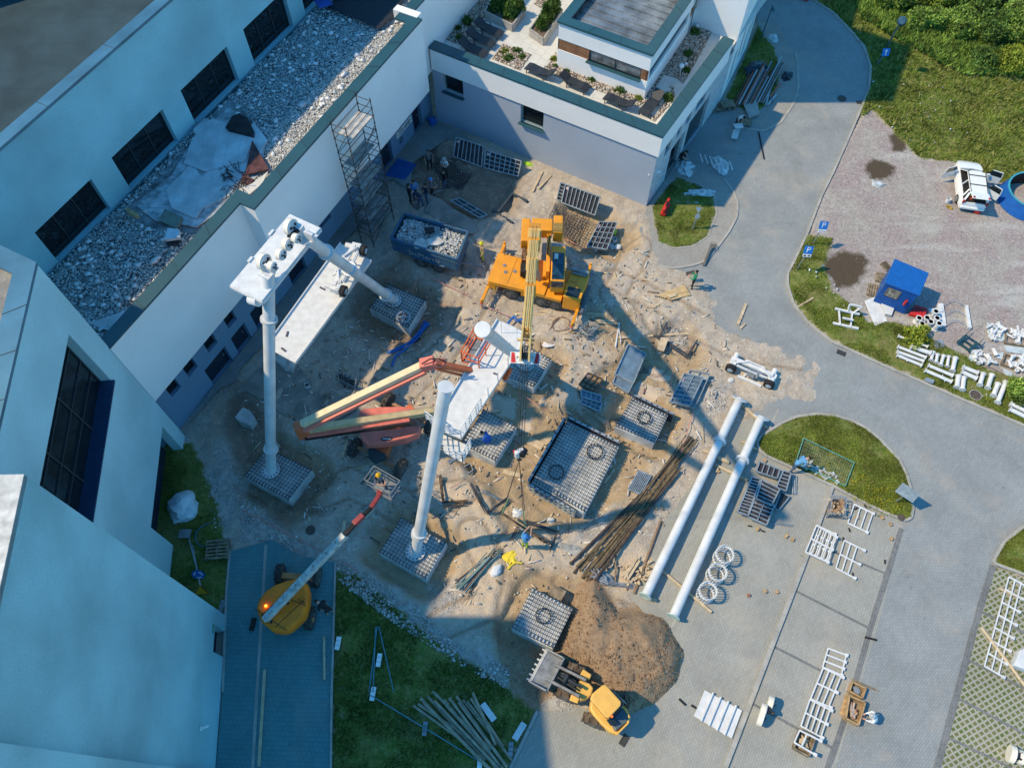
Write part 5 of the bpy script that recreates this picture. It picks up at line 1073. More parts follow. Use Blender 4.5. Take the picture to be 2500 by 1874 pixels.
# superstructure
PV=P(1306,560,3.1); TIP=P(1281,868,16.2)
def part_w(n_,m,f,bevel=0): return part(cr,n_,m,f,bevel)
tc=P(1318,660,1.4); bdir=(TIP-PV).normalized(); bh=Vector((bdir.x,bdir.y,0)).normalized(); bs=Vector((-bh.y,bh.x,0))
part_w('turntable',ORG,lambda m:(m.tube(Vector((tc.x,tc.y,1.3)),Vector((tc.x,tc.y,1.6)),.62,n=24)))
ua=math.atan2(bh.y,bh.x)
def up(lx,ly,z): return Vector((tc.x,tc.y,z))+bh*lx+bs*ly
part_w('slew_frame',ORG,lambda m:(m.box(up(-1.1,-.45,1.9),(3.6,.22,.7),rz=ua),m.box(up(-1.1,.45,1.9),(3.6,.22,.7),rz=ua),m.box(up(-2.5,0,2.2),(.9,1.2,.7),rz=ua)),.03)
part_w('counterweight',ORG,lambda m:(m.box(up(-2.6,.95,2.1),(1.3,.55,.9),rz=ua),m.box(up(-2.2,-.95,2.0),(1.7,.5,.8),rz=ua)),.06)
part_w('winch_drum',mat('rope_drum',(.35,.22,.06),.6),lambda m:m.tube(up(-2.3,.62,2.45),up(-2.3,1.2,2.45),.33,n=20))
part_w('tool_tray',mat('tray_clutter',(.30,.16,.08),.8,var=.5,scale=9),lambda m:m.box(up(-.75,-.85,1.75),(.9,.5,.3),rz=ua))
part_w('dark_hatch',BLK,lambda m:m.box(up(.25,-.92,1.7),(.7,.42,.5),rz=ua),.04)
part_w('operator_cab',ORG,lambda m:(m.box(up(.35,1.02,2.05),(2.5,.8,1.1),rz=ua)),.05)
part_w('cab_windows',GLB,lambda m:(m.box(up(.05,1.02,2.63),(.85,.66,.03),rz=ua),m.box(up(1.0,1.02,2.63),(1.0,.66,.03),rz=ua),m.box(up(1.62,1.02,2.3),(.03,.66,.5),rz=ua)))
part_w('paper_notice',STEELW2,lambda m:m.box(up(-.1,.9,2.66),(.4,.22,.01),rz=ua))
part_w('control_box',GREY,lambda m:m.box(up(-.85,1.02,2.25),(.45,.75,.6),rz=ua))
def tfor(py):
    lo,hi=0.,1.
    for i in range(30):
        m_=(lo+hi)/2; p=PV.lerp(TIP,m_); q=HC-p.z; v=(p.y*math.cos(TILT)-q*math.sin(TILT))/(p.y*math.sin(TILT)+q*math.cos(TILT)); yy=CY-FPX*v
        if yy<py: lo=m_
        else: hi=m_
    return lo
ts=[0,tfor(576),tfor(597),tfor(643),tfor(707),tfor(812)]
secs=[(ORG,.62,.75),(CRM,.60,.70),(CRM,.52,.6),(CRM,.44,.52),(CRM,.36,.44)]
for i,(m_,w_,h_) in enumerate(secs):
    a=PV.lerp(TIP,ts[i]); b=PV.lerp(TIP,ts[i+1] if i<4 else ts[5]); s=part_w('boom_section',m_,lambda m:(m.beam(a,b,w_,h_)),.04)
    if i: part(cr,'collar',CRM if i%2 else ORG,lambda m:(m.beam(a-bdir*.12,a+bdir*.14,w_+.14,h_+.14)),.03,sub=s)
bn=bs.cross(bdir); bn=bn if bn.z>0 else -bn
part_w('boom_ropes',BLK,lambda m:[m.tube(PV.lerp(TIP,.05)+bn*.42+bs*o,PV.lerp(TIP,.95)+bn*.26+bs*o*.8,.012,n=4) for o in(-.1,.08)])
e1=PV.lerp(TIP,ts[5])
part_w('boom_head',CRM,lambda m:(m.beam(e1+bs*.14+bdir*.0,TIP+bs*.14,.06,.42),m.beam(e1-bs*.14,TIP-bs*.14,.06,.42),m.beam(e1+bdir*.3-bs*.15,e1+bdir*.3+bs*.15,.06,.3),m.beam(e1+bdir*.8-bs*.3,e1+bdir*.8+bs*.3,.05,.08)))
part_w('head_sheaves',BLK,lambda m:[m.tube(TIP-bdir*.3+bs*o,TIP-bdir*.3+bs*(o+.04),.22,n=14) for o in(-.1,-.03,.04,.1)])
sg=P(1282,874,15.8); sgb=part_w('warning_board',STEELW2,lambda m:m.box(sg,(1.0,.38,.05),rot=Euler((R(20),0,ua+math.pi/2)).to_matrix()))
RM=Euler((R(20),0,ua+math.pi/2)).to_matrix()
for s in(-1,1):
    part(cr,'red_stripe',mat('sign_red',(.62,.03,.03),.5),lambda m:m.add([sg+RM@Vector((x,y,.031)) for x,y in((s*.46,-.17),(s*.30,-.17),(s*.36,.17),(s*.46,.17))],[(0,1,2,3) if s<0 else (3,2,1,0)]),sub=sgb)
def text(par,s,loc,rot,size,m,name='lettering',sub=None):
    c=bpy.data.curves.new(name,'FONT'); c.body=s; c.size=size; c.align_x='CENTER'; c.align_y='CENTER'; c.extrude=.002
    o=bpy.data.objects.new(name,c); COL.objects.link(o); bpy.context.view_layer.update()
    me=bpy.data.meshes.new_from_object(o.evaluated_get(bpy.context.evaluated_depsgraph_get())); bpy.data.objects.remove(o)
    me.transform(Matrix.Translation(loc)@rot.to_4x4()); me.materials.clear(); me.materials.append(m)
    q=bpy.data.objects.new(name,me); COL.objects.link(q)
    if par is not None: me.transform(worldmat(par).inverted()); q.parent=sub or par
    return q
INK=mat('dark_ink',(.03,.035,.06),.6); WINK=mat('white_ink',(.8,.8,.8),.6)
text(cr,'P 6 3 4 1 7',sg+RM@Vector((0,.0,.035)),RM@Matrix.Rotation(math.pi,3,'Z') if (RM@Vector((1,0,0))).x<0 else RM,.13,INK,sub=sgb)
lpart(cr,'headlamp',STEELW2,lambda m:m.tube((CL+.25,.35,.75),(CL+.28,.35,.75),.08,n=12)); lpart(cr,'wing_mirror',BLK,lambda m:(m.tube((CL,-.05,1.5),(CL+.1,-.3,1.5),.02,n=5),m.box((CL+.1,-.33,1.4),(.05,.12,.3))))
lpart(cr,'panel_seam',BLK,lambda m:(m.box((1.2,W_/2,1.325),(.015,W_*.9,.012)),m.box((2.4,.3,1.325),(.015,.6,.012)),m.box((CL*.9,W_*.7,1.425),(.015,W_*.5,.012)),m.box((CL*.86,W_*.6,1.425),(.4,.015,.012))))
lpart(cr,'grab_rail',BLK,lambda m:m.path([(.4,W_-.1,1.32),(.4,W_-.1,1.6),(1.6,W_-.1,1.6),(1.6,W_-.1,1.32)],.018))
lpart(cr,'rust_stain_step',mat('worn_step',(.20,.12,.06),.8,var=.3),lambda m:m.box((2.4,.0,.72),(.6,.1,.04)))
part_w('hydraulic_hose',BLK,lambda m:(m.path([up(-1.9,.4,2.4),up(-1.5,.5,2.7),up(-.9,.42,2.6),up(-.3,.38,2.5)],.03),m.path([up(-1.9,-.35,2.4),up(-1.4,-.5,2.6),up(-.6,-.4,2.4)],.03)))
part_w('lift_ram',GREY,lambda m:m.tube(up(.9,0,1.7),PV.lerp(TIP,.28)-bn*.35,.13,n=12))
# hook block, ropes and slings hang from the tip
HK=P(1268,1105,8.0); hk=thing('hook_block','white and red crane hook block hanging on four ropes','hook block',HK)
part(hk,'block_body',STEELW2,lambda m:m.box(HK,(.42,.2,.5),rz=.5),.05); part(hk,'side_plate',mat('sign_red',(.62,.03,.03)),lambda m:m.box(HK+Vector((-.2,.02,-.05)),(.06,.16,.3),rz=.5)); part(hk,'sheave',BLK,lambda m:m.tube(HK+Vector((.05,-.14,.05)),HK+Vector((.18,.16,.05)),.2,n=14))
for dx in(-.16,-.05,.06,.17): part(hk,'hoist_rope',mat('wire_rope',(.10,.065,.05),.7),lambda m:m.tube(HK+Vector((dx,0,.2)),TIP+Vector((dx*.7,.05,-.2)),.013,n=5))
part(hk,'hook',MATS['wire_rope'],lambda m:(m.tube(HK-XZ*.25,HK-XZ*.6,.04),m.ring(HK-XZ*.7,.06,.11,.05,Vector((0,1,0)),12)))
LD=[P(1233,1258,.9),P(1282,1290,.9)]; lb=thing('lifted_steel_bundle','rusty steel bar bundle hanging on green slings below the hook','steel bundle',LD[0])
for q in((1234,1225),(1236,1222),(1277,1243),(1281,1245)): part(hk,'sling',MATS['wire_rope'],lambda m:m.tube(HK-XZ*.8,P(q[0],q[1],3.0),.016,n=5))
part(hk,'green_strap',mat('green_strap',(.22,.42,.22),.7),lambda m:m.tube(P(1240,1218,3.0),P(1226,1253,1.0),.03,n=6)); part(hk,'green_strap',MATS['green_strap'],lambda m:m.tube(P(1277,1243,3.0),P(1282,1288,1.0),.03,n=6))
part(lb,'bar_bundle',RUST,lambda m:[m.tube(P(1222,1250,.8)+Vector((0,random.uniform(-.06,.06),random.uniform(-.05,.05))),P(1340,1325,.6)+Vector((random.uniform(-.2,.1),random.uniform(-.08,.08),random.uniform(-.05,.05))),.02,n=5) for i in range(14)])
# ================= dump trailer =================
TBL=mat('trailer_blue',(.02,.10,.22),.65,var=.15,scale=3,fine=.15,col2=(.06,.12,.17))
rim=[P(986,521,1.95),P(1142,566,1.95),P(1116,633,1.95),P(954,581,1.95)]
c_=sum(rim,Vector())/4; tr=thing('dump_trailer','blue two-axle dump trailer heaped with white rubble beside the scaffold','trailer',(c_.x,c_.y,0))
def sidew(m):
    for i in range(4):
        a,b=rim[i],rim[(i+1)%4]; a=Vector((a.x,a.y,0));b=Vector((b.x,b.y,0)); m.beam(a+XZ*1.4,b+XZ*1.4,.05,1.1)
part(tr,'tipper_body',TBL,sidew,.01); part(tr,'top_rail',TBL,lambda m:[m.beam(rim[i],rim[(i+1)%4],.12,.1) for i in range(4)],.02)
part(tr,'floor',mat('rusty_floor',(.16,.11,.08),.9),lambda m:m.prism([p[:2] for p in rim],.82,.9))
part(tr,'side_rib',TBL,lambda m:[m.beam(Vector((*rim[3].lerp(rim[2],t)[:2],.9)),Vector((*rim[3].lerp(rim[2],t)[:2],1.9)),.09,.09) for t in(.02,.98)]+[m.beam(Vector((*rim[3][:2],1.62))-Vector((.02,.05,0)),Vector((*rim[2][:2],1.62))-Vector((.02,.05,0)),.03,.05)])
part(tr,'chassis',BLK,lambda m:m.beam(Vector((*rim[0].lerp(rim[3],.5)[:2],.72)),Vector((*rim[1].lerp(rim[2],.5)[:2],.72)),.7,.16))
part(tr,'drawbar',GREY,lambda m:m.beam(P(1125,640,.6),P(1182,652,.45),.12,.12))
dx_=(rim[2]-rim[3]).normalized(); dx_.z=0; nrm=Vector((dx_.y,-dx_.x,0)).normalized()
for t in(.42,.68):
    for s in(0,1):
        p=rim[3].lerp(rim[2],t) if s==0 else rim[0].lerp(rim[1],t); p=Vector((p.x,p.y,.45))+(-nrm if s else nrm)*-.12
        wheel(tr,p,(nrm if s==0 else -nrm),.45,.3,local=False)
part(tr,'mudguard',TBL,lambda m:m.beam(Vector((*rim[3].lerp(rim[2],.3)[:2],.93)),Vector((*rim[3].lerp(rim[2],.8)[:2],.93)),.3,.03))
tm_=Matrix((dx_,XZ.cross(-nrm*-1) if False else XZ,nrm)).transposed()
tm_=Matrix((dx_,XZ,dx_.cross(XZ))).transposed(); p=rim[3].lerp(rim[2],.5)
text(tr,'JscMercu',Vector((p.x,p.y,1.28))+dx_.cross(XZ)*.09,tm_,.55,mat('faded_white_paint',(.42,.50,.50),.7,var=.25,scale=6))
ip=[ (c_+(r_-c_)*.93)[:2] for r_ in rim]; pts=scatter(ip,1500,.02); bb_=(fbm(pts[:,0],pts[:,1],1.0,9)); q=rocks_np('trailer_rubble',pts,1.35+.55*bb_,RNG.uniform(.07,.22,len(pts)),islandmat('pale_rubble',[(.40,.43,.44),(.55,.57,.58),(.30,.32,.33),(.66,.67,.68)]),kind='stuff'); tag(q,'pale broken rubble heaped in the blue trailer','rubble')
mb=MB(); mb.prism(ip,1.3,1.5); q=mb.build('rubble_load',mat('rubble_base',(.30,.32,.32),.95,var=.3,scale=6,bump=.8,bscale=12)); tag(q,'compact layer of grey rubble filling the blue trailer','rubble')
for pp,l in(([(1042,588),(1068,578),(1085,590),(1070,600),(1045,600)],'pale slab fragment in the middle of the trailer load'),([(1008,598),(1028,582),(1052,594),(1040,606),(1014,608)],'pale slab fragment nearest the trailer lettering'),([(1035,558),(1058,556),(1062,566),(1040,572)],'black membrane scrap on the trailer load')):
    slab('slab_fragment',pp,1.82,.08,DB if 'black' in l else CONT,l,'slab fragment',None,.1)
# ================= scaffold tower =================
SCM=mat('scaffold_tube',(.13,.12,.12),.6,.4,var=.4,scale=5); PLK=mat('scaffold_plank',(.36,.36,.35),.85,var=.2,scale=3); PLKL=mat('sunlit_plank',(.55,.53,.50),.85,var=.2,scale=3)  # top planks: same boards, sunlight painted in as a lighter colour
sb=[WV(1.95,19.6,0),WV(1.95,22.0,0),WV(3.1,22.0,0),WV(3.1,19.6,0)]
sc=thing('scaffold_tower','tall tube scaffold tower with plank levels against the white wing','scaffold',(sb[0].x,sb[0].y,0))
base_px=[P(906,594,0),P(950,540,0)]
S0=P(876,640,0); S3=P(936,572,0); sd_=(S3-S0)
o_=[WV(1.85,15.3,0),WV(1.85,17.65,0),WV(2.75,17.65,0),WV(2.75,15.3,0)]
HS=9.7
for p in o_: part(sc,'standard',SCM,lambda m:[m.tube(p,p+XZ*HS,.028,n=6)]+[m.tube(p+XZ*z,p+XZ*(z+.06),.05,n=6) for z in np.arange(.5,HS,.5)])
lv=[1.1,2.3,3.5,4.9,6.5,8.5]
for z in lv:
    part(sc,'ledger_frame',SCM,lambda m:[m.tube(o_[i]+XZ*(z+dz),o_[(i+1)%4]+XZ*(z+dz),.022,n=5) for i in range(4) for dz in(0,.5,1.0)])
    k0,k1=(.08,.92) if z!=8.5 else (.15,.95)
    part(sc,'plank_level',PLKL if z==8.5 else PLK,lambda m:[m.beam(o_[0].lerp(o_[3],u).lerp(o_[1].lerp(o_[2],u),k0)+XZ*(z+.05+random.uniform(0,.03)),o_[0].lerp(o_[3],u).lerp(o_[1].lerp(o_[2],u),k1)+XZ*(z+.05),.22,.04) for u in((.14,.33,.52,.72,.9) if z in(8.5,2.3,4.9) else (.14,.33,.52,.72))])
part(sc,'diagonal_brace',SCM,lambda m:[m.tube(o_[a]+XZ*z,o_[b]+XZ*(z+1.5),.02,n=5) for z,a,b in((.3,3,2),(1.8,2,3),(3.4,3,2),(4.9,2,3),(6.4,3,2),(7.6,0,3),(5.2,3,0),(2.4,0,3),(.6,3,0),(6.2,1,2),(3.1,2,1))])
# ================= red articulated lift =================
rl=thing('boom_lift','red articulated boom lift with cream booms folded across the site','boom lift',P(930,1060,0))
ch=[P(900,1100,.55),P(948,1115,.55),P(962,1050,.7),P(930,1000,.7),P(905,1020,.7)]
part(rl,'chassis',ORR,lambda m:m.prism([P(x,y,.9)[:2] for x,y in((900,1098),(945,1112),(955,1085),(985,1030),(1018,1003),(1000,985),(960,1020),(925,1065),(912,1080))],.45,.95),.04)
part(rl,'axle_beam',mat('tan_axle',(.40,.22,.12),.7),lambda m:(m.beam(P(868,1088,.6),P(972,1145,.6),.16,.16),m.beam(P(958,985,.6),P(1040,1030,.6),.16,.16)))
part(rl,'boom_hose',BLK,lambda m:(m.path([P(1030,888,7.5),P(1050,876,7.8),P(1072,876,7.9),P(1090,884,7.6)],.035)))
axd=(P(972,1143,.55)-P(868,1088,.55)).normalized()
for q,sg_ in(((978,1143),1),((866,1092),-1),((947,980),-1),((1052,1036),1)): wheel(rl,P(*q,.5),axd*sg_,.5,.34,lugs=22,local=False)
part(rl,'engine_cover',mat('dark_teal_cover',(.02,.045,.055),.5),lambda m:m.prism([P(x,y,1.1)[:2] for x,y in((898,1098),(905,1088),(915,1096),(942,1108),(940,1120),(915,1130),(900,1118))],.9,1.2),.06)
part(rl,'turret_hood',PINK,lambda m:m.prism([P(x,y,1.6)[:2] for x,y in((873,1030),(877,1008),(884,998),(930,993),(985,992),(1012,1000),(1022,1006),(960,1015),(880,1028))],1.0,1.65),.08)
th_=part(rl,'turret_hood',PINK,lambda m:m.prism([P(x,y,1.6)[:2] for x,y in((877,1055),(940,1050),(1010,1040),(1028,1040),(1022,1058),(990,1072),(930,1083),(895,1086),(882,1072))],1.0,1.65),.08)
mb=MB(); p=P(944,1071,1.66); mb.ring(p,.0,.26,.01,n=20); mb=MB(); mb.tube(p,p+XZ*.012,.2,n=20); q=mb.build('oval_badge',INK,None); q.data.transform(Matrix.Translation(p)@Matrix.Rotation(.05,4,'Z')@Matrix.Diagonal((1.5,.55,1,1))@Matrix.Translation(-p)); q.data.transform(worldmat(rl).inverted()); q.parent=th_
part(rl,'badge_line',WINK,lambda m:m.box(p+XZ*.02,(.4,.05,.006)),sub=th_)
KN=P(738,1050,3.4)
part(rl,'lower_boom',mat('beige_boom',(.60,.47,.26),.5,var=.12),lambda m:m.beam(P(1058,1003,2.4),KN,.34,.38),.03)
part(rl,'boom_casing',PINK,lambda m:m.beam(P(1000,1026,2.5),P(748,1064,3.1),.22,.25),.03)
part(rl,'cable_chain',BLK,lambda m:m.beam(P(1008,1034,2.4),P(745,1072,3.0),.1,.12))
part(rl,'knuckle',ORR,lambda m:(m.box(KN,(.6,.5,1.1),rz=.3),m.beam(KN+Vector((.1,0,.5)),KN+Vector((.9,.15,.6)),.3,.3)),.05)
U0=P(738,1036,4.6);U1=P(1032,893,7.0)
part(rl,'upper_boom',mat('cream_boom',(.72,.60,.38),.5,var=.08),lambda m:m.beam(U0,U1,.34,.4),.03)
part(rl,'boom_hose_track',PINK,lambda m:m.beam(P(742,1052,4.4),P(1040,908,6.8),.16,.2),.02)
part(rl,'elbow',PINK,lambda m:(m.beam(P(1028,892,7.1),P(1062,884,7.3),.5,.5),m.ring(P(1075,886,7.4),.2,.3,.12,Vector((.4,-1,.1)),18)),.04)
J0=P(1060,886,7.3);J1=P(1150,905,5.9)
part(rl,'jib',ORR,lambda m:(m.beam(J0,J1,.26,.28),m.beam(J0-XZ*.2+Vector((.1,-.2,0)),J1-XZ*.3+Vector((0,-.2,0)),.12,.1)),.02)
def cage(par,m_,C,w,d,h,rz,r=.03):
    M=Matrix.Rotation(rz,3,'Z'); cs=[C+M@Vector((x*w/2,y*d/2,0)) for x,y in((-1,-1),(1,-1),(1,1),(-1,1))]
    f=part(par,'basket_rails',m_,lambda m:[m.tube(cs[i]+XZ*z,cs[(i+1)%4]+XZ*z,r,n=6) for i in range(4) for z in(.05,h*.5,h)]+[m.tube(cs[i],cs[i]+XZ*h,r,n=6) for i in range(4)]+[m.tube(cs[i].lerp(cs[(i+1)%4],.5),cs[i].lerp(cs[(i+1)%4],.5)+XZ*h,r*.8,n=6) for i in range(4)])
    part(par,'basket_floor',GREY,lambda m:m.add([cs[0]+XZ*-.02,cs[1]+XZ*-.02,cs[2]+XZ*-.02,cs[3]+XZ*-.02,cs[0],cs[1],cs[2],cs[3]],[(4,5,6,7),(3,2,1,0),(0,1,5,4),(1,2,6,5),(2,3,7,6),(3,0,4,7)]))
cage(rl,mat('orange_rail',(.75,.14,.04),.5),P(1166,862,5.9),.9,1.5,1.0,R(-25),.035)
part(rl,'basket_rail_end',MATS['orange_rail'],lambda m:(m.beam(P(1232,925,5.2),P(1245,900,5.7),.2,.25)))
# ================= yellow telescopic lift =================
yl=thing('boom_lift','yellow telescopic boom lift with a long white boom on the shaded driveway','boom lift',P(700,1470,0))
egg=[(622,1484),(630,1460),(645,1440),(668,1425),(693,1415),(731,1407),(745,1420),(750,1440),(749,1466),(740,1500),(720,1520),(699,1538),(680,1540),(660,1537),(640,1520),(634,1513)]
part(yl,'turret_body',YEL2,lambda m:m.prism([P(x,y,2.0)[:2] for x,y in egg],1.0,1.9),.14)
cpy=sum((P(x,y,2.0) for x,y in egg),Vector())/len(egg)
for a,b in(((640,1500),(712,1432)),((672,1530),(744,1462)),((623,1485),(700,1538)),((690,1455),(748,1478)),((728,1462),(745,1472))): part(yl,'panel_gap',BLK,lambda m:m.beam(P(*a,1.905),P(*b,1.905),.025,.02))
part(yl,'beacon',mat('beacon_glow',(.9,.3,.02),.4,emit=((1,.35,.03),3.0)),lambda m:m.tube(P(649,1478,1.9),P(649,1478,2.06),.07,n=12))
for x,y in((703,1472),(641,1502),(652,1517),(662,1518)): part(yl,'vent_hole',BLK,lambda m:m.tube(P(x,y,1.9),P(x,y,1.93),.06,n=10))
part(yl,'axle_beam',mat('orange_axle',(.50,.22,.08),.6,var=.2),lambda m:(m.beam(P(690,1405,.8),P(765,1412,.8),.28,.3),m.beam(P(725,1500,.7),P(765,1512,.7),.2,.25)))
for q,s in(((684,1404),-1),((771,1406),1),((757,1508),1),((668,1500),-1)): wheel(yl,P(*q,.5),Vector((s,-.06,0)),.5,.36,lugs=22,local=False)
Y0=P(647,1512,2.0);Y1=P(842,1305,4.0)
WB=mat('worn_white_boom',(.62,.62,.58),.6,var=.22,scale=5)
part(yl,'main_boom',WB,lambda m:m.beam(Y0,Y1,.30,.36),.02)
y2=P(872,1272,3.9);y3=P(905,1240,3.6);y4=P(925,1210,3.3)
part(yl,'boom_stain',mat('rust_stain',(.24,.13,.05),.8),lambda m:[m.box(Y0.lerp(Y1,t)+XZ*.19,(.12,.05,.012),rz=.8) for t in(.25,.4,.62,.78,.9)])
part(yl,'inner_boom',BLK,lambda m:m.beam(Y1,y2,.2,.22),.02); part(yl,'joint',mat('dull_red',(.34,.06,.06),.5),lambda m:m.beam(y2-Vector((.15,.15,0)),y2+Vector((.25,.3,0)),.26,.3),.04)
part(yl,'jib',BLK,lambda m:m.beam(y2,y3,.16,.2),.02); part(yl,'basket_arm',MATS['dull_red'],lambda m:(m.beam(y3,y4,.2,.22),m.beam(y4,P(930,1188,3.0),.25,.2)),.03)
YB=P(940,1190,2.4); cage(yl,mat('basket_grey',(.22,.24,.26),.5),YB,1.5,.8,1.0,R(-30),.025); part(yl,'control_panel',GREY,lambda m:(m.box(P(927,1190,3.3),(.5,.22,.12),rz=R(-30))),.02)
# ================= wheel loader =================
ld=thing('wheel_loader','yellow wheel loader with raised lattice arms beside the soil heap','wheel loader',P(1450,1660,0))
def pp(lst,z): return [P(x,y,z)[:2] for x,y in lst]
LX=lambda x,y:(1280+x*.2714,1380+y*.2714)
part(ld,'rear_body',YEL,lambda m:m.prism(pp([LX(*q) for q in((585,1290),(600,1190),(640,1130),(720,1110),(860,1230),(930,1300),(955,1380),(920,1440),(830,1525),(770,1500),(690,1430),(620,1350))],1.1),.6,1.25),.1)
part(ld,'fuel_tank_step',mat('pale_step',(.60,.45,.28),.6),lambda m:m.prism(pp([LX(*q) for q in((580,1270),(600,1250),(720,1440),(700,1470))],.8),.5,.95),.04)
part(ld,'cab_body',mat('cab_dark_glass',(.02,.035,.045),.12),lambda m:m.prism(pp([LX(*q) for q in((600,1190),(720,1085),(890,1260),(770,1385))],1.9),1.2,2.35),.04)
rf_=part(ld,'cab_roof',YEL,lambda m:m.prism(pp([LX(*q) for q in((592,1200),(610,1150),(710,1068),(735,1072),(872,1222),(868,1258),(760,1370),(735,1365))],2.5),2.35,2.5),.05)
part(ld,'roof_beacon',mat('orange_beacon',(.8,.2,.05),.4),lambda m:m.tube(P(*LX(787,1355),2.45),P(*LX(787,1355),2.65),.06,n=12),sub=rf_)
part(ld,'engine_hood',mat('hood_grey',(.10,.14,.17),.4),lambda m:m.prism(pp([LX(*q) for q in((770,1385),(880,1275),(940,1330),(945,1390),(870,1450),(820,1490))],1.5),1.2,1.55),.05)
part(ld,'hood_cover',YEL,lambda m:m.prism(pp([LX(*q) for q in((905,1270),(955,1360),(940,1420),(835,1525),(822,1512),(925,1410),(938,1350),(890,1280))],1.6),1.2,1.62),.03)
part(ld,'side_glass',MATS['cab_dark_glass'],lambda m:m.prism(pp([LX(*q) for q in((740,1385),(800,1370),(845,1420),(780,1440))],1.8),1.6,1.8),.02)
part(ld,'front_frame',YEL,lambda m:m.prism(pp([LX(*q) for q in((450,1120),(480,1060),(500,1030),(585,1060),(620,1100),(600,1170),(560,1200),(500,1215))],1.1),.5,1.2),.06)
part(ld,'fender',YEL,lambda m:m.prism(pp([LX(*q) for q in((500,980),(530,930),(605,980),(585,1030))],1.2),1.1,1.25),.04); part(ld,'fender',YEL,lambda m:m.prism(pp([LX(*q) for q in((405,1210),(430,1145),(500,1180),(480,1240))],1.2),1.1,1.25),.04)
fd=(P(*LX(395,1160),.6)-P(*LX(465,950),.6)).normalized()
for q,s in((LX(468,945),-1),(LX(385,1165),1),(LX(830,1190),-1),(LX(640,1400),1)): wheel(ld,P(*q,.55),fd*s,.55,.42,tm=mat('muddy_tyre',(.15,.11,.08),.95,var=.3),lugs=20,local=False)
AG_=mat('loader_arm_grey',(.22,.23,.24),.5,.3,var=.2)
for a,b in(((560,1035),(270,890)),((500,1180),(190,1015))): part(ld,'lift_arm',AG_,lambda m:m.beam(P(*LX(*a),1.5),P(*LX(*b),1.1),.12,.28),.02)
part(ld,'tilt_cylinder',mat('dark_steel',(.05,.055,.06),.5,.4),lambda m:(m.tube(P(*LX(520,1100),1.5),P(*LX(330,985),1.5),.07),m.tube(P(*LX(470,1120),1.4),P(*LX(300,1000),1.4),.05),m.beam(P(*LX(385,980),1.6),P(*LX(350,1050),1.6),.14,.14),m.ring(P(*LX(360,985),1.35),.1,.2,.1,Vector((.4,.9,0)),14)))
part(ld,'front_axle',MATS['dark_steel'],lambda m:m.beam(P(*LX(468,960),.55),P(*LX(390,1150),.55),.3,.3))
bl0=P(*LX(205,750),.9);bl1=P(*LX(50,1040),.9); bdx=(bl0-bl1).normalized(); bpr=Vector((bdx.y,-bdx.x,0)); bpr=bpr if bpr.x>0 else -bpr
part(ld,'bucket',mat('bucket_steel',(.30,.32,.34),.5,.4,var=.2),lambda m:(m.beam(bl0+bpr*.45-XZ*.3,bl1+bpr*.45-XZ*.3,.9,.06),m.beam(bl0+bpr*.88,bl1+bpr*.88,.06,.7),m.beam(bl0+bpr*.0-XZ*.3,bl0+bpr*.9+XZ*.0,.06,.5),m.beam(bl1-XZ*.3,bl1+bpr*.9,.06,.5)),.01)
part(ld,'cutting_edge',mat('worn_edge',(.66,.62,.55),.4,.3),lambda m:m.beam(bl0-XZ*.26,bl1-XZ*.26,.13,.05))
for i in range(7): part(ld,'bucket_tooth',MATS['worn_edge'],lambda m:m.beam(bl0.lerp(bl1,.04+i*.153)-XZ*.25,bl0.lerp(bl1,.04+i*.153)-XZ*.27-bpr*.2,.07,.05))
part(ld,'cab_rail',GREY,lambda m:m.tube(P(*LX(800,1130),2.2),P(*LX(912,1235),1.6),.025))
# ================= car =================
car=thing('estate_car','white estate car with all doors and tailgate open','car',P(2368,455,0),0)
F0=P(2361,398,.5);B0_=P(2371,508,.35); cdx=(F0-B0_); CLn=cdx.length; cdx.z=0; cdx.normalize(); 
car.rotation_euler=(0,0,math.atan2(cdx.y,cdx.x)); mid=(F0+B0_)/2; car.location=(mid.x,mid.y,0)
CW=mat('car_white',(.78,.79,.78),.25,var=.02,coat=.6,fine=.01); CG=mat('car_glass',(.015,.02,.022),.06,spec=.7); INT=mat('car_interior',(.02,.02,.022),.8); CT=mat('car_tyre',(.02,.02,.02),.8)
Lc=3.95; h2=Lc/2; wd=.82
def carbody(m):
    st=[(-h2,.62,.35,.55),(-h2+.06,.76,.3,.78),(-1.2,.82,.28,.86),(0,.83,.28,.86),(.85,.82,.28,.86),(1.25,.8,.3,.84),(h2-.35,.76,.3,.74),(h2-.08,.64,.33,.62),(h2,.5,.4,.5)]
    vs=[]
    for x,w_,z0,z1 in st: vs+=[(x,-w_,z0),(x,-w_*1.0,(z0+z1)*.58),(x,-w_*.9,z1),(x,0,z1+.03),(x,w_*.9,z1),(x,w_,(z0+z1)*.58),(x,w_,z0)]
    fs=[]
    for i in range(len(st)-1):
        if -1.9<st[i][0]<.8 and False: continue
        for j in range(6): a=i*7+j; fs.append((a,a+1,a+8,a+7))
    fs+=[tuple(range(7))[::-1],tuple(range(len(vs)-7,len(vs)))]; m.add(vs,fs)
lpart(car,'body',CW,carbody,smooth=True)
lpart(car,'interior',INT,lambda m:m.prism([(-h2+.1,-.66),(-h2+.1,.66),(.75,.70),(.75,-.70)],.5,.91))
lpart(car,'roof',CW,lambda m:m.prism([(-h2+.35,-.54),(-h2+.3,0),(-h2+.35,.54),(.15,.56),(.3,.3),(.3,-.3),(.15,-.56)],1.34,1.40),.03)
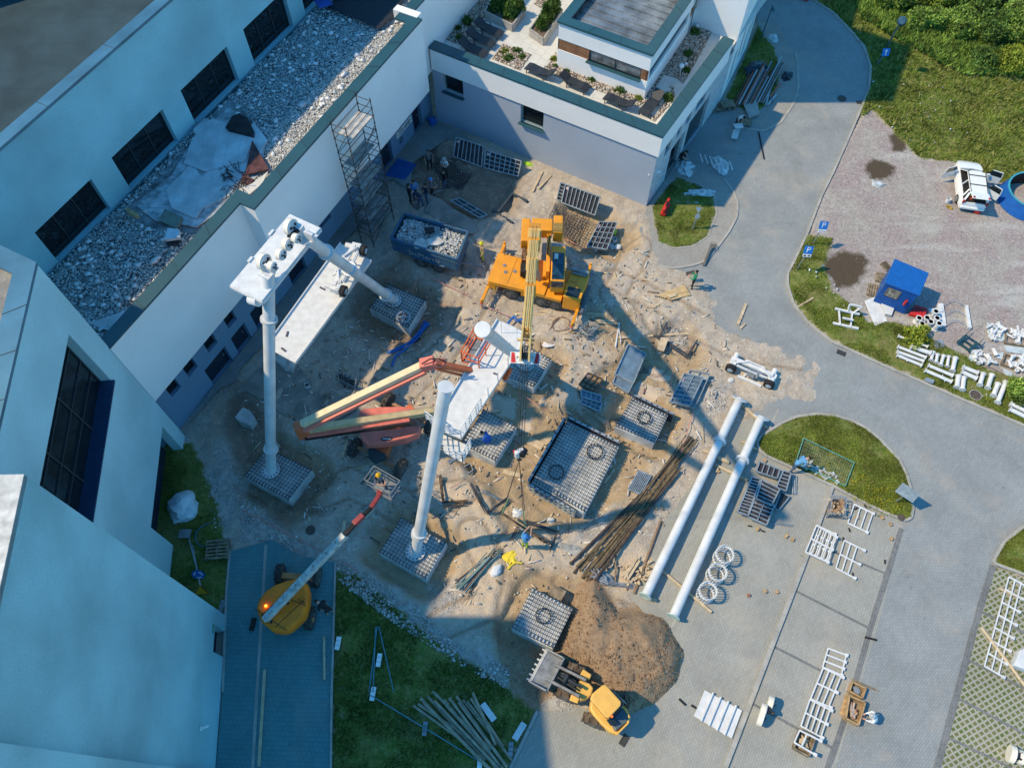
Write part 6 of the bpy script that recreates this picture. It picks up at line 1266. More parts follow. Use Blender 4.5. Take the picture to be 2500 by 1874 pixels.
for s in(-1,1):
    lpart(car,'pillar',CW,lambda m:(m.beam((.22,s*.53,1.36),(.85,s*.70,.88),.05,.05),m.beam((-.55,s*.55,1.36),(-.5,s*.72,.88),.06,.06),m.beam((-1.35,s*.55,1.36),(-1.5,s*.74,.88),.09,.09),m.beam((-h2+.35,s*.55,1.36),(-h2+.1,s*.7,.86),.12,.1)))
    lpart(car,'rear_side_window',CG,lambda m:m.add([(-1.35,s*.57,1.33),(-h2+.4,s*.57,1.33),(-h2+.2,s*.74,.9),(-1.5,s*.76,.9)],[(0,1,2,3)]))
    lpart(car,'tail_light',mat('tail_red',(.4,.01,.02),.3),lambda m:m.box((-h2+.06,s*.7,.85),(.1,.12,.25)),.02)
    for x in(-1.2,1.25): wheel(car,(x,s*.74,.3),(0,s,0),.30,.19,CT,mat('alloy',(.4,.42,.44),.3,.6),rimr=.68)
    lpart(car,'roof_rail',mat('rail_black',(.03,.035,.04),.5),lambda m:m.tube((-h2+.4,s*.5,1.43),(.1,s*.52,1.43),.018))
lpart(car,'windscreen',CG,lambda m:m.add([(.28,-.52,1.36),(.28,.52,1.36),(.95,.70,.88),(1.02,.0,.89),(.95,-.70,.88)],[(0,1,2,3,4)]))
for x in(-.95,-.15): lpart(car,'roof_bar',MATS['rail_black'],lambda m:m.tube((x,-.55,1.44),(x,.55,1.44),.025))
def door(x,s,l,a,nm):
    c,sn=math.cos(R(a)),math.sin(R(a))
    o=lpart(car,nm,CW,lambda m:m.add([(x-q*l*c+ (0),s*.81+s*(q*l*sn)+s*t*.03*c,z) for z in(.35,.86) for q,t in((0,0),(1,0),(1,1),(0,1))],[(0,1,2,3),(4,5,6,7),(0,1,5,4),(1,2,6,5),(2,3,7,6),(3,0,4,7)]))
    mb=MB(); mb.add([(x-.05*c,s*.80+s*.05*sn,.87),(x-l*c,s*.80+s*l*sn,.87),(x-l*.92*c,s*.80+s*l*.92*sn,1.28),(x-.35*c,s*.80+s*.35*sn,1.28)],[(0,1,2,3)]); mb.build('door_glass',CG,o)
    mb=MB(); mb.path([(x-l*c,s*.80+s*l*sn,.87),(x-l*.92*c,s*.80+s*l*.92*sn,1.28),(x-.35*c,s*.80+s*.35*sn,1.28)],.025); mb.build('window_frame',CW,o)
door(.78,1,1.05,62,'front_door');door(.78,-1,1.05,75,'front_door');door(-.42,-1,.95,55,'rear_door')
for s in(1,-1): lpart(car,'wing_mirror',CW,lambda m:m.box((.6,s*1.0,.95),(.1,.18,.12)),.02)
tg=lpart(car,'tailgate',CW,lambda m:m.beam((-h2+.35,0,1.42),(-h2-.32,0,1.58),1.1,.05),.02)
mb=MB(); mb.box((-h2-.1,0,1.58),(.12,.45,.01)); mb.build('number_plate',mat('plate_white',(.8,.8,.78),.5),tg)
for s in(-1,1): mb=MB(); mb.box((-h2-.22,s*.45,1.60),(.16,.12,.02)); mb.build('lamp_cluster',MATS['tail_red'],tg)
lpart(car,'rear_bumper',CW,lambda m:m.box((-h2-.02,0,.42),(.12,1.5,.2)),.05)
lpart(car,'boot_clutter',mat('boot_yellow',(.7,.45,.02),.5),lambda m:(m.box((-h2+.45,-.1,.96),(.25,.3,.15)),m.tube((-h2+.3,.2,.96),(-h2+.6,.4,1.0),.05)))
lpart(car,'boot_tool_box',mat('tool_red',(.5,.08,.05),.5),lambda m:m.box((-h2+.3,.35,.95),(.2,.2,.12)))
# ================= people =================
SKIN=mat('skin',(.48,.28,.20),.6,var=.03,fine=.02)
def cloth(n,c): return mat('cloth_'+n,c,.85,var=.12,scale=9,fine=.05)
CLO={'black':(.015,.015,.018),'navy':(.015,.025,.06),'lblue':(.12,.36,.72),'blue':(.02,.12,.50),'sky':(.12,.33,.60),'grey':(.16,.19,.22),'white':(.78,.80,.82),'green':(.01,.26,.12),'jeans':(.06,.12,.22),'yellow':(.55,.72,.04),'tan':(.50,.36,.22),'dark':(.03,.03,.035),'pink':(.60,.42,.38)}
HAIR=mat('dark_hair',(.02,.014,.01),.7)
def pose(kind):
    J={'pel':(0,0,.93),'sp':(.0,0,1.12),'ch':(.0,0,1.32),'nk':(.01,0,1.49),'hd':(.03,0,1.62),'tp':(.03,0,1.72)}
    L={}
    for s,n in((1,'l'),(-1,'r')):
        L.update({'hip'+n:(0,s*.10,.88),'kn'+n:(.02,s*.11,.49),'an'+n:(-.02,s*.11,.08),'to'+n:(.17,s*.13,.03),'sh'+n:(0,s*.19,1.42),'el'+n:(-.03,s*.27,1.14),'wr'+n:(.10,s*.26,.90),'ha'+n:(.15,s*.25,.82)})
    J.update(L)
    def tilt(a,keys,piv):
        c,sn=math.cos(R(a)),math.sin(R(a))
        for k in keys:
            x,y,z=J[k]; dx,dz=x-piv[0],z-piv[2]; J[k]=(piv[0]+dx*c+dz*sn,y,piv[2]-dx*sn+dz*c)
    upk=['sp','ch','nk','hd','tp','shl','shr','ell','elr','wrl','wrr','hal','har']
    if kind=='arms_front':
        for s,n in((1,'l'),(-1,'r')): J['el'+n]=(.08,s*.25,1.15); J['wr'+n]=(.30,s*.12,1.12); J['ha'+n]=(.37,s*.06,1.12)
    if kind=='crossed':
        for s,n in((1,'l'),(-1,'r')): J['el'+n]=(.06,s*.25,1.16); J['wr'+n]=(.22,-s*.02,1.2); J['ha'+n]=(.22,-s*.12,1.22)
    if kind=='reach_up':
        for s,n in((1,'l'),(-1,'r')): J['el'+n]=(.25,s*.18,1.5); J['wr'+n]=(.42,s*.10,1.68); J['ha'+n]=(.48,s*.08,1.75)
    if kind=='walk':
        J['knl']=(.14,.11,.50);J['anl']=(.20,.11,.09);J['tol']=(.38,.12,.05);J['knr']=(-.03,-.11,.5);J['anr']=(-.28,-.11,.16);J['tor']=(-.12,-.12,.05)
        J['ell']=(.05,.27,1.15);J['wrl']=(.27,.22,1.05);J['hal']=(.34,.2,1.03);J['elr']=(.06,-.27,1.15);J['wrr']=(.28,-.22,1.03);J['har']=(.35,-.2,1.0)
    if kind=='side_reach':
        J['elr']=(.10,-.40,1.25);J['wrr']=(.22,-.58,1.08);J['har']=(.26,-.64,1.03)
    if kind=='bend':
        for s,n in((1,'l'),(-1,'r')): J['el'+n]=(.12,s*.24,1.2); J['wr'+n]=(.3,s*.14,1.0); J['ha'+n]=(.36,s*.10,.95)
        tilt(48,upk,(0,0,.93)); J['knl']=(.16,.12,.5);J['anl']=(.12,.12,.08);J['tol']=(.30,.13,.03);J['knr']=(-.02,-.11,.5);J['anr']=(-.12,-.11,.08);J['tor']=(.06,-.12,.03)
    if kind=='crouch':
        for k in('pel','hipl','hipr'): x,y,z=J[k]; J[k]=(-.12,y,z-.58)
        for k in upk: x,y,z=J[k]; J[k]=(x-.12,y,z-.58)
        for s,n in((1,'l'),(-1,'r')): J['kn'+n]=(.30,s*.18,.46);J['an'+n]=(-.02,s*.14,.08);J['to'+n]=(.16,s*.16,.03);J['el'+n]=(.15,s*.24,.62);J['wr'+n]=(.38,s*.14,.42);J['ha'+n]=(.45,s*.1,.38)
        tilt(35,['sp','ch','nk','hd','tp','shl','shr'],(-.12,0,.35))
    return J
RADI={'pel':(.145,.12),'sp':(.125,.10),'ch':(.155,.11),'nk':(.058,.058),'hd':(.088,.095),'tp':(.055,.06)}
def person(label,base,face,kind='stand',shirt='grey',pants='jeans',hat=None,shoes='dark',short=False,bare=False,sc=1.0,name='person',bag=None):
    J=pose(kind); E=[('pel','sp'),('sp','ch'),('ch','nk'),('nk','hd'),('hd','tp')]
    for n in 'lr': E+=[('pel','hip'+n),('hip'+n,'kn'+n),('kn'+n,'an'+n),('an'+n,'to'+n),('ch','sh'+n),('sh'+n,'el'+n),('el'+n,'wr'+n),('wr'+n,'ha'+n)]
    Rr=dict(RADI)
    for n in 'lr': Rr.update({'hip'+n:(.09,.09),'kn'+n:(.06,.06),'an'+n:(.042,.042),'to'+n:(.035,.03),'sh'+n:(.065,.065),'el'+n:(.045,.045),'wr'+n:(.03,.03),'ha'+n:(.035,.02)})
    for n,s in(('l',1),('r',-1)):
        h=Vector(J['ha'+n]); w_=Vector(J['wr'+n]); d=(h-w_).normalized(); side=d.cross(Vector((0,0,1))); side=side.normalized() if side.length>.1 else Vector((0,1,0))
        for i,(o,l) in enumerate(((-.03,.07),(-.01,.085),(.01,.08),(.03,.06))):
            a='f%s%d'%(n,i); J[a]=tuple(h+side*o+d*l*.6+Vector((0,0,-.01))); J[a+'t']=tuple(h+side*o*1.1+d*l+Vector((0,0,-.03))); E+=[('ha'+n,a),(a,a+'t')]; Rr[a]=(.009,.009);Rr[a+'t']=(.008,.008)
        a='t'+n; J[a]=tuple(h+side*s*.045-d*.01); J[a+'t']=tuple(h+side*s*.06+d*.035); E+=[('wr'+n,a),(a,a+'t')]; Rr[a]=(.011,.011);Rr[a+'t']=(.009,.009)
    keys=list(J); ix={k:i for i,k in enumerate(keys)}
    me=bpy.data.meshes.new('body'); me.from_pydata([J[k] for k in keys],[(ix[a],ix[b]) for a,b in E],[]); tmp=bpy.data.objects.new('tmp',me); COL.objects.link(tmp)
    sk=tmp.modifiers.new('s','SKIN'); sk.use_smooth_shade=True; ss=tmp.modifiers.new('b','SUBSURF'); ss.levels=1; ss.render_levels=1
    for k in keys: sv=me.skin_vertices[0].data[ix[k]]; sv.radius=Rr[k]; sv.use_root=(k=='pel')
    bpy.context.view_layer.update(); m2=bpy.data.meshes.new_from_object(tmp.evaluated_get(bpy.context.evaluated_depsgraph_get())); bpy.data.objects.remove(tmp)
    segs=[]
    for a,b in E:
        if a in('pel',) and b.startswith('hip') or a.startswith('hip') or (a.startswith('kn')): t=2 if not(short and a.startswith('kn')) else 0
        elif a.startswith('an'): t=3
        elif a in('nk','hd') or a.startswith(('wr','ha','f','t')): t=0
        elif a.startswith('el'): t=0 if bare else 1
        else: t=1
        segs.append((Vector(J[a]),Vector(J[b]),t))
    m2.materials.clear()
    for x in(SKIN,cloth(shirt,CLO[shirt]),cloth(pants,CLO[pants]),cloth(shoes,CLO[shoes])): m2.materials.append(x)
    for p in m2.polygons:
        c=p.center; best=(9,0)
        for a,b,t in segs:
            ab=b-a; u=max(0,min(1,(c-a).dot(ab)/max(ab.length_squared,1e-9))); dd=(c-a-ab*u).length
            if dd<best[0]: best=(dd,t)
        p.material_index=best[1]; p.use_smooth=True
    o=bpy.data.objects.new(name,m2); COL.objects.link(o); o.location=base; o.rotation_euler=(0,0,R(face)); o.scale=(sc,sc,sc); tag(o,label,'person',None)
    hd=Vector(J['hd']); tp=Vector(J['tp']); up=(tp-hd).normalized(); mb=MB(); c=hd+up*.035-Vector((.012,0,0))
    mb.ball(c,.115,12,(1.0,.85,.95)); hm=mb.build('helmet' if hat else 'hair',mat('hat_'+hat[0],hat[1],.4) if hat else HAIR,None,smooth=True); hm.parent=o
    # keep only the upper half of the shell
    bm=bmesh.new(); bm.from_mesh(hm.data); bmesh.ops.delete(bm,geom=[v for v in bm.verts if (v.co-c).dot(up)<-.035 or ((v.co-c).x>.06 and (v.co-c).dot(up)<.02)],context='VERTS'); bm.to_mesh(hm.data); bm.free()
    if hat: mb=MB(); mb.tube(c+up*.0-up*.01,c+up*.015,.135,.125,n=14); br=mb.build('brim',mat('hat_'+hat[0],hat[1]),hm)
    mb=MB(); f=Vector((up.z,0,-up.x)); mb.tube(hd+f*.085-up*.02,hd+f*.105-up*.03,.014,.01,n=6); mb.build('nose',SKIN,o)
    mb=MB()
    for s in(-1,1): mb.ball(hd+f*.082+Vector((0,s*.032,0))+up*.0,.011,6)
    mb.build('eyes',mat('eye_dark',(.03,.02,.02),.3),o); mb=MB(); mb.beam(hd+f*.083-up*.055-Vector((0,.022,0)),hd+f*.083-up*.055+Vector((0,.022,0)),.008,.008); mb.build('mouth',mat('lips',(.35,.12,.1),.6),o)
    return o
YH=('yellow',(.75,.75,.02)); BH=('blue',(.05,.30,.75)); WHT=('grey',(.45,.48,.5)); OH=('amber',(.85,.48,.02))
person('worker in bright yellow helmet and yellow-green trousers behind the crane',G(1178,636),200,'side_reach','tan','yellow',YH,sc=1.0)
person('person in black at the left edge of the group near the dump trailer',G(1003,497),20,'stand','black','dark')
person('person in light blue shirt in the group near the dump trailer',G(1015,488),-60,'arms_front','lblue','dark')
person('person in dark navy top and jeans bending at the front of the group',G(1030,506),170,'bend','navy','jeans')
person('person in navy top behind the bending man in the group',G(1044,496),200,'arms_front','navy','jeans')
person('person in grey shirt with blue cap holding a white paper',G(1056,481),-20,'arms_front','grey','dark',BH,bare=True)
person('person in black top and blue jeans right of the group',G(1087,462),210,'walk','black','jeans')
person('person in grey-blue shirt standing at the edge of the shaded rebar pit',G(1050,414),-70,'stand','grey','dark',bare=True)
person('person in white shirt and grey cap with folded arms by the rebar pit',G(1089,432),-110,'crossed','white','dark',WHT,bare=True)
person('worker in blue overalls crouching on the foundation mesh',P(1192,1077,BT),165,'crouch','blue','blue')
person('worker in amber helmet standing in the yellow lift basket',P(935,1190,2.4),-50,'arms_front','grey','navy',OH,bare=True)
person('worker in blue helmet reaching up to the hanging steel bundle',G(1281,1335),60,'reach_up','sky','yellow',BH,bare=True)
person('person in sky blue shirt bending beside the grass island',G(1928,1150,.0)+Vector((0,0,.05)),10,'bend','sky','jeans')
person('worker in white clothes crouching by the wooden crate',P(2126,1755,.02),170,'crouch','white','white',WHT)
person('person in green top and dark trousers carrying a board by the timber stack',P(1688,704,.02),165,'arms_front','green','dark')
person('person in black shirt and shorts leaning at the driveway edge',G(812,1500)+Vector((0,0,.06)),150,'bend','black','dark',short=True,bare=True)
person('person in white shirt working over white boards beside the pallets',P(1797,312,.03),-75,'bend','white','dark',bare=True)
person('person in dark clothes crouching at the hotel side door beside foil',P(1660,392,.03),-30,'crouch','dark','dark',bare=True)
b_=MB(); p=P(1675,669,.75); b_.beam(p,p+Vector((.5,.1,.1)),.25,.03); tag(b_.build('carried_board',mat('dark_board',(.06,.055,.05),.7)),'dark board carried by the person in green','board')
# ================= formwork panels =================
FPL=mat('formwork_face_dark',(.045,.04,.05),.6,var=.3,scale=4); FFR=mat('formwork_frame',(.36,.42,.46),.5,.4,var=.15,scale=4); FBL=mat('blue_grey_face',(.13,.20,.28),.5,var=.2,scale=2); PLB=mat('pink_label',(.62,.45,.48),.6)
FWG='steel framed formwork panels around the site'
def panel_thing(label,c4,z,n=6,m=3,th=.12,face=None,group=FWG,name='formwork_panel',zs=None,frame=None):
    """c4: four picture corners; ribs n across long axis, m along"""
    w=[P(a,b,(zs[i] if zs else z)) for i,(a,b) in enumerate(c4)]; c=sum(w,Vector())/4; o=thing(name,label,'formwork panel',c,0,group)
    nrm=(w[1]-w[0]).cross(w[3]-w[0]).normalized(); nrm=nrm if nrm.z>0 else -nrm
    def rib(mm):
        for i in range(4): mm.beam(w[i],w[(i+1)%4],.06,th,up=nrm)
        for i in range(1,n): mm.beam(w[0].lerp(w[1],i/n),w[3].lerp(w[2],i/n),.045,th*.8,up=nrm)
        for j in range(1,m): mm.beam(w[0].lerp(w[3],j/m),w[1].lerp(w[2],j/m),.045,th*.8,up=nrm)
    part(o,'steel_frame',frame or FFR,rib); q=-nrm*(th*.35)
    part(o,'plywood_face',face or FPL,lambda mm:mm.add([w[0]+q,w[1]+q,w[2]+q,w[3]+q,w[0]+q*1.3,w[1]+q*1.3,w[2]+q*1.3,w[3]+q*1.3],[(0,1,2,3),(7,6,5,4)]))
    if n*m>4: part(o,'label_plate',PLB,lambda mm:mm.add([w[0].lerp(w[1],.04).lerp(w[3].lerp(w[2],.04),v)+nrm*.0 for v in(.1,.25)]+[w[0].lerp(w[1],.13).lerp(w[3].lerp(w[2],.13),v) for v in(.25,.1)],[(0,1,2,3)]))
    return o
Z8=lambda x,y:(800+x*.386,y*.386)
panel_thing('shaded panel at the left under the lilac wall window',[Z8(815,870),Z8(985,925),Z8(975,1055),Z8(795,990)],.25,7,1,zs=[.9,.9,.1,.1]); panel_thing('shaded panel with blocks nearest the yellow vest',[Z8(1000,950),Z8(1225,1020),Z8(1205,1115),Z8(990,1060)],.25,7,4,zs=[.9,.9,.1,.1])
panel_thing('sunlit ribbed panel leaning by the lilac wall corner',[Z8(1505,1165),Z8(1725,1245),Z8(1690,1360),Z8(1480,1280)],.3,9,1,zs=[1.0,1.0,.1,.1]); panel_thing('narrow panel at the left of the sunlit ribbed one',[Z8(1475,1155),Z8(1505,1165),Z8(1478,1272),Z8(1450,1260)],.3,1,5,zs=[1.0,1.0,.1,.1])
panel_thing('flat panel beside the white bags right of the rebar cage',[Z8(1720,1405),Z8(1830,1410),Z8(1765,1580),Z8(1640,1560)],.15,4,5)
panel_thing('shaded long panel with holes between trailer and rebar pit',[Z8(775,1270),Z8(835,1255),Z8(1010,1360),Z8(960,1380)],.12,2,3,face=mat('teal_holes',(.07,.13,.14),.7,var=.4,scale=9))
ZM=lambda x,y:(1350+x*.2956,600+y*.2956)
panel_thing('big smooth panel tilted over the brown puddle',[ZM(620,815),ZM(765,890),ZM(665,1130),ZM(510,1060)],.3,1,1,face=mat('glossy_panel',(.16,.24,.32),.3,var=.15),zs=[.7,.5,.2,.4]); panel_thing('low end piece attached below the big smooth panel',[ZM(515,1075),ZM(660,1135),ZM(620,1215),ZM(495,1135)],.2,1,1,face=FBL)
panel_thing('upper gridded panel of the stack left of the white rubble heap',[ZM(1085,1055),ZM(1240,1090),ZM(1130,1320),ZM(965,1290)],.55,2,7,face=FBL); panel_thing('lower gridded panel of the stack left of the white rubble heap',[ZM(1130,1030),ZM(1295,1060),ZM(1170,1340),ZM(1000,1300)],.3,2,5,face=mat('pale_slat',(.4,.4,.38),.7)); 
panel_thing('small blue panel with four bays between the puddle mounds',[ZM(240,1190),ZM(400,1240),ZM(390,1295),ZM(230,1245)],.35,4,1,face=FBL); panel_thing('small blue panel lying in front of the four bay one',[ZM(245,1250),ZM(405,1300),ZM(380,1370),ZM(230,1300)],.3,4,2,face=FBL)
panel_thing('rusty grid panel lying on the dirt mound',[ZM(290,1050),ZM(410,1100),ZM(330,1205),ZM(215,1145)],.2,3,3,face=mat('mound_brown',(.33,.24,.15),.9),frame=mat('rust_frame',(.10,.075,.06),.8))
# edge formwork of the big block
b5=[Vector((*p,0)) for p in BLKW['b5']]
def edgeform(label,a,b,z0=-.4,z1=.44,n=6,out=None):
    d=(b-a).normalized(); nn=Vector((d.y,-d.x,0)); c=sum(b5,Vector())/4; nn=nn if (a-c).dot(nn)>0 else -nn; a=a+nn*.09;b=b+nn*.09
    o=thing('formwork_panel',label,'formwork panel',((a+b)/2),0,FWG)
    part(o,'plywood_face',FPL,lambda m:m.beam(a+XZ*(z0+z1)/2,b+XZ*(z0+z1)/2,.03,z1-z0))
    part(o,'steel_frame',FFR,lambda m:[m.beam(a+nn*.08+XZ*z,b+nn*.08+XZ*z,.12,.06) for z in(z0+.05,(z0+z1)/2,z1-.03)]+[m.beam(a.lerp(b,i/n)+nn*.08+XZ*z0,a.lerp(b,i/n)+nn*.08+XZ*z1,.07,.1,up=d) for i in range(n+1)])
edgeform('upright formwork along the lower edge of the big foundation',b5[0],b5[0].lerp(b5[3],.85),n=9); edgeform('upright formwork along the left edge of the big foundation',b5[0],b5[1],n=8); edgeform('upright formwork along the upper edge of the big foundation',b5[1],b5[1].lerp(b5[2],.97),n=8)
b6=[Vector((*p,0)) for p in BLKW['b6']]; edgeform('upright formwork behind the foundation nearest the long pipes',b6[1].lerp(b6[2],.05),b6[2]+(b6[2]-b6[1])*.12,n=7)
# stack on the paving
ZQ=lambda x,y:(1500+x*.339,1000+y*.339)
for l,c4,z,n_,m_ in [('red and white edged panel topmost by the bending man',[(1045,375),(1190,430),(1170,495),(1020,445)],.35,4,1),('long ribbed panel at the left of the stacked panels',[(990,485),(1050,500),(960,760),(885,735)],.5,1,12),('panel with five dark bays in the middle of the stack',[(1060,505),(1190,570),(1130,690),(1020,640)],.65,1,5),('lowest panel of the stack above the timber block',[(1010,640),(1150,690),(1095,830),(960,770)],.55,2,5),('narrow pale panel right of the red edged one',[(1215,440),(1270,455),(1235,585),(1165,560)],.45,1,5)]: panel_thing(l,[ZQ(*q) for q in c4],z,n_,m_,.14)
def rod(name,label,cat,a,b,r,m,za=.06,zb=None,group=None,n=8,g=True):
    A=G(*a,za) if g else P(*a,za); B=G(*b,zb if zb is not None else za) if g else P(*b,zb if zb is not None else za); mb=MB(); mb.tube(Vector(),B-A,r,n=n); q=mb.build(name,m); q.location=A; return tag(q,label,cat,group)
for i,(x,w_) in enumerate(((1280,'left'),(1292,'middle'),(1304,'right'))): rod('steel_bar',w_+' of three parallel bars beside the narrow pale panel','bar',ZQ(x,475+i*4),ZQ(x-4,615),.03,GALV)
rod('steel_bar','upper thin blue bar below the stacked panels','bar',ZQ(1115,815),ZQ(1278,835),.02,GALV); rod('steel_bar','lower thin blue bar below the stacked panels','bar',ZQ(1115,825),ZQ(1275,845),.02,GALV)
o=panel_thing('dark glossy sheet leaning at the right of the panel stack',[ZQ(1200,590),ZQ(1262,625),ZQ(1180,725),ZQ(1155,705)],.2,1,1,.03,face=mat('dark_sheet',(.03,.035,.04),.3))
panel_thing('ribbed dark panel between the big foundation and brown pipes',[ZQ(175,440),ZQ(262,475),ZQ(190,610),ZQ(100,570)],.15,8,1,face=FPL)
# ================= mesh crates =================
def crate(label,c4,h,fill,group='mesh crates on the site',zb=0.0,m=None):
    w=[P(a,b,zb+h) for a,b in c4]; c=sum(w,Vector())/4; o=thing('mesh_crate',label,'crate',(c.x,c.y,zb),0,group); w=[Vector((p.x,p.y,zb)) for p in w]
    part(o,'wire_frame',m or GALV,lambda mm:[mm.tube(w[i]+XZ*z,w[(i+1)%4]+XZ*z,.02 if z in(0.05,h) else .01,n=5) for i in range(4) for z in(.05,h*.35,h*.68,h)]+[mm.tube(w[i].lerp(w[(i+1)%4],t),w[i].lerp(w[(i+1)%4],t)+XZ*h,.03 if t==0 else .01,n=5) for i in range(4) for t in(0,.2,.4,.6,.8)])
    part(o,'base_tray',mat('tray_dark',(.06,.06,.06),.8),lambda mm:mm.prism([p[:2] for p in w],zb+.04,zb+.08)); wi=[(c+(p-c)*.85) for p in w]
    k,mt_,lb=fill; ms=MB()
    for i in range(k):
        u,v=random.random(),random.random(); p=lerp2(wi,u,v); p.z=zb+h*random.uniform(.15,.75); a=random.uniform(0,3.14); d=Vector((math.cos(a),math.sin(a),random.uniform(-.3,.3)))*random.uniform(.1,.26)
        if 'stone' in lb: ms.rock(p,random.uniform(.1,.2))
        else: ms.tube(p-d,p+d,.035,n=6)
    tag(ms.build('crate_contents',mt_),lb,'parts'); return o
crate('shaded crate left of the blue hoses',[(823,905),(870,925),(865,945),(827,925)],.45,(22,islandmat('dark_parts',[(.05,.06,.07),(.14,.16,.17),(.09,.06,.05)]),'tangled clamps inside the shaded crate'))
crate('sunlit crate full of clamps below the crane planks',[(1415,800),(1438,782),(1462,795),(1435,818)],.55,(40,islandmat('clamp_parts',[(.20,.23,.24),(.34,.37,.38),(.10,.11,.11)]),'heap of steel clamps inside the sunlit crate'))
crate('tall blue-grey crate of stones on the parking lot',[ZQ(1570,615),ZQ(1672,630),ZQ(1665,755),ZQ(1555,745)],.6,(26,islandmat('brown_stones',[(.38,.26,.16),(.28,.18,.11),(.5,.38,.26)]),'brown stones inside the parking lot crate'),zb=.03)
# ================= rebar cages, bundles =================
def bars(name,label,cat,lst,r,m,jit=.04,n=8,z=.15,group=None):
    A0_=G(*lst[0][0],z); o=MB()
    for a,b,k in lst:
        for i in range(k):
            A=G(*a,z+random.uniform(0,.12))+Vector((random.uniform(-jit,jit)*2,random.uniform(-jit,jit)*2,0)); B=G(*b,z+random.uniform(0,.12))+Vector((random.uniform(-jit,jit)*2,random.uniform(-jit,jit)*2,0)); o.tube(A-A0_,B-A0_,r,n=5)
    q=o.build(name,m); q.location=A0_; return tag(q,label,cat,group)
def cage_grid(label,c4,z,n,m,hh=.5,pitz=-.5):
    w=[P(a,b,z) for a,b in c4]; c=sum(w,Vector())/4; o=thing('rebar_cage',label,'rebar cage',c)
    part(o,'upper_bars',REBAR,lambda mm:[mm.tube(w[0].lerp(w[1],i/n),w[3].lerp(w[2],i/n),.016,n=5) for i in range(n+1)]+[mm.tube(w[0].lerp(w[3],i/m),w[1].lerp(w[2],i/m),.016,n=5) for i in range(m+1)])
    part(o,'upright_bars',REBAR,lambda mm:[mm.tube(lerp2(w,i/(n/2),e)+XZ*.12,lerp2(w,i/(n/2),e)-XZ*hh,.014,n=5) for i in range(int(n/2)+1) for e in(0,1)]+[mm.tube(lerp2(w,e,i/(m/2))+XZ*.1,lerp2(w,e,i/(m/2))-XZ*hh,.014,n=5) for i in range(int(m/2)+1) for e in(0,1)])
    part(o,'lower_bars',RUST,lambda mm:[mm.tube(w[0].lerp(w[1],i/n)-XZ*hh,w[3].lerp(w[2],i/n)-XZ*hh,.014,n=5) for i in range(n+1)]+[mm.tube(w[0].lerp(w[3],i/m)-XZ*hh,w[1].lerp(w[2],i/m)-XZ*hh,.014,n=5) for i in range(m+1)])
cage_grid('sunlit rebar cage standing in the pit behind the crane',[Z8(1440,1290),Z8(1655,1380),Z8(1560,1530),Z8(1390,1400)],.15,12,10,.55)
cage_grid('shaded rebar mat in the pit by the lilac wall',[Z8(640,990),Z8(930,1060),Z8(850,1200),Z8(740,1190)],-.35,14,9,.1)
bars('rebar_bundle','bent rebar bundle with the steep left leg in front of the white column','rebar bundle',[((1075,1165),(1083,1230),12),((1083,1230),(1142,1226),10),((1080,1240),(1135,1232),6)],.014,RUST)
bars('rebar_bundle','V shaped rebar bundle left of the hanging sling','rebar bundle',[((1150,1185),(1188,1255),14),((1190,1255),(1240,1220),14)],.014,REBAR)
bars('rebar_bundle','thin pale bars beside the V shaped bundle','rebar bundle',[((1172,1200),(1225,1225),8)],.012,GALV,.06)
bars('rebar_bundle','L shaped rebar heap under the hanging bundle','rebar bundle',[((1280,1275),(1360,1300),10),((1360,1300),(1342,1345),8),((1265,1285),(1248,1320),6)],.014,REBAR)
bars('rebar_bundle','V shaped dark rebar bundle in the far puddle','rebar bundle',[(ZM(830,750),ZM(1100,925),14),(ZM(1095,930),ZM(1180,800),12),(ZM(860,790),ZM(935,640),8),(ZM(815,860),ZM(1000,900),3)],.014,REBAR,.06)
bars('pipe_heap','heap of thin green and grey scaffold poles beside the yellow straps','poles',[((1132,1442),(1215,1345),10),((1120,1430),(1195,1360),8)],.03,islandmat('green_poles',[(.02,.20,.20),(.20,.26,.28),(.35,.38,.36),(.05,.16,.15),(.30,.12,.08)]),.10)
bars('rusty_rods','thin rusty rods sticking out above the green poles','rods',[((1185,1375),(1222,1335),6),((1135,1470),(1160,1435),5)],.008,RUST,.12)
for i,(a,b,l) in enumerate([((1683,1070),(1400,1400),'longest dark timber pole running to the lower left'),((1690,1074),(1420,1412),'dark pole second from the left in the long bundle'),((1672,1100),(1392,1378),'dark purple-brown pole at the upper side of the bundle'),((1640,1160),(1440,1415),'pole in the middle of the lower bundle'),((1600,1190),(1408,1385),'short pole in the middle of the bundle'),((1655,1150),(1452,1418),'rightmost pole of the lower bundle')]):
    rod('brown_pole',l,'pole',a,b,.07,mat('brown_pole%d'%(i%3),[(.13,.095,.07),(.20,.15,.085),(.09,.065,.055)][i%3],.7,var=.3,scale=3),.12,group='long dark brown poles between big foundation and white pipes')
bars('brown_boards','thin brown boards between the dark poles','boards',[((1686,1072),(1430,1405),7),((1650,1140),(1436,1410),8)],.035,mat('brown_boards',(.22,.16,.09),.8,var=.3,scale=4),.16)
rod('steel_tube','brown tube lying left of the lower white pipe','tube',(1612,1272),(1548,1450),.06,mat('brown_tube',(.24,.16,.11),.6),.1); rod('steel_tube','short plank standing by the white tube bundle','tube',(1503,1355),(1502,1428),.045,WOODO,.08)
bars('white_tubes','bundle of short white tubes at the end of the dark poles','tubes',[((1448,1400),(1478,1420),16),((1455,1390),(1490,1418),10)],.03,GALV,.10)
bars('grey_rods','thin grey rods below the white tube bundle','rods',[((1465,1423),(1545,1433),10)],.01,GALV,.07)
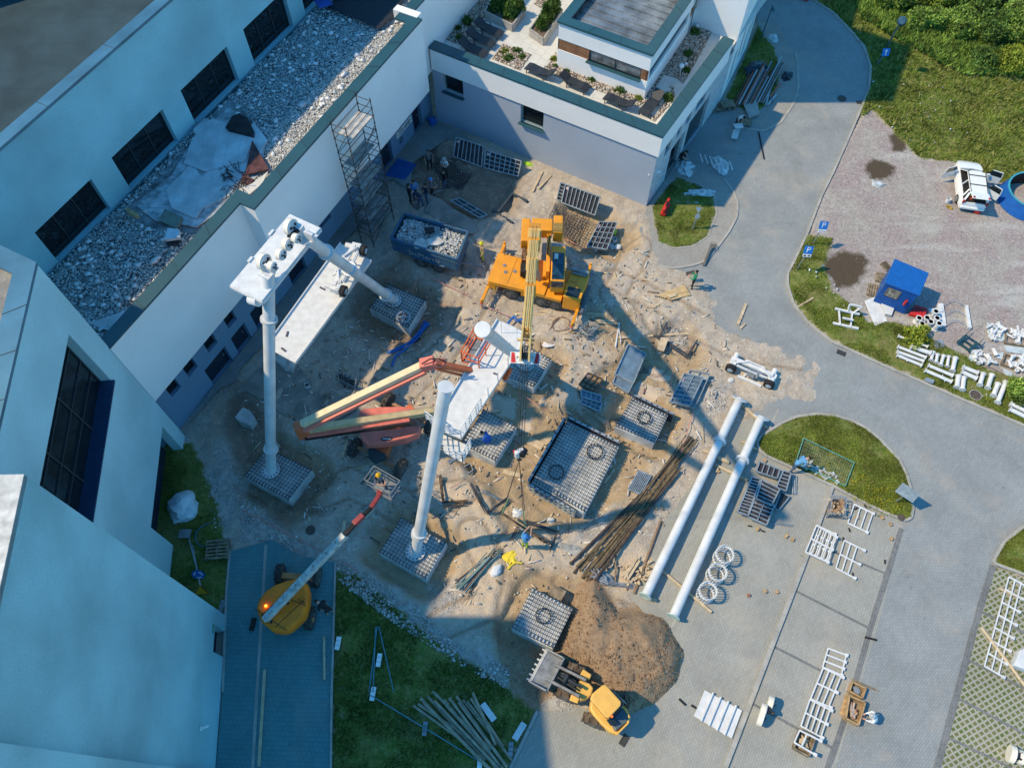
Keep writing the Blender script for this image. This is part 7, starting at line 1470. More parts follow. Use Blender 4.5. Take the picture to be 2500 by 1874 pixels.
# ================= timber =================
def plank(a,b,l,w=.2,h=.05,m=None,g=None,z=None,dz=0): 
    p=G(*a,h/2+.02+dz);q=G(*b,h/2+.02+dz); d=q-p; o=MB(); o.beam((0,0,0),d,w,h); x=o.build('plank',m or WOODP,bevel=.004); x.location=p; return tag(x,l,'plank',g)
PG='loose pale planks on the site'
for a,b,l,w in [((1255,767),(1475,772),'longest plank of the row in front of the crane',.12),((1318,761),(1468,768),'upper plank of the row in front of the crane',.12),((1340,780),(1500,785),'second lowest plank of the row in front of the crane',.12),((1270,774),(1510,792),'lowest plank of the row, reaching the white strip',.12),((1510,825),(1685,815),'plank bridging the puddle beyond the V shaped rebar',.16),((1300,470),(1325,420),'pale plank leaning beside the lilac wall, left',.1),((1315,462),(1345,430),'pale plank leaning beside the lilac wall, right',.1),((1155,1030-18),(1222,1003),'short round timber sticking from under the deck',.13),((1800,795),(1820,745),'thick short beam on the paving above the wheel carriage',.16),((1806,805),(1818,793),'tiny offcut below the thick short beam',.1),((1945,753),(1985,728),'plank on the verge below the two parking signs',.1),((1085,390),(1165,420),'plank along the shaded rebar pit edge',.1),((857,1050),(835,1155-38),'thick plank left of the yellow lift basket',.16),((832,1318),(843,1272),'plank beside the end of the white lift boom',.18),((1475,1180),(1500,1146),'yellow-banded plank right of the brown poles',.12),((1375,1060-40+60),(1440,1085),'thin plank between the two framed foundations',.08),((1640,1075-10),(1655,1118),'plank at the top end of the dark poles',.14),((1715,1030),(1716,1080),'small batten by the rubble left of the pipes',.06),((1540,1012),(1580,1035),'thin plank across the corner of the framed foundation',.1)]: plank(a,b,l,w,.06,None,PG)
for a,b,l,w in [((794,1555),(795,1660),'plank lying on the shaded driveway edge',.1),((650,1635),(636,1870),'long plank along the middle of the shaded driveway',.13)]: plank(a,b,l,w,.05,WOODP,PG,dz=.12)
for a,b,l,w,m_ in [((1355,1060),(1325,1075+8),'short wide board beside the big foundation',.42,WOODP),((1228,1152),(1272,1162),'pale wide board right of the hook slings',.25,WOODP),((1476,1245),(1530,1238),'board standing off the corner of the big foundation',.14,WOODP),((1095,1130),(1112,1130-10),'grey perforated board near the end balcony',.22,GALV)]: plank(a,b,l,w,.1,m_,PG)
plank((1290,1075),(1325,1092),'wide square-ended board between slings and crouching worker',.45,.08,WOODP,PG)
# stack of beams near the man in green
for i in range(7):
    a=(1606+i*5,724+i*1.5);b=(1672+i*2.0,699+i*3.6); plank(a,b,'timber beam %s in the stack by the person in green'%['uppermost','second from top','third from top','in the middle','third from bottom','second from bottom','lowest'][i],.11,.1,mat('fresh_timber',(.58,.42,.22),.8,var=.12,scale=4),'stacked timber beams by the person in green')
plank((1650,722),(1632,728),'offcut lying on top of the beam stack',.2,.05,WOODP,PG,dz=.12); plank((1598,748),(1613,742),'upper of two small offcuts below the beam stack',.12,.08,WOODP,PG); plank((1592,751),(1608,749),'lower of two small offcuts below the beam stack',.07,.05,WOODP,PG)
for x,y in((1628,736),(1866,780),(1806,800),(1850,828),(2150,1562)): pass
# wood pieces heap
for i in range(46):
    x,y=random.uniform(1528,1582),random.uniform(1370,1428); a=random.uniform(-.6,2.4)
    plank((x,y),(x+9*math.cos(a),y+9*math.sin(a)),'short wood block %d in the offcut heap left of the pipes'%(i+1) if False else 'short wood block in the offcut heap left of the long pipes',.1,.08,WOODP,'offcut blocks left of the long pipes',dz=random.uniform(0,.15))
for i,(a,b) in enumerate([((1522,1415),(1553,1365)),((1530,1418),(1560,1370)),((1515,1410),(1545,1380))]): plank(a,b,['left','right','lowest'][i]+' long split log on the offcut heap',.12,.1,WOODP,'split logs on the offcut heap',dz=.12)
# round timber poles heap on the grass
RP=mat('round_pole',(.40,.34,.24),.8,var=.2,scale=3)
k=0
ends=[((1010,1722),(1205,1860)),((1028,1705),(1190,1873)),((1035,1715),(1200,1880)),((1045,1700),(1185,1855)),((1057,1688),(1200,1830)),((1070,1730),(1180,1840)),((1085,1708),(1210,1862)),((1098,1705),(1220,1868)),((1105,1730),(1215,1880)),((1120,1715),(1232,1866)),((1130,1708),(1245,1848)),((1142,1712),(1250,1856)),((1150,1705),(1228,1822)),((1155,1692),(1210,1818)),((1115,1700),(1236,1870)),((1062,1712),(1222,1880)),((1040,1725),(1195,1850)),((1090,1722),(1232,1880)),((1125,1722),(1238,1872)),((1022,1718),(1160,1812))]
ordn=['first','second','third','fourth','fifth','sixth','seventh','eighth','ninth','tenth','eleventh','twelfth','thirteenth','fourteenth','fifteenth','sixteenth','seventeenth','eighteenth','nineteenth','twentieth']
for i,(a,b) in enumerate(sorted(ends)): rod('timber_pole','%s pole from the left in the fan of grey timber poles on the grass'%ordn[i],'timber pole',a,b,.065,RP,.08+.07*(i%4),group='fan of grey timber poles on the grass')
# ================= temporary fence parts =================
TLF=mat('teal_fence',(.10,.26,.30),.5,.3)
for a,b,l in [((922,1530),(902,1690),'left leg of the narrow fence frame on the grass'),((918,1532),(912,1690),'middle leg of the narrow fence frame on the grass'),((926,1530),(962,1688),'right leg of the narrow fence frame on the grass'),((902,1695),(1035,1775),'long fence rail from white foot to grey foot'),((1035,1775),(1175,1860),'long fence rail running under the timber poles')]: rod('fence_rail',l,'fence rail',a,b,.03,TLF,.15,group='temporary fence rails on the grass')
for x,y,l,c in [(911,1693,'white fence foot at the rail corner',WHITE),(1038,1778,'grey fence foot in the middle of the rail',GREY),(1172,1858,'white fence foot at the lower end of the rail',WHITE),(1247,1828,'grey perforated foot near the pavement edge',GREY),(926,1611,'small white block between the fence legs',WHITE),(826,1570,'white hollow block beside the driveway kerb',WHITE),(543,1480,'grey hollow block at the wall foot by the warning sign',GREY),(620,1525,'dark hollow block behind the yellow lift',BLK)]:
    p=G(x,y,.06); mb=MB(); [mb.box((0,(j-1)*.2,0),(.2,.18,.12)) for j in range(3)]; mb.box((0,0,-.03),(.22,.6,.05)); q=mb.build('ballast_block',c,bevel=.01); q.location=p+XZ*.05; q.rotation_euler=(0,0,R(-5)); tag(q,l,'ballast block','concrete and plastic fence feet')
gf=thing('wire_fence','green wire fence panel lying flat on the grass island','fence',G(*ZQ(1520,380),.1)); w=[G(*ZQ(*q),.14) for q in((1357,212),(1720,388),(1655,555),(1300,385))]
part(gf,'frame',mat('green_frame',(.12,.34,.28),.5),lambda m:[m.tube(w[i],w[(i+1)%4],.028,n=6) for i in range(4)]); part(gf,'wire_mesh',GALV,lambda m:[m.tube(w[0].lerp(w[1],i/24),w[3].lerp(w[2],i/24),.003,n=3) for i in range(25)]+[m.tube(w[0].lerp(w[3],i/8),w[1].lerp(w[2],i/8),.003,n=3) for i in range(9)])
for i in range(34):
    t=random.random(); x,y=ZQ(1370+t*250+random.uniform(-12,12),385+t*130+random.uniform(-28,28)); p=G(x,y,.04); mb=MB(); mb.box((0,0,0),(.2,.1,.08)); q=mb.build('paving_brick',mat('pale_brick',(.55,.56,.53),.8,var=.15),bevel=.006); q.location=p; q.rotation_euler=(random.uniform(-.2,.2),random.uniform(-.2,.2),random.uniform(0,3)); tag(q,'loose pale paving brick under the green fence panel','brick','loose pale bricks on the grass island')
# ================= white railing frames =================
WRG='white welded railing frames laid out on the paving'
ZB=lambda x,y:(1550+x*.2956,1384+y*.2956)
ZR=lambda x,y:(1950+x*.4065,1200+y*.4065)
def frame(label,rails,posts,z=.12,w=.055,group=WRG):
    pts=[P(*q,z) for s in rails for q in s]; c=sum(pts,Vector())/len(pts); o=thing('railing_frame',label,'railing frame',c,0,group)
    part(o,'rails',STEELW2,lambda m:[m.beam(P(*a,z),P(*b,z),w,w) for a,b in rails])
    for a,b in posts:
        q=part(o,'post',STEELW2,lambda m:m.beam(P(*a,z+.01),P(*b,z+.01),w*1.3,w*1.3)); part(o,'foot_plate',STEELW2,lambda m:m.box(P(*b,z+.01),(.14,.14,.1),rz=R(-28)),sub=q)
    return o
def grid(label,c,n,m,f,z=.12,over=.0):
    """c four corners TL,TR,BR,BL; n long bars TL->BL direction, m cross bars"""
    L=lambda a,b,t:(a[0]+(b[0]-a[0])*t,a[1]+(b[1]-a[1])*t); c=[f(*q) for q in c]
    rails=[(L(c[0],c[1],i/n),L(c[3],c[2],i/n)) for i in range(n+1)]; posts=[(L(c[0],c[3],j/m),L(L(c[0],c[3],j/m),L(c[1],c[2],j/m),1+over)) for j in range(m+1)]
    return frame(label,rails,posts,z)
grid('frame right of the stone crate by the grass island',[(1727,680),(1860,745),(1815,880),(1680,815)],3,1,ZQ,over=.03); grid('double frame touching the kerb left of the other frames',[(1455,830),(1595,915),(1535,1095),(1375,1025)],4,2,ZQ,.3,.02); grid('second layer under the double frame by the kerb',[(1475,840),(1590,895),(1525,1085),(1405,1030)],3,3,ZQ,.12,.0)
grid('slim frame with three footed posts over the bay line',[(1655,940),(1745,985),(1680,1185),(1595,1140)],2,2,ZQ,over=.6)
grid('topmost frame of the long chain on the lower parking bays',[(1595,670),(1745,725),(1705,890),(1550,825)],1,3,ZB,.14,.02); grid('second frame of the chain, with three openings',[(1555,830),(1700,900),(1600,1150),(1450,1085)],3,2,ZB,.16,.12); grid('third frame of the chain above the wooden box',[(1445,1090),(1610,1175),(1535,1400),(1370,1310)],4,2,ZB,.18,.08); grid('lowest frame of the chain lying on the wooden box',[(1360,1345),(1420,1375),(1375,1480),(1315,1445)],1,1,ZB,.45,1.9)
grid('long ladder-like frame on the grass paving at the right edge',[(1262,510),(1335,550),(1200,1095),(1115,1045)],2,7,ZR,.14,.35)
rod('timber_pole','long pale pole crossing the frame on the grass paving','timber pole',ZR(1085,820),ZR(1400,1240),.08,WOODP,.1); rod('timber_pole','pale pole under the top of the right edge frame','timber pole',ZR(1195,585),ZR(1310,635),.07,WOODP,.06)
# white long plates with bars
o=thing('plate_rack','rack of long white plates with cross bars by the kerb','steel plates',P(1755,1745,.1)); cc=[ZB(575,1010),ZB(890,1185),ZB(805,1415),ZB(485,1225)]; w=[P(*q,.12) for q in cc]
part(o,'plate',STEELW2,lambda m:[m.add([lerp2(w,i/5+.01,0),lerp2(w,(i+1)/5-.015,0),lerp2(w,(i+1)/5-.015,1),lerp2(w,i/5+.01,1)]+[lerp2(w,u,v)-XZ*.06 for u,v in((i/5+.01,0),((i+1)/5-.015,0),((i+1)/5-.015,1),(i/5+.01,1))],[(0,1,2,3),(7,6,5,4),(0,4,5,1),(1,5,6,2),(2,6,7,3),(3,7,4,0)]) for i in range(5)])
for i in range(4): part(o,'cross_tube',STEELW,lambda m:m.tube(lerp2(w,.21+i*.2,-.04)+XZ*.07,lerp2(w,.2+i*.2,1.04)+XZ*.07,.05,n=10))
sg_=sheave_train('white pulley carriage lying beside the plate rack',[(P(1885,1718,.55),.32),(P(1863,1750,.5),.42),(P(1868,1735,.7),.3)],P(1870,1745,.02),'pulley carriages lying on the paving')
sheave_train('white pulley carriage at the lower right corner on grass paving',[(P(2475,1842,.5),.38),(P(2498,1850,.5),.3)],P(2480,1850,.02),'pulley carriages lying on the paving')
# white cabinet at right edge
mb=MB(); mb.prism(PW([ZR(1330,950),ZR(1380,930),ZR(1400,1080),ZR(1295,1040)],.5),.03,.5); tag(mb.build('steel_cabinet',STEELW2,bevel=.03),'white steel cabinet at the right edge of the grass paving','cabinet')
# wooden boxes
def wbox(label,c4,h,fill=None,base=.02,m=None):
    w=[P(a,b,base+h) for a,b in c4]; c=sum(w,Vector())/4; o=thing('wooden_box',label,'wooden box',(c.x,c.y,base),0,'open wooden boxes'); w=[Vector((p.x,p.y,base)) for p in w]
    part(o,'box_sides',m or WOOD,lambda mm:[mm.beam(w[i]+XZ*h/2,w[(i+1)%4]+XZ*h/2,.06,h) for i in range(4)]); part(o,'box_bottom',WOODO,lambda mm:mm.prism([p[:2] for p in w],base+.02,base+.05))
    if fill: k,mm_,lb,r=fill; q=MB(); [q.tube(lerp2(w,random.uniform(.12,.7),random.uniform(.15,.5))+XZ*(h*.5),lerp2(w,random.uniform(.3,.88),random.uniform(.5,.85))+XZ*(h*.6),r,n=6) for i in range(k)]; tag(q.build('box_contents',mm_),lb,'parts')
    return o
wbox('open plywood box the white-clad worker leans over',[ZB(1775,1060),ZB(1905,1115),ZB(1850,1300),ZB(1745,1245)],.4,(16,islandmat('box_parts',[(.10,.2,.3),(.4,.25,.12),(.5,.55,.55),(.25,.05,.03)]),'blue and brown parts in the worker box',.05)); wbox('smaller open box of rods above the worker box',[ZB(1800,945),ZB(1910,1000),ZB(1880,1080),ZB(1775,1020)],.3,(24,GALV,'grey rods in the smaller box',.02)); wbox('brown box of pale boards under the lowest frame',[ZB(1365,1340),ZB(1495,1400),ZB(1440,1560),ZB(1315,1490)],.3,(14,WOODP,'pale boards in the brown box',.05),m=WOODO)
plank(ZB(1710,1230),ZB(1760,1060),'plywood lid leaning left of the worker box',.35,.05,WOOD,PG); plank(ZB(1780,925),ZB(2000,1025),'dark thin lid board along the smaller box',.06,.05,WOODO,PG)
# small offcuts and dark strips on the lot
for i,(x,y,l) in enumerate([(1910,772,'offcut right of the first frame'),(1975,820,'offcut near the lawn corner'),(1990,925,'offcut above the bay line'),(1240,905,'offcut below the panel stack'),(1283,930,'small offcut right of the previous pair'),(958,1330,'reddish brick near the anchor cages'),(1072,1300,'yellow offcut, left of two'),(1157,1305,'yellow offcut, right of two'),(1740,770,'log block inside the first frame'),(1035,855,'block under the panel stack'),(1085,365,'block at the top of the red edged panel'),(300,700,'square block at the foot of the brown poles'),(735,440,'upright wedge between the long pipes')]):
    a=ZQ(x,y); plank(a,(a[0]+6*math.cos(i),a[1]+7),l,.13,.09,WOOD if i!=5 else mat('red_brick',(.35,.13,.08),.8),PG)
for i,(x,y,an) in enumerate([(1685,870,70),(1640,937,100),(1940,1098,90),(1800,700,50),(1735,715,-40),(970,842,10),(1065,878,20),(1710,1190,75)]): 
    a=ZQ(x,y); plank((a[0]-5*math.cos(R(an)),a[1]-5*math.sin(R(an))),(a[0]+5*math.cos(R(an)),a[1]+5*math.sin(R(an))),'dark rubber strip lying near the railing frames','.' and .07,.03,BLK,'dark rubber strips on the parking lot')
for a,b,l in [(ZB(1890,582),ZB(1988,605),'black bar across the dark sett line'),(ZB(360,1090),ZB(415,1140),'black strip upper left of the plate rack'),(ZB(460,1140),ZB(500,1165),'black strip at the plate rack'),((1851,326),(1864,392),'long dark bar on the road at the shadow edge'),((2368,358+120),(2373,508),'black strip beside the open car')]: plank(a,b,l,.09,.04,BLK,'black bars on the paving')
# ================= hut, ring, hut surroundings =================
hut=thing('site_hut','small bright blue corrugated site hut on the gravel lot','hut',P(2185,750,.04)); HB=stripemat('hut_corrugated',(.01,.13,.46),(.008,.09,.34),7,0,.5,rough=.45)
rt=[P(2184,632,2.0),P(2268,667,2.0),P(2245,722,2.0),P(2160,690,2.0)]; cr_=sum(rt,Vector())/4; wl=[cr_+(p-cr_)*.93 for p in rt]; wl=[Vector((p.x,p.y,0)) for p in wl]
part(hut,'walls',HB,lambda m:m.prism([p[:2] for p in wl],.05,1.93),.01); part(hut,'roof',HB,lambda m:m.prism([p[:2] for p in rt],1.93,2.03),.02)
fw0,fw1=wl[3],wl[2]; fd_=(fw1-fw0).normalized(); fn=Vector((fd_.y,-fd_.x,0))
part(hut,'window',mat('hut_window',(.40,.36,.30),.2,var=.4,scale=6),lambda m:m.beam(fw0+fd_*.35+fn*.02+XZ*1.35,fw0+fd_*.95+fn*.02+XZ*1.35,.03,.6)); part(hut,'window_frame',WOODO,lambda m:[m.beam(fw0+fd_*.3+fn*.03+XZ*z,fw0+fd_*1.0+fn*.03+XZ*z,.03,.05) for z in(1.03,1.67)]+[m.beam(fw0+fd_*q+fn*.03+XZ*1.05,fw0+fd_*q+fn*.03+XZ*1.65,.04,.04) for q in(.3,1.0)])
fx=part(hut,'extinguisher',REDP,lambda m:(m.tube(fw0+fd_*1.5+fn*.1+XZ*.9,fw0+fd_*1.5+fn*.1+XZ*1.3,.07,n=12))); part(hut,'wall_groove',mat('hut_dark',(.005,.07,.28),.5),lambda m:[m.beam(fw0+fn*.012+XZ*z,fw1+fn*.012+XZ*z,.02,.02) for z in np.arange(.2,1.9,.14)])
text(hut,'OPEN' if False else '',fw0,Matrix(),.1,INK) if False else None
mb=MB(); p0=P(2506,490,0.04); mb.ring(p0+XZ*.45,1.52,1.56,.9,n=48); q=thing('blue_ring','large bright blue plastic ring tub wall at the right edge','ring',p0); mb.build('ring_wall',BLUEP,q,world=True,smooth=False); part(q,'rim_lip',mat('ring_teal',(.05,.32,.42),.5),lambda m:m.ring(p0+XZ*.92,1.50,1.62,.04,n=48)); part(q,'liner',BLK,lambda m:m.ring(p0+XZ*.45,1.49,1.515,.86,n=48)); part(q,'skirt',BLUEP,lambda m:m.add([p0+Vector((math.cos(t)*r,math.sin(t)*r,z)) for t in [2*math.pi*i/48 for i in range(48)] for r,z in((1.57,.85),(1.85,.02))],[(2*i,2*i+1,(2*i+3)%96,(2*i+2)%96) for i in range(48)]))
def pallet(label,c,rz,w=.8,l=1.1,h=.13,z=.03,m=None):
    p=P(*c,z); o=thing('pallet',label,'pallet',p,R(rz),'wooden pallets'); 
    lpart(o,'deck_boards',m or WOODO,lambda mm:[mm.box((0,-w/2+.06+i*(w-.12)/5,h),(l,.1,.02)) for i in range(6)]); lpart(o,'bearers',m or WOODO,lambda mm:[mm.box((x,0,h/2),(.09,w,h*.85)) for x in(-l/2+.05,0,l/2-.05)])
pallet('upper pallet leaning at the left of the blue hut',(2162,652),115,.45,.6); pallet('middle pallet left of the blue hut',(2148,680),70,.55,.7); pallet('lowest worn pallet left of the blue hut',(2133,712),70,.8,.9); pallet('stacked pallet at the left of the white-shirted person',(1752,265),12,.8,1.0); pallet('second pallet beneath the boards near the tower foot',(1775,262),10,.7,.9,.3); pallet('dark pallet right of the white-shirted person',(1817,300),-10,.7,.9); pallet('pallet of cut slabs on the shaded grass strip',(535,1345),5,1.0,1.1,.35); pallet('broken pallet behind the lower foundation block',(1360,1448),-30,.6,.7,m=WOODO)
slab('white_board',[FX(880,1300-1350),FX(980,1260-1350),FX(1068,1465-1350),FX(965,1505-1350)],.1,.04,STEELW2,'large white board leaning in front of the blue hut','board'); slab('white_tray',[(2147,737),(2183,750),(2175,772),(2160,768)],.1,.12,STEELW,'ribbed white tray between the board and the blue hut','tray')
rb=thing('road_barrier','red plastic barrier lying flat below the blue hut','barrier',P(2243,757,.1),0,'red plastic barriers'); w=[P(2236,743,.3),P(2266,752,.3),P(2256,775,.25),P(2220,766,.25)]
part(rb,'barrier_body',REDP,lambda m:m.prism([p[:2] for p in w],.05,.28),.04); part(rb,'groove',mat('dark_red',(.3,.01,.01),.5),lambda m:[m.beam(w[0].lerp(w[1],t).lerp(w[3].lerp(w[2],t),.25)+XZ*.03,w[0].lerp(w[1],t).lerp(w[3].lerp(w[2],t),.75)+XZ*.03,.05,.03) for t in(.3,.5,.7)])
def barrier(label,a,b):
    A=G(*a,.0);B=G(*b,.0); o=thing('road_barrier',label,'barrier',A,0,'red plastic barriers'); part(o,'barrier_body',REDP,lambda m:(m.beam(A+XZ*.12,B+XZ*.12,.34,.24),m.beam(A+XZ*.42,B+XZ*.42,.16,.45)),.04); part(o,'lifting_slot',BLK,lambda m:m.beam(A.lerp(B,.3)+XZ*.66,A.lerp(B,.7)+XZ*.66,.08,.02))
barrier('red barrier standing on the small lawn by the lilac wall corner',(1617,528),(1630,500)); barrier('red barrier at the top edge of the picture by the road',(1952,-2),(1972,4))
# trolley frame, arched rack, green frame on the verge
tf=thing('white_trolley','white tubular frame on skids on the verge','frame',G(2075,790)); FV=lambda x,y:(1850+x*.2956,350+y*.2956)
part(tf,'skid',STEELW2,lambda m:m.beam(P(*FV(620,1485),.15),P(*FV(830,1530),.15),.14,.12)); part(tf,'skid',STEELW2,lambda m:m.beam(P(*FV(638,1365),.3),P(*FV(840,1412),.3),.12,.12)); part(tf,'upright_frame',STEELW2,lambda m:[m.beam(P(*FV(*a),z1),P(*FV(*b),z2),.09,.09) for a,b,z1,z2 in(((670,1380),(680,1500),.3,.2),((780,1395),(765,1520),.3,.2),((760,1330),(860,1350),.8,.8),((760,1330),(745,1390),.8,.3),((860,1350),(790,1400),.8,.3),((700,1440),(790,1460),.5,.5))])
ar=thing('arched_rack','white rack with two rails joined by thin arches right of the stubs','rack',P(2330,780,.05)); part(ar,'rail',STEELW2,lambda m:m.prism(PW([FY(500,0),FY(570,0),FY(615,300),FY(500,320)],.2),.05,.2),.01); part(ar,'rail',STEELW2,lambda m:m.prism(PW([FY(865,30),FY(900,30),FY(950,340),FY(905,330)],.2),.05,.25),.01); part(ar,'end_block',STEELW,lambda m:m.prism(PW([FY(370,70),FY(560,60),FY(570,110),FY(390,120)],.3),.05,.3),.02)
for (a,b) in(((575,25),(865,50)),((590,160),(880,180)),((610,290),(900,330))):
    part(ar,'arch_rod',GALV,lambda m:m.path([P(FY(*a)[0]*(1-t)+FY(*b)[0]*t,FY(*a)[1]*(1-t)+FY(*b)[1]*t-14*math.sin(math.pi*t),.2) for t in np.linspace(0,1,9)],.018,5))
ds=thing('dark_steel_frame','dark blue-green welded steel frame between arches and fittings','frame',P(2360,850,.05)); DS=mat('dark_teal_steel',(.03,.09,.11),.5,.2)
part(ds,'beams',DS,lambda m:[m.beam(P(*FY(*a),z),P(*FY(*b),z),w_,w_) for a,b,z,w_ in(((760,530),(870,440),.3,.14),((910,640),(1010,550),.3,.16),((800,550),(930,640),.15,.1),((850,500),(980,590),.2,.08),((870,430),(1080,570),.3,.06),((870,430),(950,350),.4,.04),((990,600),(1110,480),.4,.04),((1000,690),(1110,560),.2,.05))])
slab('grey_plate',[FY(430,510),FY(545,490),FY(595,585),FY(465,612)],.1,.03,GALV,'grey square plate on the edge of the verge','plate'); slab('grey_block',[FY(325,1010),FY(440,1050),FY(420,1095),FY(300,1050)],.1,.12,GALV,'grey lying block at the kerb of the verge','block')
# heaps of white fittings
FTG='white pipe elbows and rings heaped on the gravel'
def fitting(x,y,kind,r,a,z,lab_):
    p=P(*FY(x,y),.05+z); o=MB()
    if kind==0: o.ring((0,0,.06),r*.5,r,.1,n=16)
    elif kind==1:
        pts_=[Vector((.18*math.sin(t)-.0,.18*(1-math.cos(t)),.1)) for t in np.linspace(0,1.57,6)]; [o.tube(s,e,r*.55,n=10) for s,e in zip(pts_[:-1],pts_[1:])]; o.ring(pts_[0],r*.5,r*.8,.04,Vector((1,0,0)),14); o.ring(pts_[-1],r*.5,r*.8,.04,Vector((0,1,0)),14)
    else: o.tube((-.22,0,.1),(.22,0,.1),r*.55,n=12); o.ring((-.22,0,.1),r*.5,r*.8,.04,Vector((1,0,0)),14)
    q=o.build('pipe_fitting',STEELW2,smooth=False); q.location=p; q.rotation_euler=(0,0,a); tag(q,lab_,'pipe fitting',FTG)
for i in range(72):
    hp_=i%4; cx_,cy_,sx_,sy_=[(1270,390,90,90),(1560,450,100,90),(1130,730,150,80),(1560,820,110,110)][hp_]
    x,y=cx_+random.uniform(-1,1)*sx_,cy_+random.uniform(-1,1)*sy_
    fitting(x,y,random.choice([0,1,2,2]),random.uniform(.10,.16),random.uniform(0,6),random.uniform(0,.15),['white fitting in the heap on the pale tarpaulin left of the wooden tray','white fitting in the heap inside and around the wooden tray','white fitting in the heap below the dark steel frame','white fitting in the lowest heap near the right edge'][hp_])
TP=mat('pale_tarp',(.52,.60,.64),.4,var=.15,scale=3)
for pix,l in(([(1155,260),(1250,290),(1390,380),(1395,500),(1340,520),(1210,420),(1160,350)],'pale tarpaulin under the fittings left of the wooden tray'),([(930,690),(1000,680),(960,820),(870,790)],'white tray with two rings below the dark steel frame'),([(1380,570),(1660,600),(1660,690),(1420,660)],'pale plastic sheet below the wooden tray'),([(1300,680),(1380,660),(1360,760),(1280,740)],'crumpled clear foil right of the fittings heap'),([(1370,880),(1500,940),(1480,1010),(1400,960)],'glass-like foil sheet near the right edge bush')): slab('tarpaulin',[FY(*q) for q in pix],.07,.03,TP,l,'tarpaulin')
for c4,l in(([(1420,400),(1700,470),(1680,590),(1400,530)],'wooden tray frame holding fittings'),([(1400,690),(1640,760),(1600,910),(1350,820)],'second wooden tray frame nearer the verge')):
    w=[P(*FY(*q),.15) for q in c4]; o=thing('tray_frame',l,'wooden frame',w[0]); part(o,'boards',WOODO,lambda m:[m.beam(w[i],w[(i+1)%4],.06,.18) for i in range(4)])
# ================= signs and lamps =================
SBL=mat('sign_blue',(.01,.16,.55),.4,var=.05); SW=mat('sign_white',(.8,.8,.8),.5)
def signpost(label,base,top,kind,z=None,face=250,cat='road sign',sz=.5):
    B=G(*base,0); h=z; T=Vector((B.x,B.y,B.z+h)); o=thing('road_sign',label,cat,B); part(o,'post',GALV,lambda m:m.tube(B,P(*top,h),.03,n=8)); T=P(*top,h)
    M=Euler((R(62),0,R(face-270))).to_matrix(); s=sz/2
    def flat(name,m,pts,off,sub=None): return part(o,name,m,lambda mm:mm.add([T+M@Vector((x,y,off)) for x,y in pts]+[T+M@Vector((x,y,off-.012)) for x,y in pts],[tuple(range(len(pts))),tuple(range(2*len(pts)-1,len(pts)-1,-1))]),sub=sub)
    circ=lambda r,n=20:[(r*math.cos(2*math.pi*i/n),r*math.sin(2*math.pi*i/n)) for i in range(n)]
    if kind=='P' or kind=='Pc':
        q=flat('sign_plate',SBL,[(-s,-s),(s,-s),(s,s),(-s,s)],.01); text(o,'P',T+M@Vector((0,0,.02)),M,sz*.95,WINK,sub=q); lw=flat('lower_plate',SW,[(-s,-s-.2),(s,-s-.2),(s,-s-.02),(-s,-s-.02)],.01)
        if kind=='Pc':
            for x in(-.12,.12): part(o,'car_symbol',INK,lambda mm:(mm.box(T+M@Vector((x,-s-.12,.02)),(.16,.05,.012),rot=M),mm.box(T+M@Vector((x,-s-.085,.02)),(.09,.04,.012),rot=M)),sub=lw)
        else: part(o,'small_text',GREY,lambda mm:mm.box(T+M@Vector((0,-s-.11,.02)),(.4,.03,.01),rot=M),sub=lw)
    if kind=='arrow': q=flat('sign_plate',SBL,[(-s,-s),(s,-s),(s,s),(-s,s)],.01); part(o,'arrow',SW,lambda mm:(mm.box(T+M@Vector((0,-.06,.02)),(.07,.28,.01),rot=M),mm.add([T+M@Vector((x,y,.024)) for x,y in((-.12,.06),(.12,.06),(0,.2))],[(0,1,2)])),sub=q)
    if kind=='round':
        q=flat('sign_plate',SBL,circ(s),.01)
        for i in range(3):
            a=i*2.094; part(o,'curved_arrow',SW,lambda mm:[mm.box(T+M@Vector((s*.6*math.cos(a+t),s*.6*math.sin(a+t),.02)),(.07,.07,.01),rot=M) for t in(0,.35,.7,1.0)],sub=q)
    if kind=='tri': q=flat('sign_plate',mat('sign_orange',(.85,.42,.02),.5),[(-s,-s*.8),(s,-s*.8),(0,s)],.012); flat('sign_border',mat('sign_red',(.62,.03,.03)),[(-s*1.12,-s*.88),(s*1.12,-s*.88),(0,s*1.12)],.002,sub=q)
    if kind=='board': q=flat('sign_back',GALV,[(-s,-s*.7),(s,-s*.7),(s,s*.7),(-s,s*.7)],.01)
    if kind=='yield': q=flat('sign_back',GALV,[(-s,s*.8),(0,-s),(s,s*.8)],.01)
    if kind=='disc': q=flat('sign_back',GALV,circ(s*.8),.01)
    return o
signpost('blue parking sign farther up the verge',(1985,594),(2011,550),'P',1.9,262); signpost('blue parking sign with car symbols nearer the road bend',(1945,658),(1974,610),'Pc',1.9,262)
signpost('blue square sign with a white upward arrow by the field',(2140,160),(2163,128),'arrow',1.9,268); signpost('large grey information board seen from behind at the grass island tip',(2187,1224),(2216,1202),'board',1.35,230,'sign',.95)
signpost('small grey triangular sign seen from behind on the lawn',(1690,560),(1706,512),'yield',1.6,262,'sign',.42); signpost('small grey disc sign below the triangular one on the lawn',(1692,556),(1703,528),'disc',1.2,262,'sign',.4)
signpost('round blue roundabout sign lying by the shaded driveway',(455,1290),(484,1402),'round',.35,275,'road sign',.62); signpost('orange warning triangle lying below the roundabout sign',(470,1330),(491,1440),'tri',.3,272,'road sign',.62)
mb=MB(); mb.box((0,0,0),(.6,.45,.03)); q=mb.build('sign_panel',GREY); q.location=G(455,1305,.2); tag(q,'dim grey panel on the shaded grass near the sign posts','panel')
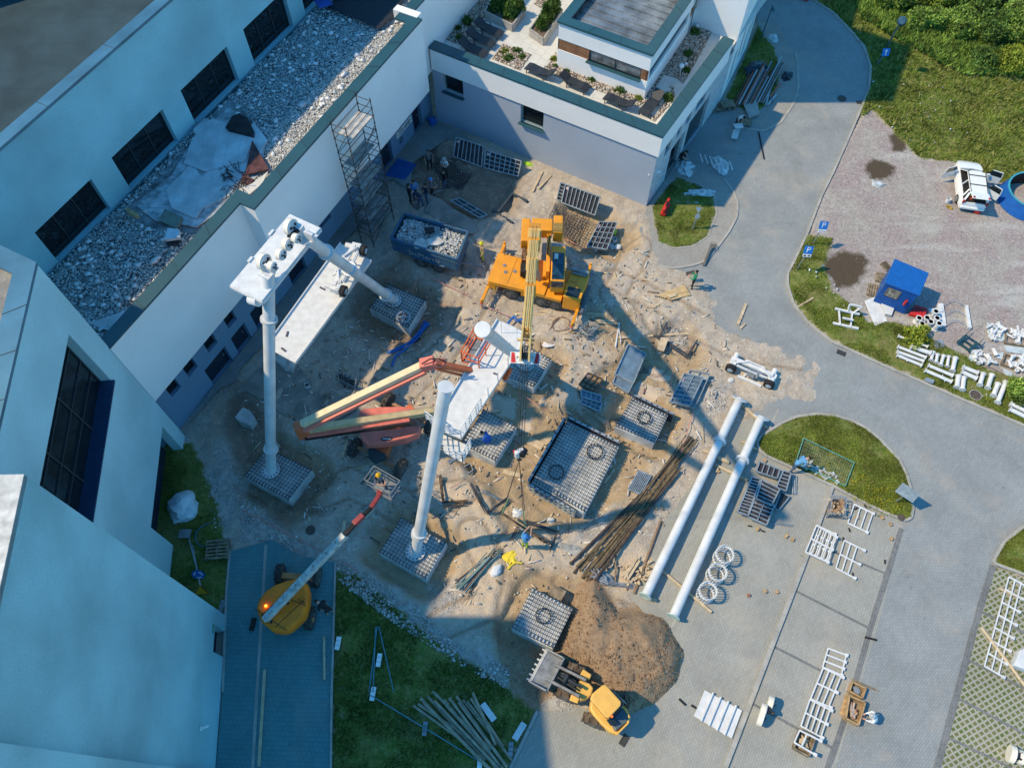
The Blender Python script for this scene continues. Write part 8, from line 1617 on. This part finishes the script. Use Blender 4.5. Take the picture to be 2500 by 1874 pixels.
lp=thing('street_lamp','slim street lamp leaning over the field behind the arrow sign','street lamp',G(2150,140)); part(lp,'pole',mat('lamp_pole',(.05,.12,.18),.5,.3),lambda m:m.tube(G(2142,158),P(2197,56,4.0),.05,n=8)); part(lp,'lamp_head',MATS['lamp_pole'],lambda m:(m.tube(P(2202,52,4.0),P(2202,52,4.12),.3,.2,n=16)))
lq=thing('street_lamp','slim blue lamp post beside the tower','street lamp',P(1862,85)); part(lq,'pole',MATS['lamp_pole'],lambda m:m.tube(P(1858,95),P(1884,20,3.0),.04,n=8)); part(lq,'banner_arm',MATS['lamp_pole'],lambda m:m.box(P(1887,22,2.9),(.12,.5,.1)))
pst=thing('leaning_post','dark timber post with cable tangle fallen across the kerb','post',P(1725,640,.1)); part(pst,'post',mat('grey_post',(.14,.13,.12),.8),lambda m:m.beam(P(1718,648,.1),P(1737,598,.35),.14,.14),.01); part(pst,'cable_tangle',BLK,lambda m:[m.tube(P(1740+random.uniform(-6,10),596+random.uniform(-8,10),.3),P(1742+random.uniform(-8,10),600+random.uniform(-8,10),.3),.012,n=4) for i in range(12)])
# wall notice on the wing
nb=thing('notice_board','white notice sheet with dark lettering lines on the shaded wing wall','notice',WV(.04,23.7,1.5)); part(nb,'sheet',SW,lambda m:m.add([WV(.04,22.75,1.35),WV(.04,24.65,1.35),WV(.04,24.65,1.85),WV(.04,22.75,1.85)],[(0,1,2,3)]))
for z,a,b in((1.72,23.0,23.5),(1.66,23.7,24.5),(1.52,22.9,23.6),(1.5,23.7,24.4)): part(nb,'text_line',INK,lambda m:m.beam(WV(.05,a,z),WV(.05,b,z),.01,.07))
rg=part(nb,'round_logo',INK,lambda m:m.ring(WV(.05,23.2,.95),.16,.2,.02,nW,20))
mt_=thing('blue_mat','blue mat spread at the wing doorway behind the scaffold','mat',WV(1.2,20.6,.16)); part(mt_,'mat_sheet',mat('mat_blue',(.01,.10,.36),.7,var=.1),lambda m:m.prism([WV(.2,20.6,0)[:2],WV(.2,22.3,0)[:2],WV(1.6,22.4,0)[:2],WV(1.6,20.9,0)[:2]],.155,.18))
bt=thing('blue_tub','blue plastic tub in the corner below the shaded window','tub',P(1054,293,.16)); part(bt,'tub_body',BLUEP,lambda m:m.prism(PW([(1043,288),(1060,281),(1066,292),(1052,300)],.5),.16,.5),.03)
# ================= loose small things =================
def hose(label,pts,r,m,z=.05,name='hose',cat='hose'):
    A=[G(*q,z+(.03*(i%2))) for i,q in enumerate(pts)]; n_=len(A); out=[]
    for i in range(n_-1):
        p0,p1,p2,p3=A[max(i-1,0)],A[i],A[i+1],A[min(i+2,n_-1)]
        for t in np.linspace(0,1,6,endpoint=False): out.append(.5*((2*p1)+(-p0+p2)*t+(2*p0-5*p1+4*p2-p3)*t*t+(-p0+3*p1-3*p2+p3)*t**3))
    out.append(A[-1]); o=MB(); b=out[0]; o.path([p-b for p in out],r,8); q=o.build(name,m,smooth=False); q.location=b; return tag(q,label,cat)
BH_=mat('blue_hose',(.01,.14,.48),.45)
hose('outermost blue hose curving round the foundation corner',[(945,862),(985,845),(1015,825),(1040,800),(1046,792),(1035,786)],.06,BH_); hose('middle blue hose of the bunch by the foundation',[(960,862),(1000,838),(1030,805),(1041,793),(1030,795)],.06,BH_,.09); hose('blue hose with its end bent towards the viewer',[(957,897),(968,872),(990,855),(1020,828),(1037,802)],.06,BH_,.12); hose('inner blue hose of the bunch by the foundation',[(948,864),(980,852),(1010,835),(1030,812),(1028,800)],.06,BH_,.06); hose('short blue hose beside the top of the middle deck',[(1238,798),(1256,780),(1262,790),(1285,782)],.07,BH_,.3)
hose('brown hose coil between crane and clamp crate',[(1310,870),(1325,840),(1345,800),(1370,776),(1390,785),(1382,805),(1355,808),(1348,790),(1365,775)],.022,mat('brown_hose',(.24,.12,.09),.7)); hose('blue cable looping over the shaded grass strip',[(500,1335),(482,1325),(480,1300),(495,1285),(515,1275)],.02,mat('pale_blue_cable',(.05,.20,.35),.6))
hose('thin brown cable between the far fittings heaps',[(2385,903),(2410,898),(2445,912),(2462,932)],.015,MATS['brown_hose'])
for a,b,l in [((595,1248),(880,1398),'pink survey tape along the lower shaded slope'),((1035,676),(1145,728),'pink tape line near the blue trailer'),((1025,677),(1007,715),'short pink tape post by the second foundation'),((1270,965),(1340,1010),'pink tape between crane block and big foundation'),((1190,755),(1272,790),'pink tape left of the crane jack'),((1640,780+130),(1630,1030),'pink tape post in the puddle'),((1380,590),(1450,625),'pink tape behind the crane'),((1100,1195-0),(1128,1180),'two red rods near the column foot'),((1690,1010),(1660,1110),'pink tape at the formwork corner'),((1445,995-60),(1500,965),'pink tape beside the small blue panels')]: rod('marking_tape',l,'marking tape',a,b,.022,mat('pink_tape',(.62,.26,.22),.6),.25,group='pink marking tapes strung over the site')
def bucket(label,c,r=.15,h=.3,m=None,z=.02):
    p=G(*c,z); o=thing('bucket',label,'bucket',p,0,'plastic buckets'); lpart(o,'bucket_wall',m or STEELW,lambda q:q.ring((0,0,h/2),r*.85,r,h,n=16)); lpart(o,'bucket_bottom',BLK,lambda q:q.tube((0,0,.01),(0,0,.04),r*.88,n=16))
bucket('white bucket beside the small concrete slab',(752,945)); bucket('white bucket below the pallet stack at the tower',(1722,290)); bucket('white bucket beside the crane bags',(1452,612)); bucket('white paint bucket near the tools by the open car',(2312,493)); bucket('white bucket left of the white bags',(1500,590))
def blob(name,label,cat,c,r,m,sq=(1,1,.6),z=None,n=14,amp=.3,dz=.0):
    p=G(*c,0) if z is None else P(*c,z); bm=bmesh.new(); bmesh.ops.create_icosphere(bm,subdivisions=3,radius=1)
    sd_=random.random()*99
    for v in bm.verts:
        d=v.co.copy(); k=1+amp*(float(fbm(np.array([d.x*2+sd_+d.z]),np.array([d.y*2-d.z*1.3]),1.0,3,3)[0])-.5)*2; v.co=Vector((d.x*r*sq[0]*k,d.y*r*sq[1]*k,max(-.05,d.z*r*sq[2]*k)))
    me=bpy.data.meshes.new(name); bm.to_mesh(me); bm.free(); me.materials.append(m); q=bpy.data.objects.new(name,me); COL.objects.link(q); q.location=p+XZ*dz; q.rotation_euler=(0,0,random.uniform(0,3)); return tag(q,label,cat)
FOIL=mat('crumpled_foil',(.62,.68,.72),.35,var=.25,scale=4,bump=.8,bscale=9); 
blob('wrapped_bundle','round white foil-wrapped bundle on the shaded grass','bundle',(446,1240),.85,mat('white_foil_wrap',(.62,.70,.74),.5,var=.1,scale=3,bump=1,bscale=4),(1,1,.7),amp=.35)
blob('plastic_foil','clear crumpled foil on the small lawn','foil',(1712,472),.6,FOIL,(1.5,.5,.2),amp=.9); blob('plastic_foil','foil heap at the hotel side door','foil',(1672,412),.7,FOIL,(1,.9,.35),amp=.6); blob('plastic_foil','foil wrapped white railing stack on the forecourt','foil',(1755,405),.65,FOIL,(1.3,.8,.4),amp=.4); blob('plastic_foil','small foil on the tower grass strip','foil',(1885,98),.5,FOIL,(.9,.9,.7),amp=.3)
blob('straw_bag','white rag held down beside the clamp crate','bag',(1345,838),.35,mat('white_cloth',(.75,.75,.75),.8,bump=.6,bscale=8),(.7,1.4,.25),amp=.6); blob('rubbish_bag','black rubbish bags on the debris heap, right end','bag',(1920,190),.5,mat('black_bag',(.015,.03,.05),.3,bump=1,bscale=6),(1.0,.7,.5),amp=.6); blob('rubbish_bag','black rubbish bags in the middle of the debris heap','bag',(1850,168),.8,MATS['black_bag'],(1.2,.8,.4),amp=.7)
blob('white_bag','white cement bag among the bags behind the formwork','bag',(1492,600),.28,STEELW,(1.2,.8,.6)); blob('white_bag','second white bag beside the flat formwork panel','bag',(1508,603),.22,STEELW,(1,1,.6)); blob('white_bag','white bag by the yellow straps','bag',(1210,1392),.3,STEELW,(.8,1.2,.5)); blob('white_bag','white bag at the end of the red boom','bag',(1262,1252),.28,STEELW,(1,1,.6)); blob('white_bag','white plastic sheet at the puddle of the gravel lot','bag',(2143,450),.3,FOIL,(1.3,1,.3),amp=.7)
blob('yellow_straps','heap of yellow lifting straps above the soil pit','straps',(1248,1360),.35,mat('yellow_strap',(.80,.62,.05),.7,bump=1,bscale=8),(1.1,.9,.35),amp=.9); hose('yellow strap end curling away from the strap heap',[(1248,1370),(1240,1390),(1255,1375),(1275,1375)],.045,MATS['yellow_strap'])
blob('hi_vis_vest','yellow-green safety vest lying near the lilac wall','vest',(1288,400),.28,mat('vest_yellow',(.55,.80,.05),.7),(.6,1.3,.4),amp=.5); blob('hi_vis_vest','yellow-green vest on the flat formwork panel','vest',(1500,572),.2,MATS['vest_yellow'],(.6,1.3,.4),dz=.25,amp=.5)
blob('concrete_chunk','dark torn asphalt lump in the red lift shadow','lump',(1345,1270),.2,CONT,(1,1,.6)); blob('stone_column','eroded grey mortar strip left of the pole ends','mortar',(1402,1345),.6,mat('grey_mortar',(.38,.38,.36),.9,var=.2,bump=.8,bscale=6),(.4,1.5,.25),amp=.6)
blob('dirt_mound','rounded dirt mound beneath the small blue panels','mound',(1440,990),1.35,mat('mound_dirt',(.40,.32,.23),.95,var=.25,scale=2,bump=1,bscale=6),(1.1,.65,.35),amp=.4,dz=-.35); blob('rock','pale rock near the wheel carriage','rock',(1785,928),.2,CONT,(1,.8,.5))
mb=MB(); mb.box((0,0,.12),(.35,.2,.2)); q=mb.build('fuel_can',REDP,bevel=.03); q.location=P(2383,520,.05); q.rotation_euler=(0,0,-.3); tag(q,'red canister on the gravel behind the open car','canister'); blob('tool_bag','yellow-black tool bag left of the open car','bag',(2318,507),.22,mat('tool_bag',(.5,.32,.03),.7,var=.6,scale=12),(1.1,.6,.5))
for px,py,a,l in [(1202,1710+0,0,'white lying trough above the pavement corner'),(1262,1785,30,'white trough nearer the pavement edge')]:
    pass
for a,b,l in [((1178,1718),(1207,1758),'white rectangular trough beside the timber pole fan'),((1280,1765),(1256,1805),'white trough near the pavement kerb')]: plank(a,b,l,.28,.2,STEELW2,'white troughs on the grass')
for px,py,s1,s2,l in [(1098,1140,.5,.22,'dark tray lying under the end balcony'),(1072,1150-10,.5,.22,'grey tray left of the dark tray')][:1]:
    w=[P(*q,-.2) for q in((1108,1154),(1148,1132),(1155,1148),(1122,1170))]; o=thing('dark_tray',l,'tray',w[0]); part(o,'tray_edge',GALV,lambda m:[m.beam(w[i],w[(i+1)%4],.04,.14) for i in range(4)]); part(o,'tray_bottom',BLK,lambda m:m.prism([p[:2] for p in w],-.28,-.24))
for c,r,l in [((2055,241),.3,'dark manhole cover at the shaded road edge'),((2381,964),.33,'round manhole cover in the verge among short pipes'),((758,1294),.24,'rusty round cover on the shaded slope'),((2200,1262),.18,'small round cover at the tip of the grass island')]:
    p=P(*c,.035 if r!=.33 and r!=.18 else .14); p=G(*c,.03) if c[0]<900 else p; o=thing('manhole_cover',l,'manhole cover',p,0,'round covers'); lpart(o,'cover_plate',mat('cast_iron',(.12,.09,.08),.8,var=.3,scale=20),lambda m:m.tube((0,0,0),(0,0,.02),r*.88,n=24)); lpart(o,'cover_ring',KERB if r>.25 and c[0]>2200 else MATS['cast_iron'],lambda m:m.ring((0,0,.012),r*.9,r,.03,n=24))
for c,rz,l in [((2054,861),-28,'drain grate in the road by the verge kerb'),((1524,1806),55,'drain grate in front of the wheel loader'),((2100,250),0,'small square drain at the shaded road edge')]:
    p=P(*c,.04); o=thing('drain_grate',l,'drain grate',p,R(rz),'drain grates'); lpart(o,'grate_bars',mat('grate_iron',(.10,.10,.10),.6,.3),lambda m:[m.box((-.22+.055*i,0,.015),(.03,.28,.02)) for i in range(9)]); lpart(o,'grate_pit',BLK,lambda m:m.box((0,0,0),(.5,.3,.008)))
# puddles
def puddle(label,pix,m,z=None):
    w=[P(*q,0) for q in pix]; c=sum(w,Vector())/len(w); zz=float(hf(np.array([c.x]),np.array([c.y]))[0])+.03 if z is None else z; n=len(w); pts=[]
    for i in range(n*6):
        t=i/6; a=int(t); f=t-a; p=w[a%n].lerp(w[(a+1)%n],f*f*(3-2*f)); r=1+.12*(float(fbm(np.array([p.x*3]),np.array([p.y*3]),1.0,7,3)[0])-.5)*2; q=c+(p-c)*r; pts.append((q.x,q.y))
    o=sheet('water',pts,zz,m,world=True); return o
MW=mat('muddy_water',(.075,.062,.042),.28,var=.2,scale=1.5,spec=.5,fine=.02); MW2=mat('brown_water',(.24,.165,.095),.3,var=.2,scale=1.2,spec=.5,fine=.03)
# grass islands of soil heaps and debris
RUBS=islandmat('ground_rubble',[(.42,.42,.41),(.55,.54,.52),(.30,.28,.26),(.48,.43,.37),(.62,.62,.60)])
def rub(poly,n,lo,hi,label,m=None,name='ground_rubble'):
    pts=scatter(PW(poly),n,.0,lambda x,y:np.clip((fbm(x,y,.9,55,4)-.3)*3,.03,1)); z=hf(pts[:,0],pts[:,1]); q=rocks_np(name,pts,z,RNG.uniform(lo,hi,len(pts))*RNG.uniform(.4,1,len(pts)),m or RUBS,kind='stuff'); return tag(q,label,'rubble')
rub(RUBBLE[0],1600,.05,.22,'pale broken stones along the lower grass edge of the site'); rub(RUBBLE[1],260,.06,.16,'grey stones beyond the puddle bridge plank'); rub(RUBBLE[2],300,.06,.18,'pale rubble between the gridded panels and the long pipes'); rub(RUBBLE[3],160,.04,.12,'stone scatter at the paving edge left of the loader'); rub(RUBBLE[4],420,.03,.10,'fine pale gravel below the green poles'); rub(RUBBLE[5],400,.04,.16,'stones on the shaded slope near the tall column'); rub(RUBBLE[6],420,.05,.22,'broken paving bits around the driveway end')
rub([(520,1020),(900,900),(1100,1150),(1000,1380),(800,1330),(560,1200)],1500,.02,.08,'small stones over the shaded dirt'); rub([(1060,680),(1600,560),(1900,850),(1700,1080),(1560,1440),(1300,1400),(1000,1300)],3500,.02,.08,'small pebbles over the sunlit dirt',islandmat('dirt_pebbles',[(.50,.44,.38),(.60,.57,.52),(.32,.26,.21),(.44,.36,.28)])); rub([(1640,1030),(1760,1000),(1700,1130),(1640,1120)],220,.05,.14,'loose pavers between the pipes'); rub([(1345,740),(2400,640),(2480,900),(2300,830),(2140,780)][:0] or [(2230,800),(2330,815),(2420,890),(2350,860),(2250,820)],500,.03,.09,'coarse gravel along the verge')
rub([(2040,720),(2130,760),(2300,820),(2500,900),(2500,480),(2200,430),(2020,470)],5200,.02,.07,'loose chippings over the parking gravel',islandmat('lot_chips',[(.52,.48,.47),(.36,.30,.30),(.62,.60,.58),(.22,.19,.19)]))
SL=islandmat('soil_clods',[(.24,.145,.08),(.32,.20,.12),(.17,.10,.058)]); rub([(1400,1440),(1500,1480),(1610,1510),(1670,1590),(1650,1670),(1560,1740),(1440,1700),(1340,1620)],3200,.03,.12,'brown clods over the soil heap',SL,'soil_clods')
# tiny white litter on grass
for poly,n_,l in(([(2100,200),(2300,200),(2400,400),(2200,380)],26,'field litter'),([(1940,640),(2000,640),(2100,800),(2400,960),(2480,1010),(2200,890)],30,'verge litter')):
    pts=scatter(PW(poly),n_,0); z=hf(pts[:,0],pts[:,1])+.1; q=rocks_np('litter',pts,z,RNG.uniform(.08,.2,len(pts)),STEELW,kind='stuff',flat=.4); tag(q,'white paper scraps scattered over the '+l.split()[0],'litter')
# debris heap beside the tower
g='pipes and boards in the debris heap by the tower'
DC=[mat('debris_brown',(.20,.10,.07),.8,var=.2),mat('debris_pale',(.40,.47,.50),.6),mat('debris_red',(.45,.16,.11),.7),mat('debris_grey',(.16,.18,.2),.6)]
for i in range(26):
    t=i/25; x0=1785+t*75+random.uniform(-4,4); y0=268-t*12; L=random.uniform(70,120); x1=x0+L*.48; y1=y0-L*.92
    rod('debris_board','%s long item from the left in the debris heap beside the tower'%(ordn[i] if i<20 else ['twenty-first','twenty-second','twenty-third','twenty-fourth','twenty-fifth','twenty-sixth'][i-20]),'board',(x0,y0),(x1,y1),random.uniform(.03,.07),DC[i%4],.12+.2*random.random(),group=g,n=5)
for a,b,k,l in [((1868,262),(1880,215),1,'pale board below the debris heap'),((1878,240),(1903,210),2,'reddish tube beside the pale board'),((1872,262),(1893,236),1,'short pale strip at the debris end'),((1885,255),(1872,225),3,'grey plank leaning at the debris end')]: rod('debris_board',l,'board',a,b,.08,DC[k],.1,group=g,n=5)
slab('concrete_square',[(1815,258),(1848,252),(1853,280),(1828,290)],.2,.12,CONC,'square grey concrete slab in front of the debris heap','slab'); slab('white_boards',[(1790,318),(1808,312),(1800,340),(1785,338)],.3,.05,STEELW2,'fan of white boards under the white-shirted person','boards'); slab('white_boards',[(1790,304),(1812,302),(1815,312),(1795,314)],.7,.05,STEELW2,'white board the white-shirted person works on','boards')
for i in range(7): rod('white_rack_bar','%s upright white bar in the foil wrapped stack on the forecourt'%ordn[i],'bar',(1705+i*12,388+i*3),(1712+i*12,408+i*3),.04,STEELW2,.35,group='white bars in the foil stack')
# black angle frame near the rebar pit
af=thing('angle_frame','black L shaped steel edge frame around gravel behind the crane','frame',G(1240,500)); part(af,'edge_beam',mat('dark_slate_steel',(.05,.075,.10),.6),lambda m:(m.beam(G(1216,522,.12),G(1250,478,.12),.14,.2),m.beam(G(1250,477,.12),G(1288,496,.12),.14,.2),m.beam(G(1204,516,.05),G(1252,546,.05),.12,.16)))
# pipe bracket rods near group
hose('bent white pipe beside the group of people',[(1085,470),(1058,478),(1052,498),(1040,524)],.03,GALV,.2)
rod('white_strip','white strip standing at the plank row end','strip',(1512,790),(1502,850),.05,STEELW2,.1)
# shallow cover sheets etc
slab('white_panel_strip',[ZM(890,760),ZM(955,765),ZM(915,875),ZM(858,855)],.1,.06,WOODP,'pale striped board across the rebar in the puddle','board')
# ================= vegetation upper right =================
def bush(label,c,r,h,n,m,group,z=0.05,trunk=True,name='bush',leaf=.13):
    p=G(*c,0); o=thing(name,label,'bush',p,0,group); lob=[(random.uniform(-.6,.6)*r,random.uniform(-.6,.6)*r,random.uniform(.45,.95)*h,random.uniform(.35,.6)*r) for i in range(9)]
    pts=[];zz=[]
    for (x,y,z_,rr) in lob:
        k=n//9; v=RNG.normal(size=(k,3)); v/=np.linalg.norm(v,axis=1)[:,None]; v*=(rr*RNG.uniform(.55,1.05,k)**.6)[:,None]; pts.append(np.stack([p.x+x+v[:,0],p.y+y+v[:,1]],1)); zz.append(p.z+np.maximum(.05,z_+v[:,2]*.9))
    pts=np.concatenate(pts);zz=np.concatenate(zz); blades_np('crown',pts,zz,leaf,m,.06,2,1.2,parent=o)
    if trunk:
        part(o,'trunk',mat('bark',(.12,.09,.06),.9,var=.2),lambda mm:[mm.tube(p-XZ*.1,p+XZ*h*.35,.09,.06,n=7)]+[mm.tube(p+XZ*h*.3,p+Vector((x,y,z_)),.045,.015,n=5) for x,y,z_,rr in lob[:6]])
B1=islandmat('bush_green',[(.08,.16,.03),(.17,.27,.05),(.26,.36,.07),(.12,.21,.03)],.6,nscale=1.2,namt=.5); B2=islandmat('bush_yellow',[(.20,.26,.03),(.30,.34,.04),(.13,.20,.02)],.6,nscale=1.2); B3=islandmat('bush_dark',[(.05,.11,.025),(.10,.18,.035),(.16,.24,.05)],.6,nscale=1.2,namt=.5)
BG='dense bushes beyond the field'
for c,r,h,n_,m_,l in [((2200,20),1.6,1.8,2600,B1,'green bush left of the yellow one at the top edge'),((2290,20),1.6,2.0,2800,B2,'bright yellow-green bush at the top edge'),((2380,30),2.0,2.6,3200,B3,'dark bush right of the yellow one'),((2470,10),1.8,2.4,3000,mat('bb',(.1,.06,.04)) and islandmat('bush_brown',[(.10,.08,.04),(.16,.11,.06),(.06,.07,.03)],.7),'brownish bush in the top right corner'),((2480,95),1.9,2.4,3200,B1,'tall bush at the right edge below the brownish one'),((2400,100),1.6,1.8,2600,B3,'dark bush in the second row'),((2330,80),1.5,1.4,2400,B1,'low green bush in the second row'),((2250,65),1.4,1.1,2000,B1,'low bush nearest the field path'),((2460,170),1.4,1.3,2200,B2,'yellow-green bush at the right edge, lowest'),((2390,160),1.3,.9,1800,B3,'low dark bush left of the lowest one'),((2150,15),1.2,1.0,1600,B1,'low bush nearest the road top'),((2540,140),1.6,2.0,1500,B3,'dark bush cut by the right edge'),((2490,1000-40+0),.9,.6,1200,B1,'leafy weed clump between fittings and lowest pipes'),((2235,830),.8,.35,900,B2,'bright weed patch below the white stubs')]: bush(l,c,r,h,n_,m_,BG if c[1]<300 else 'weed clumps on the verge')
pts=scatter(PW([(2080,0),(2600,-60),(2600,190),(2350,190),(2200,110),(2100,50)]),16000,.0); zz=hf(pts[:,0],pts[:,1])+.3*fbm(pts[:,0],pts[:,1],.5,77); q=blades_np('undergrowth',pts,zz,.45,B1,.06,2,.7,kind='stuff')
for x,y,l in [(2040,1140,'yellow flowering weed near the island corner'),(2100,1190,'yellow flowering weed right of the bricks'),(2170,1215,'larger yellow weed patch near the information board'),(2150,1225,'yellow weed patch at the lower kerb of the island')]:
    p=P(x,y,.15); th=RNG.uniform(0,6.28,110); rr=.8*np.sqrt(RNG.uniform(0,1,110)); q=blades_np('yellow_weed',np.stack([p.x+rr*np.cos(th),p.y+rr*np.sin(th)],1),np.full(110,.12),.12,islandmat('flower_yellow',[(.50,.42,.02),(.2,.24,.03),(.35,.33,.03)]),.03,2,.8); tag(q,l,'weed','yellow flowering weeds on the grass island')

# mixed small litter of the building site
cols=islandmat('site_litter',[(.55,.42,.26),(.62,.60,.56),(.10,.09,.08),(.40,.30,.18),(.70,.68,.64),(.25,.12,.08)])
pts=scatter(PW([(960,700),(1560,600),(1800,850),(1700,1080),(1560,1440),(1100,1480),(950,1350),(700,1250),(560,1000)]),1500,0); z=hf(pts[:,0],pts[:,1]); V=[];F=[]
for i,((x,y),zz) in enumerate(zip(pts,z)):
    a=random.uniform(0,6.28); l=random.choice([.04,.05,.07,.1,.14,.28])*random.uniform(.7,1.3); w_=random.uniform(.02,.05); dx,dy=math.cos(a)*l,math.sin(a)*l; sx_,sy_=-math.sin(a)*w_,math.cos(a)*w_; k=len(V); t=random.uniform(-.02,.05)
    for q,zq in((0.02,0),(.06,1)):
        V+=[(x-dx-sx_,y-dy-sy_,zz+q),(x+dx-sx_,y+dy-sy_,zz+q+t),(x+dx+sx_,y+dy+sy_,zz+q+t),(x-dx+sx_,y-dy+sy_,zz+q)]
    F+=[(k+4,k+5,k+6,k+7),(k,k+1,k+5,k+4),(k+1,k+2,k+6,k+5),(k+2,k+3,k+7,k+6),(k+3,k,k+4,k+7),(k+3,k+2,k+1,k)]
q=npmesh('site_litter',np.array(V),np.array(F),cols,kind='stuff'); tag(q,'splinters, chips and wood scraps trodden into the dirt','litter')
cols2=islandmat('paving_crumbs',[(.10,.09,.08),(.30,.24,.18),(.45,.40,.33),(.16,.13,.11)])
rub([(1650,1250),(2200,1290),(2050,1850),(1400,1800),(1500,1700)],1500,.02,.07,'crumbs of soil and wood on the parking paving',cols2,'paving_crumbs'); rub([(1700,700),(1960,700),(2100,880),(2500,1080),(2400,1300),(2250,1200),(2000,980),(1850,960)],700,.015,.05,'crumbs and grit on the road pavers',cols2,'paving_crumbs')
rub([(1250,1440),(1420,1440),(1440,1650),(1330,1740),(1230,1650)],900,.03,.1,'dark clods in the pit beside the loader bucket',SL,'soil_clods')

rub([(1500,1470),(1570,1470),(1630,1500),(1690,1590),(1680,1680),(1600,1750),(1520,1760),(1640,1660),(1650,1590),(1600,1520)],500,.03,.1,'clods rolled onto the paving round the soil heap',SL,'soil_clods')
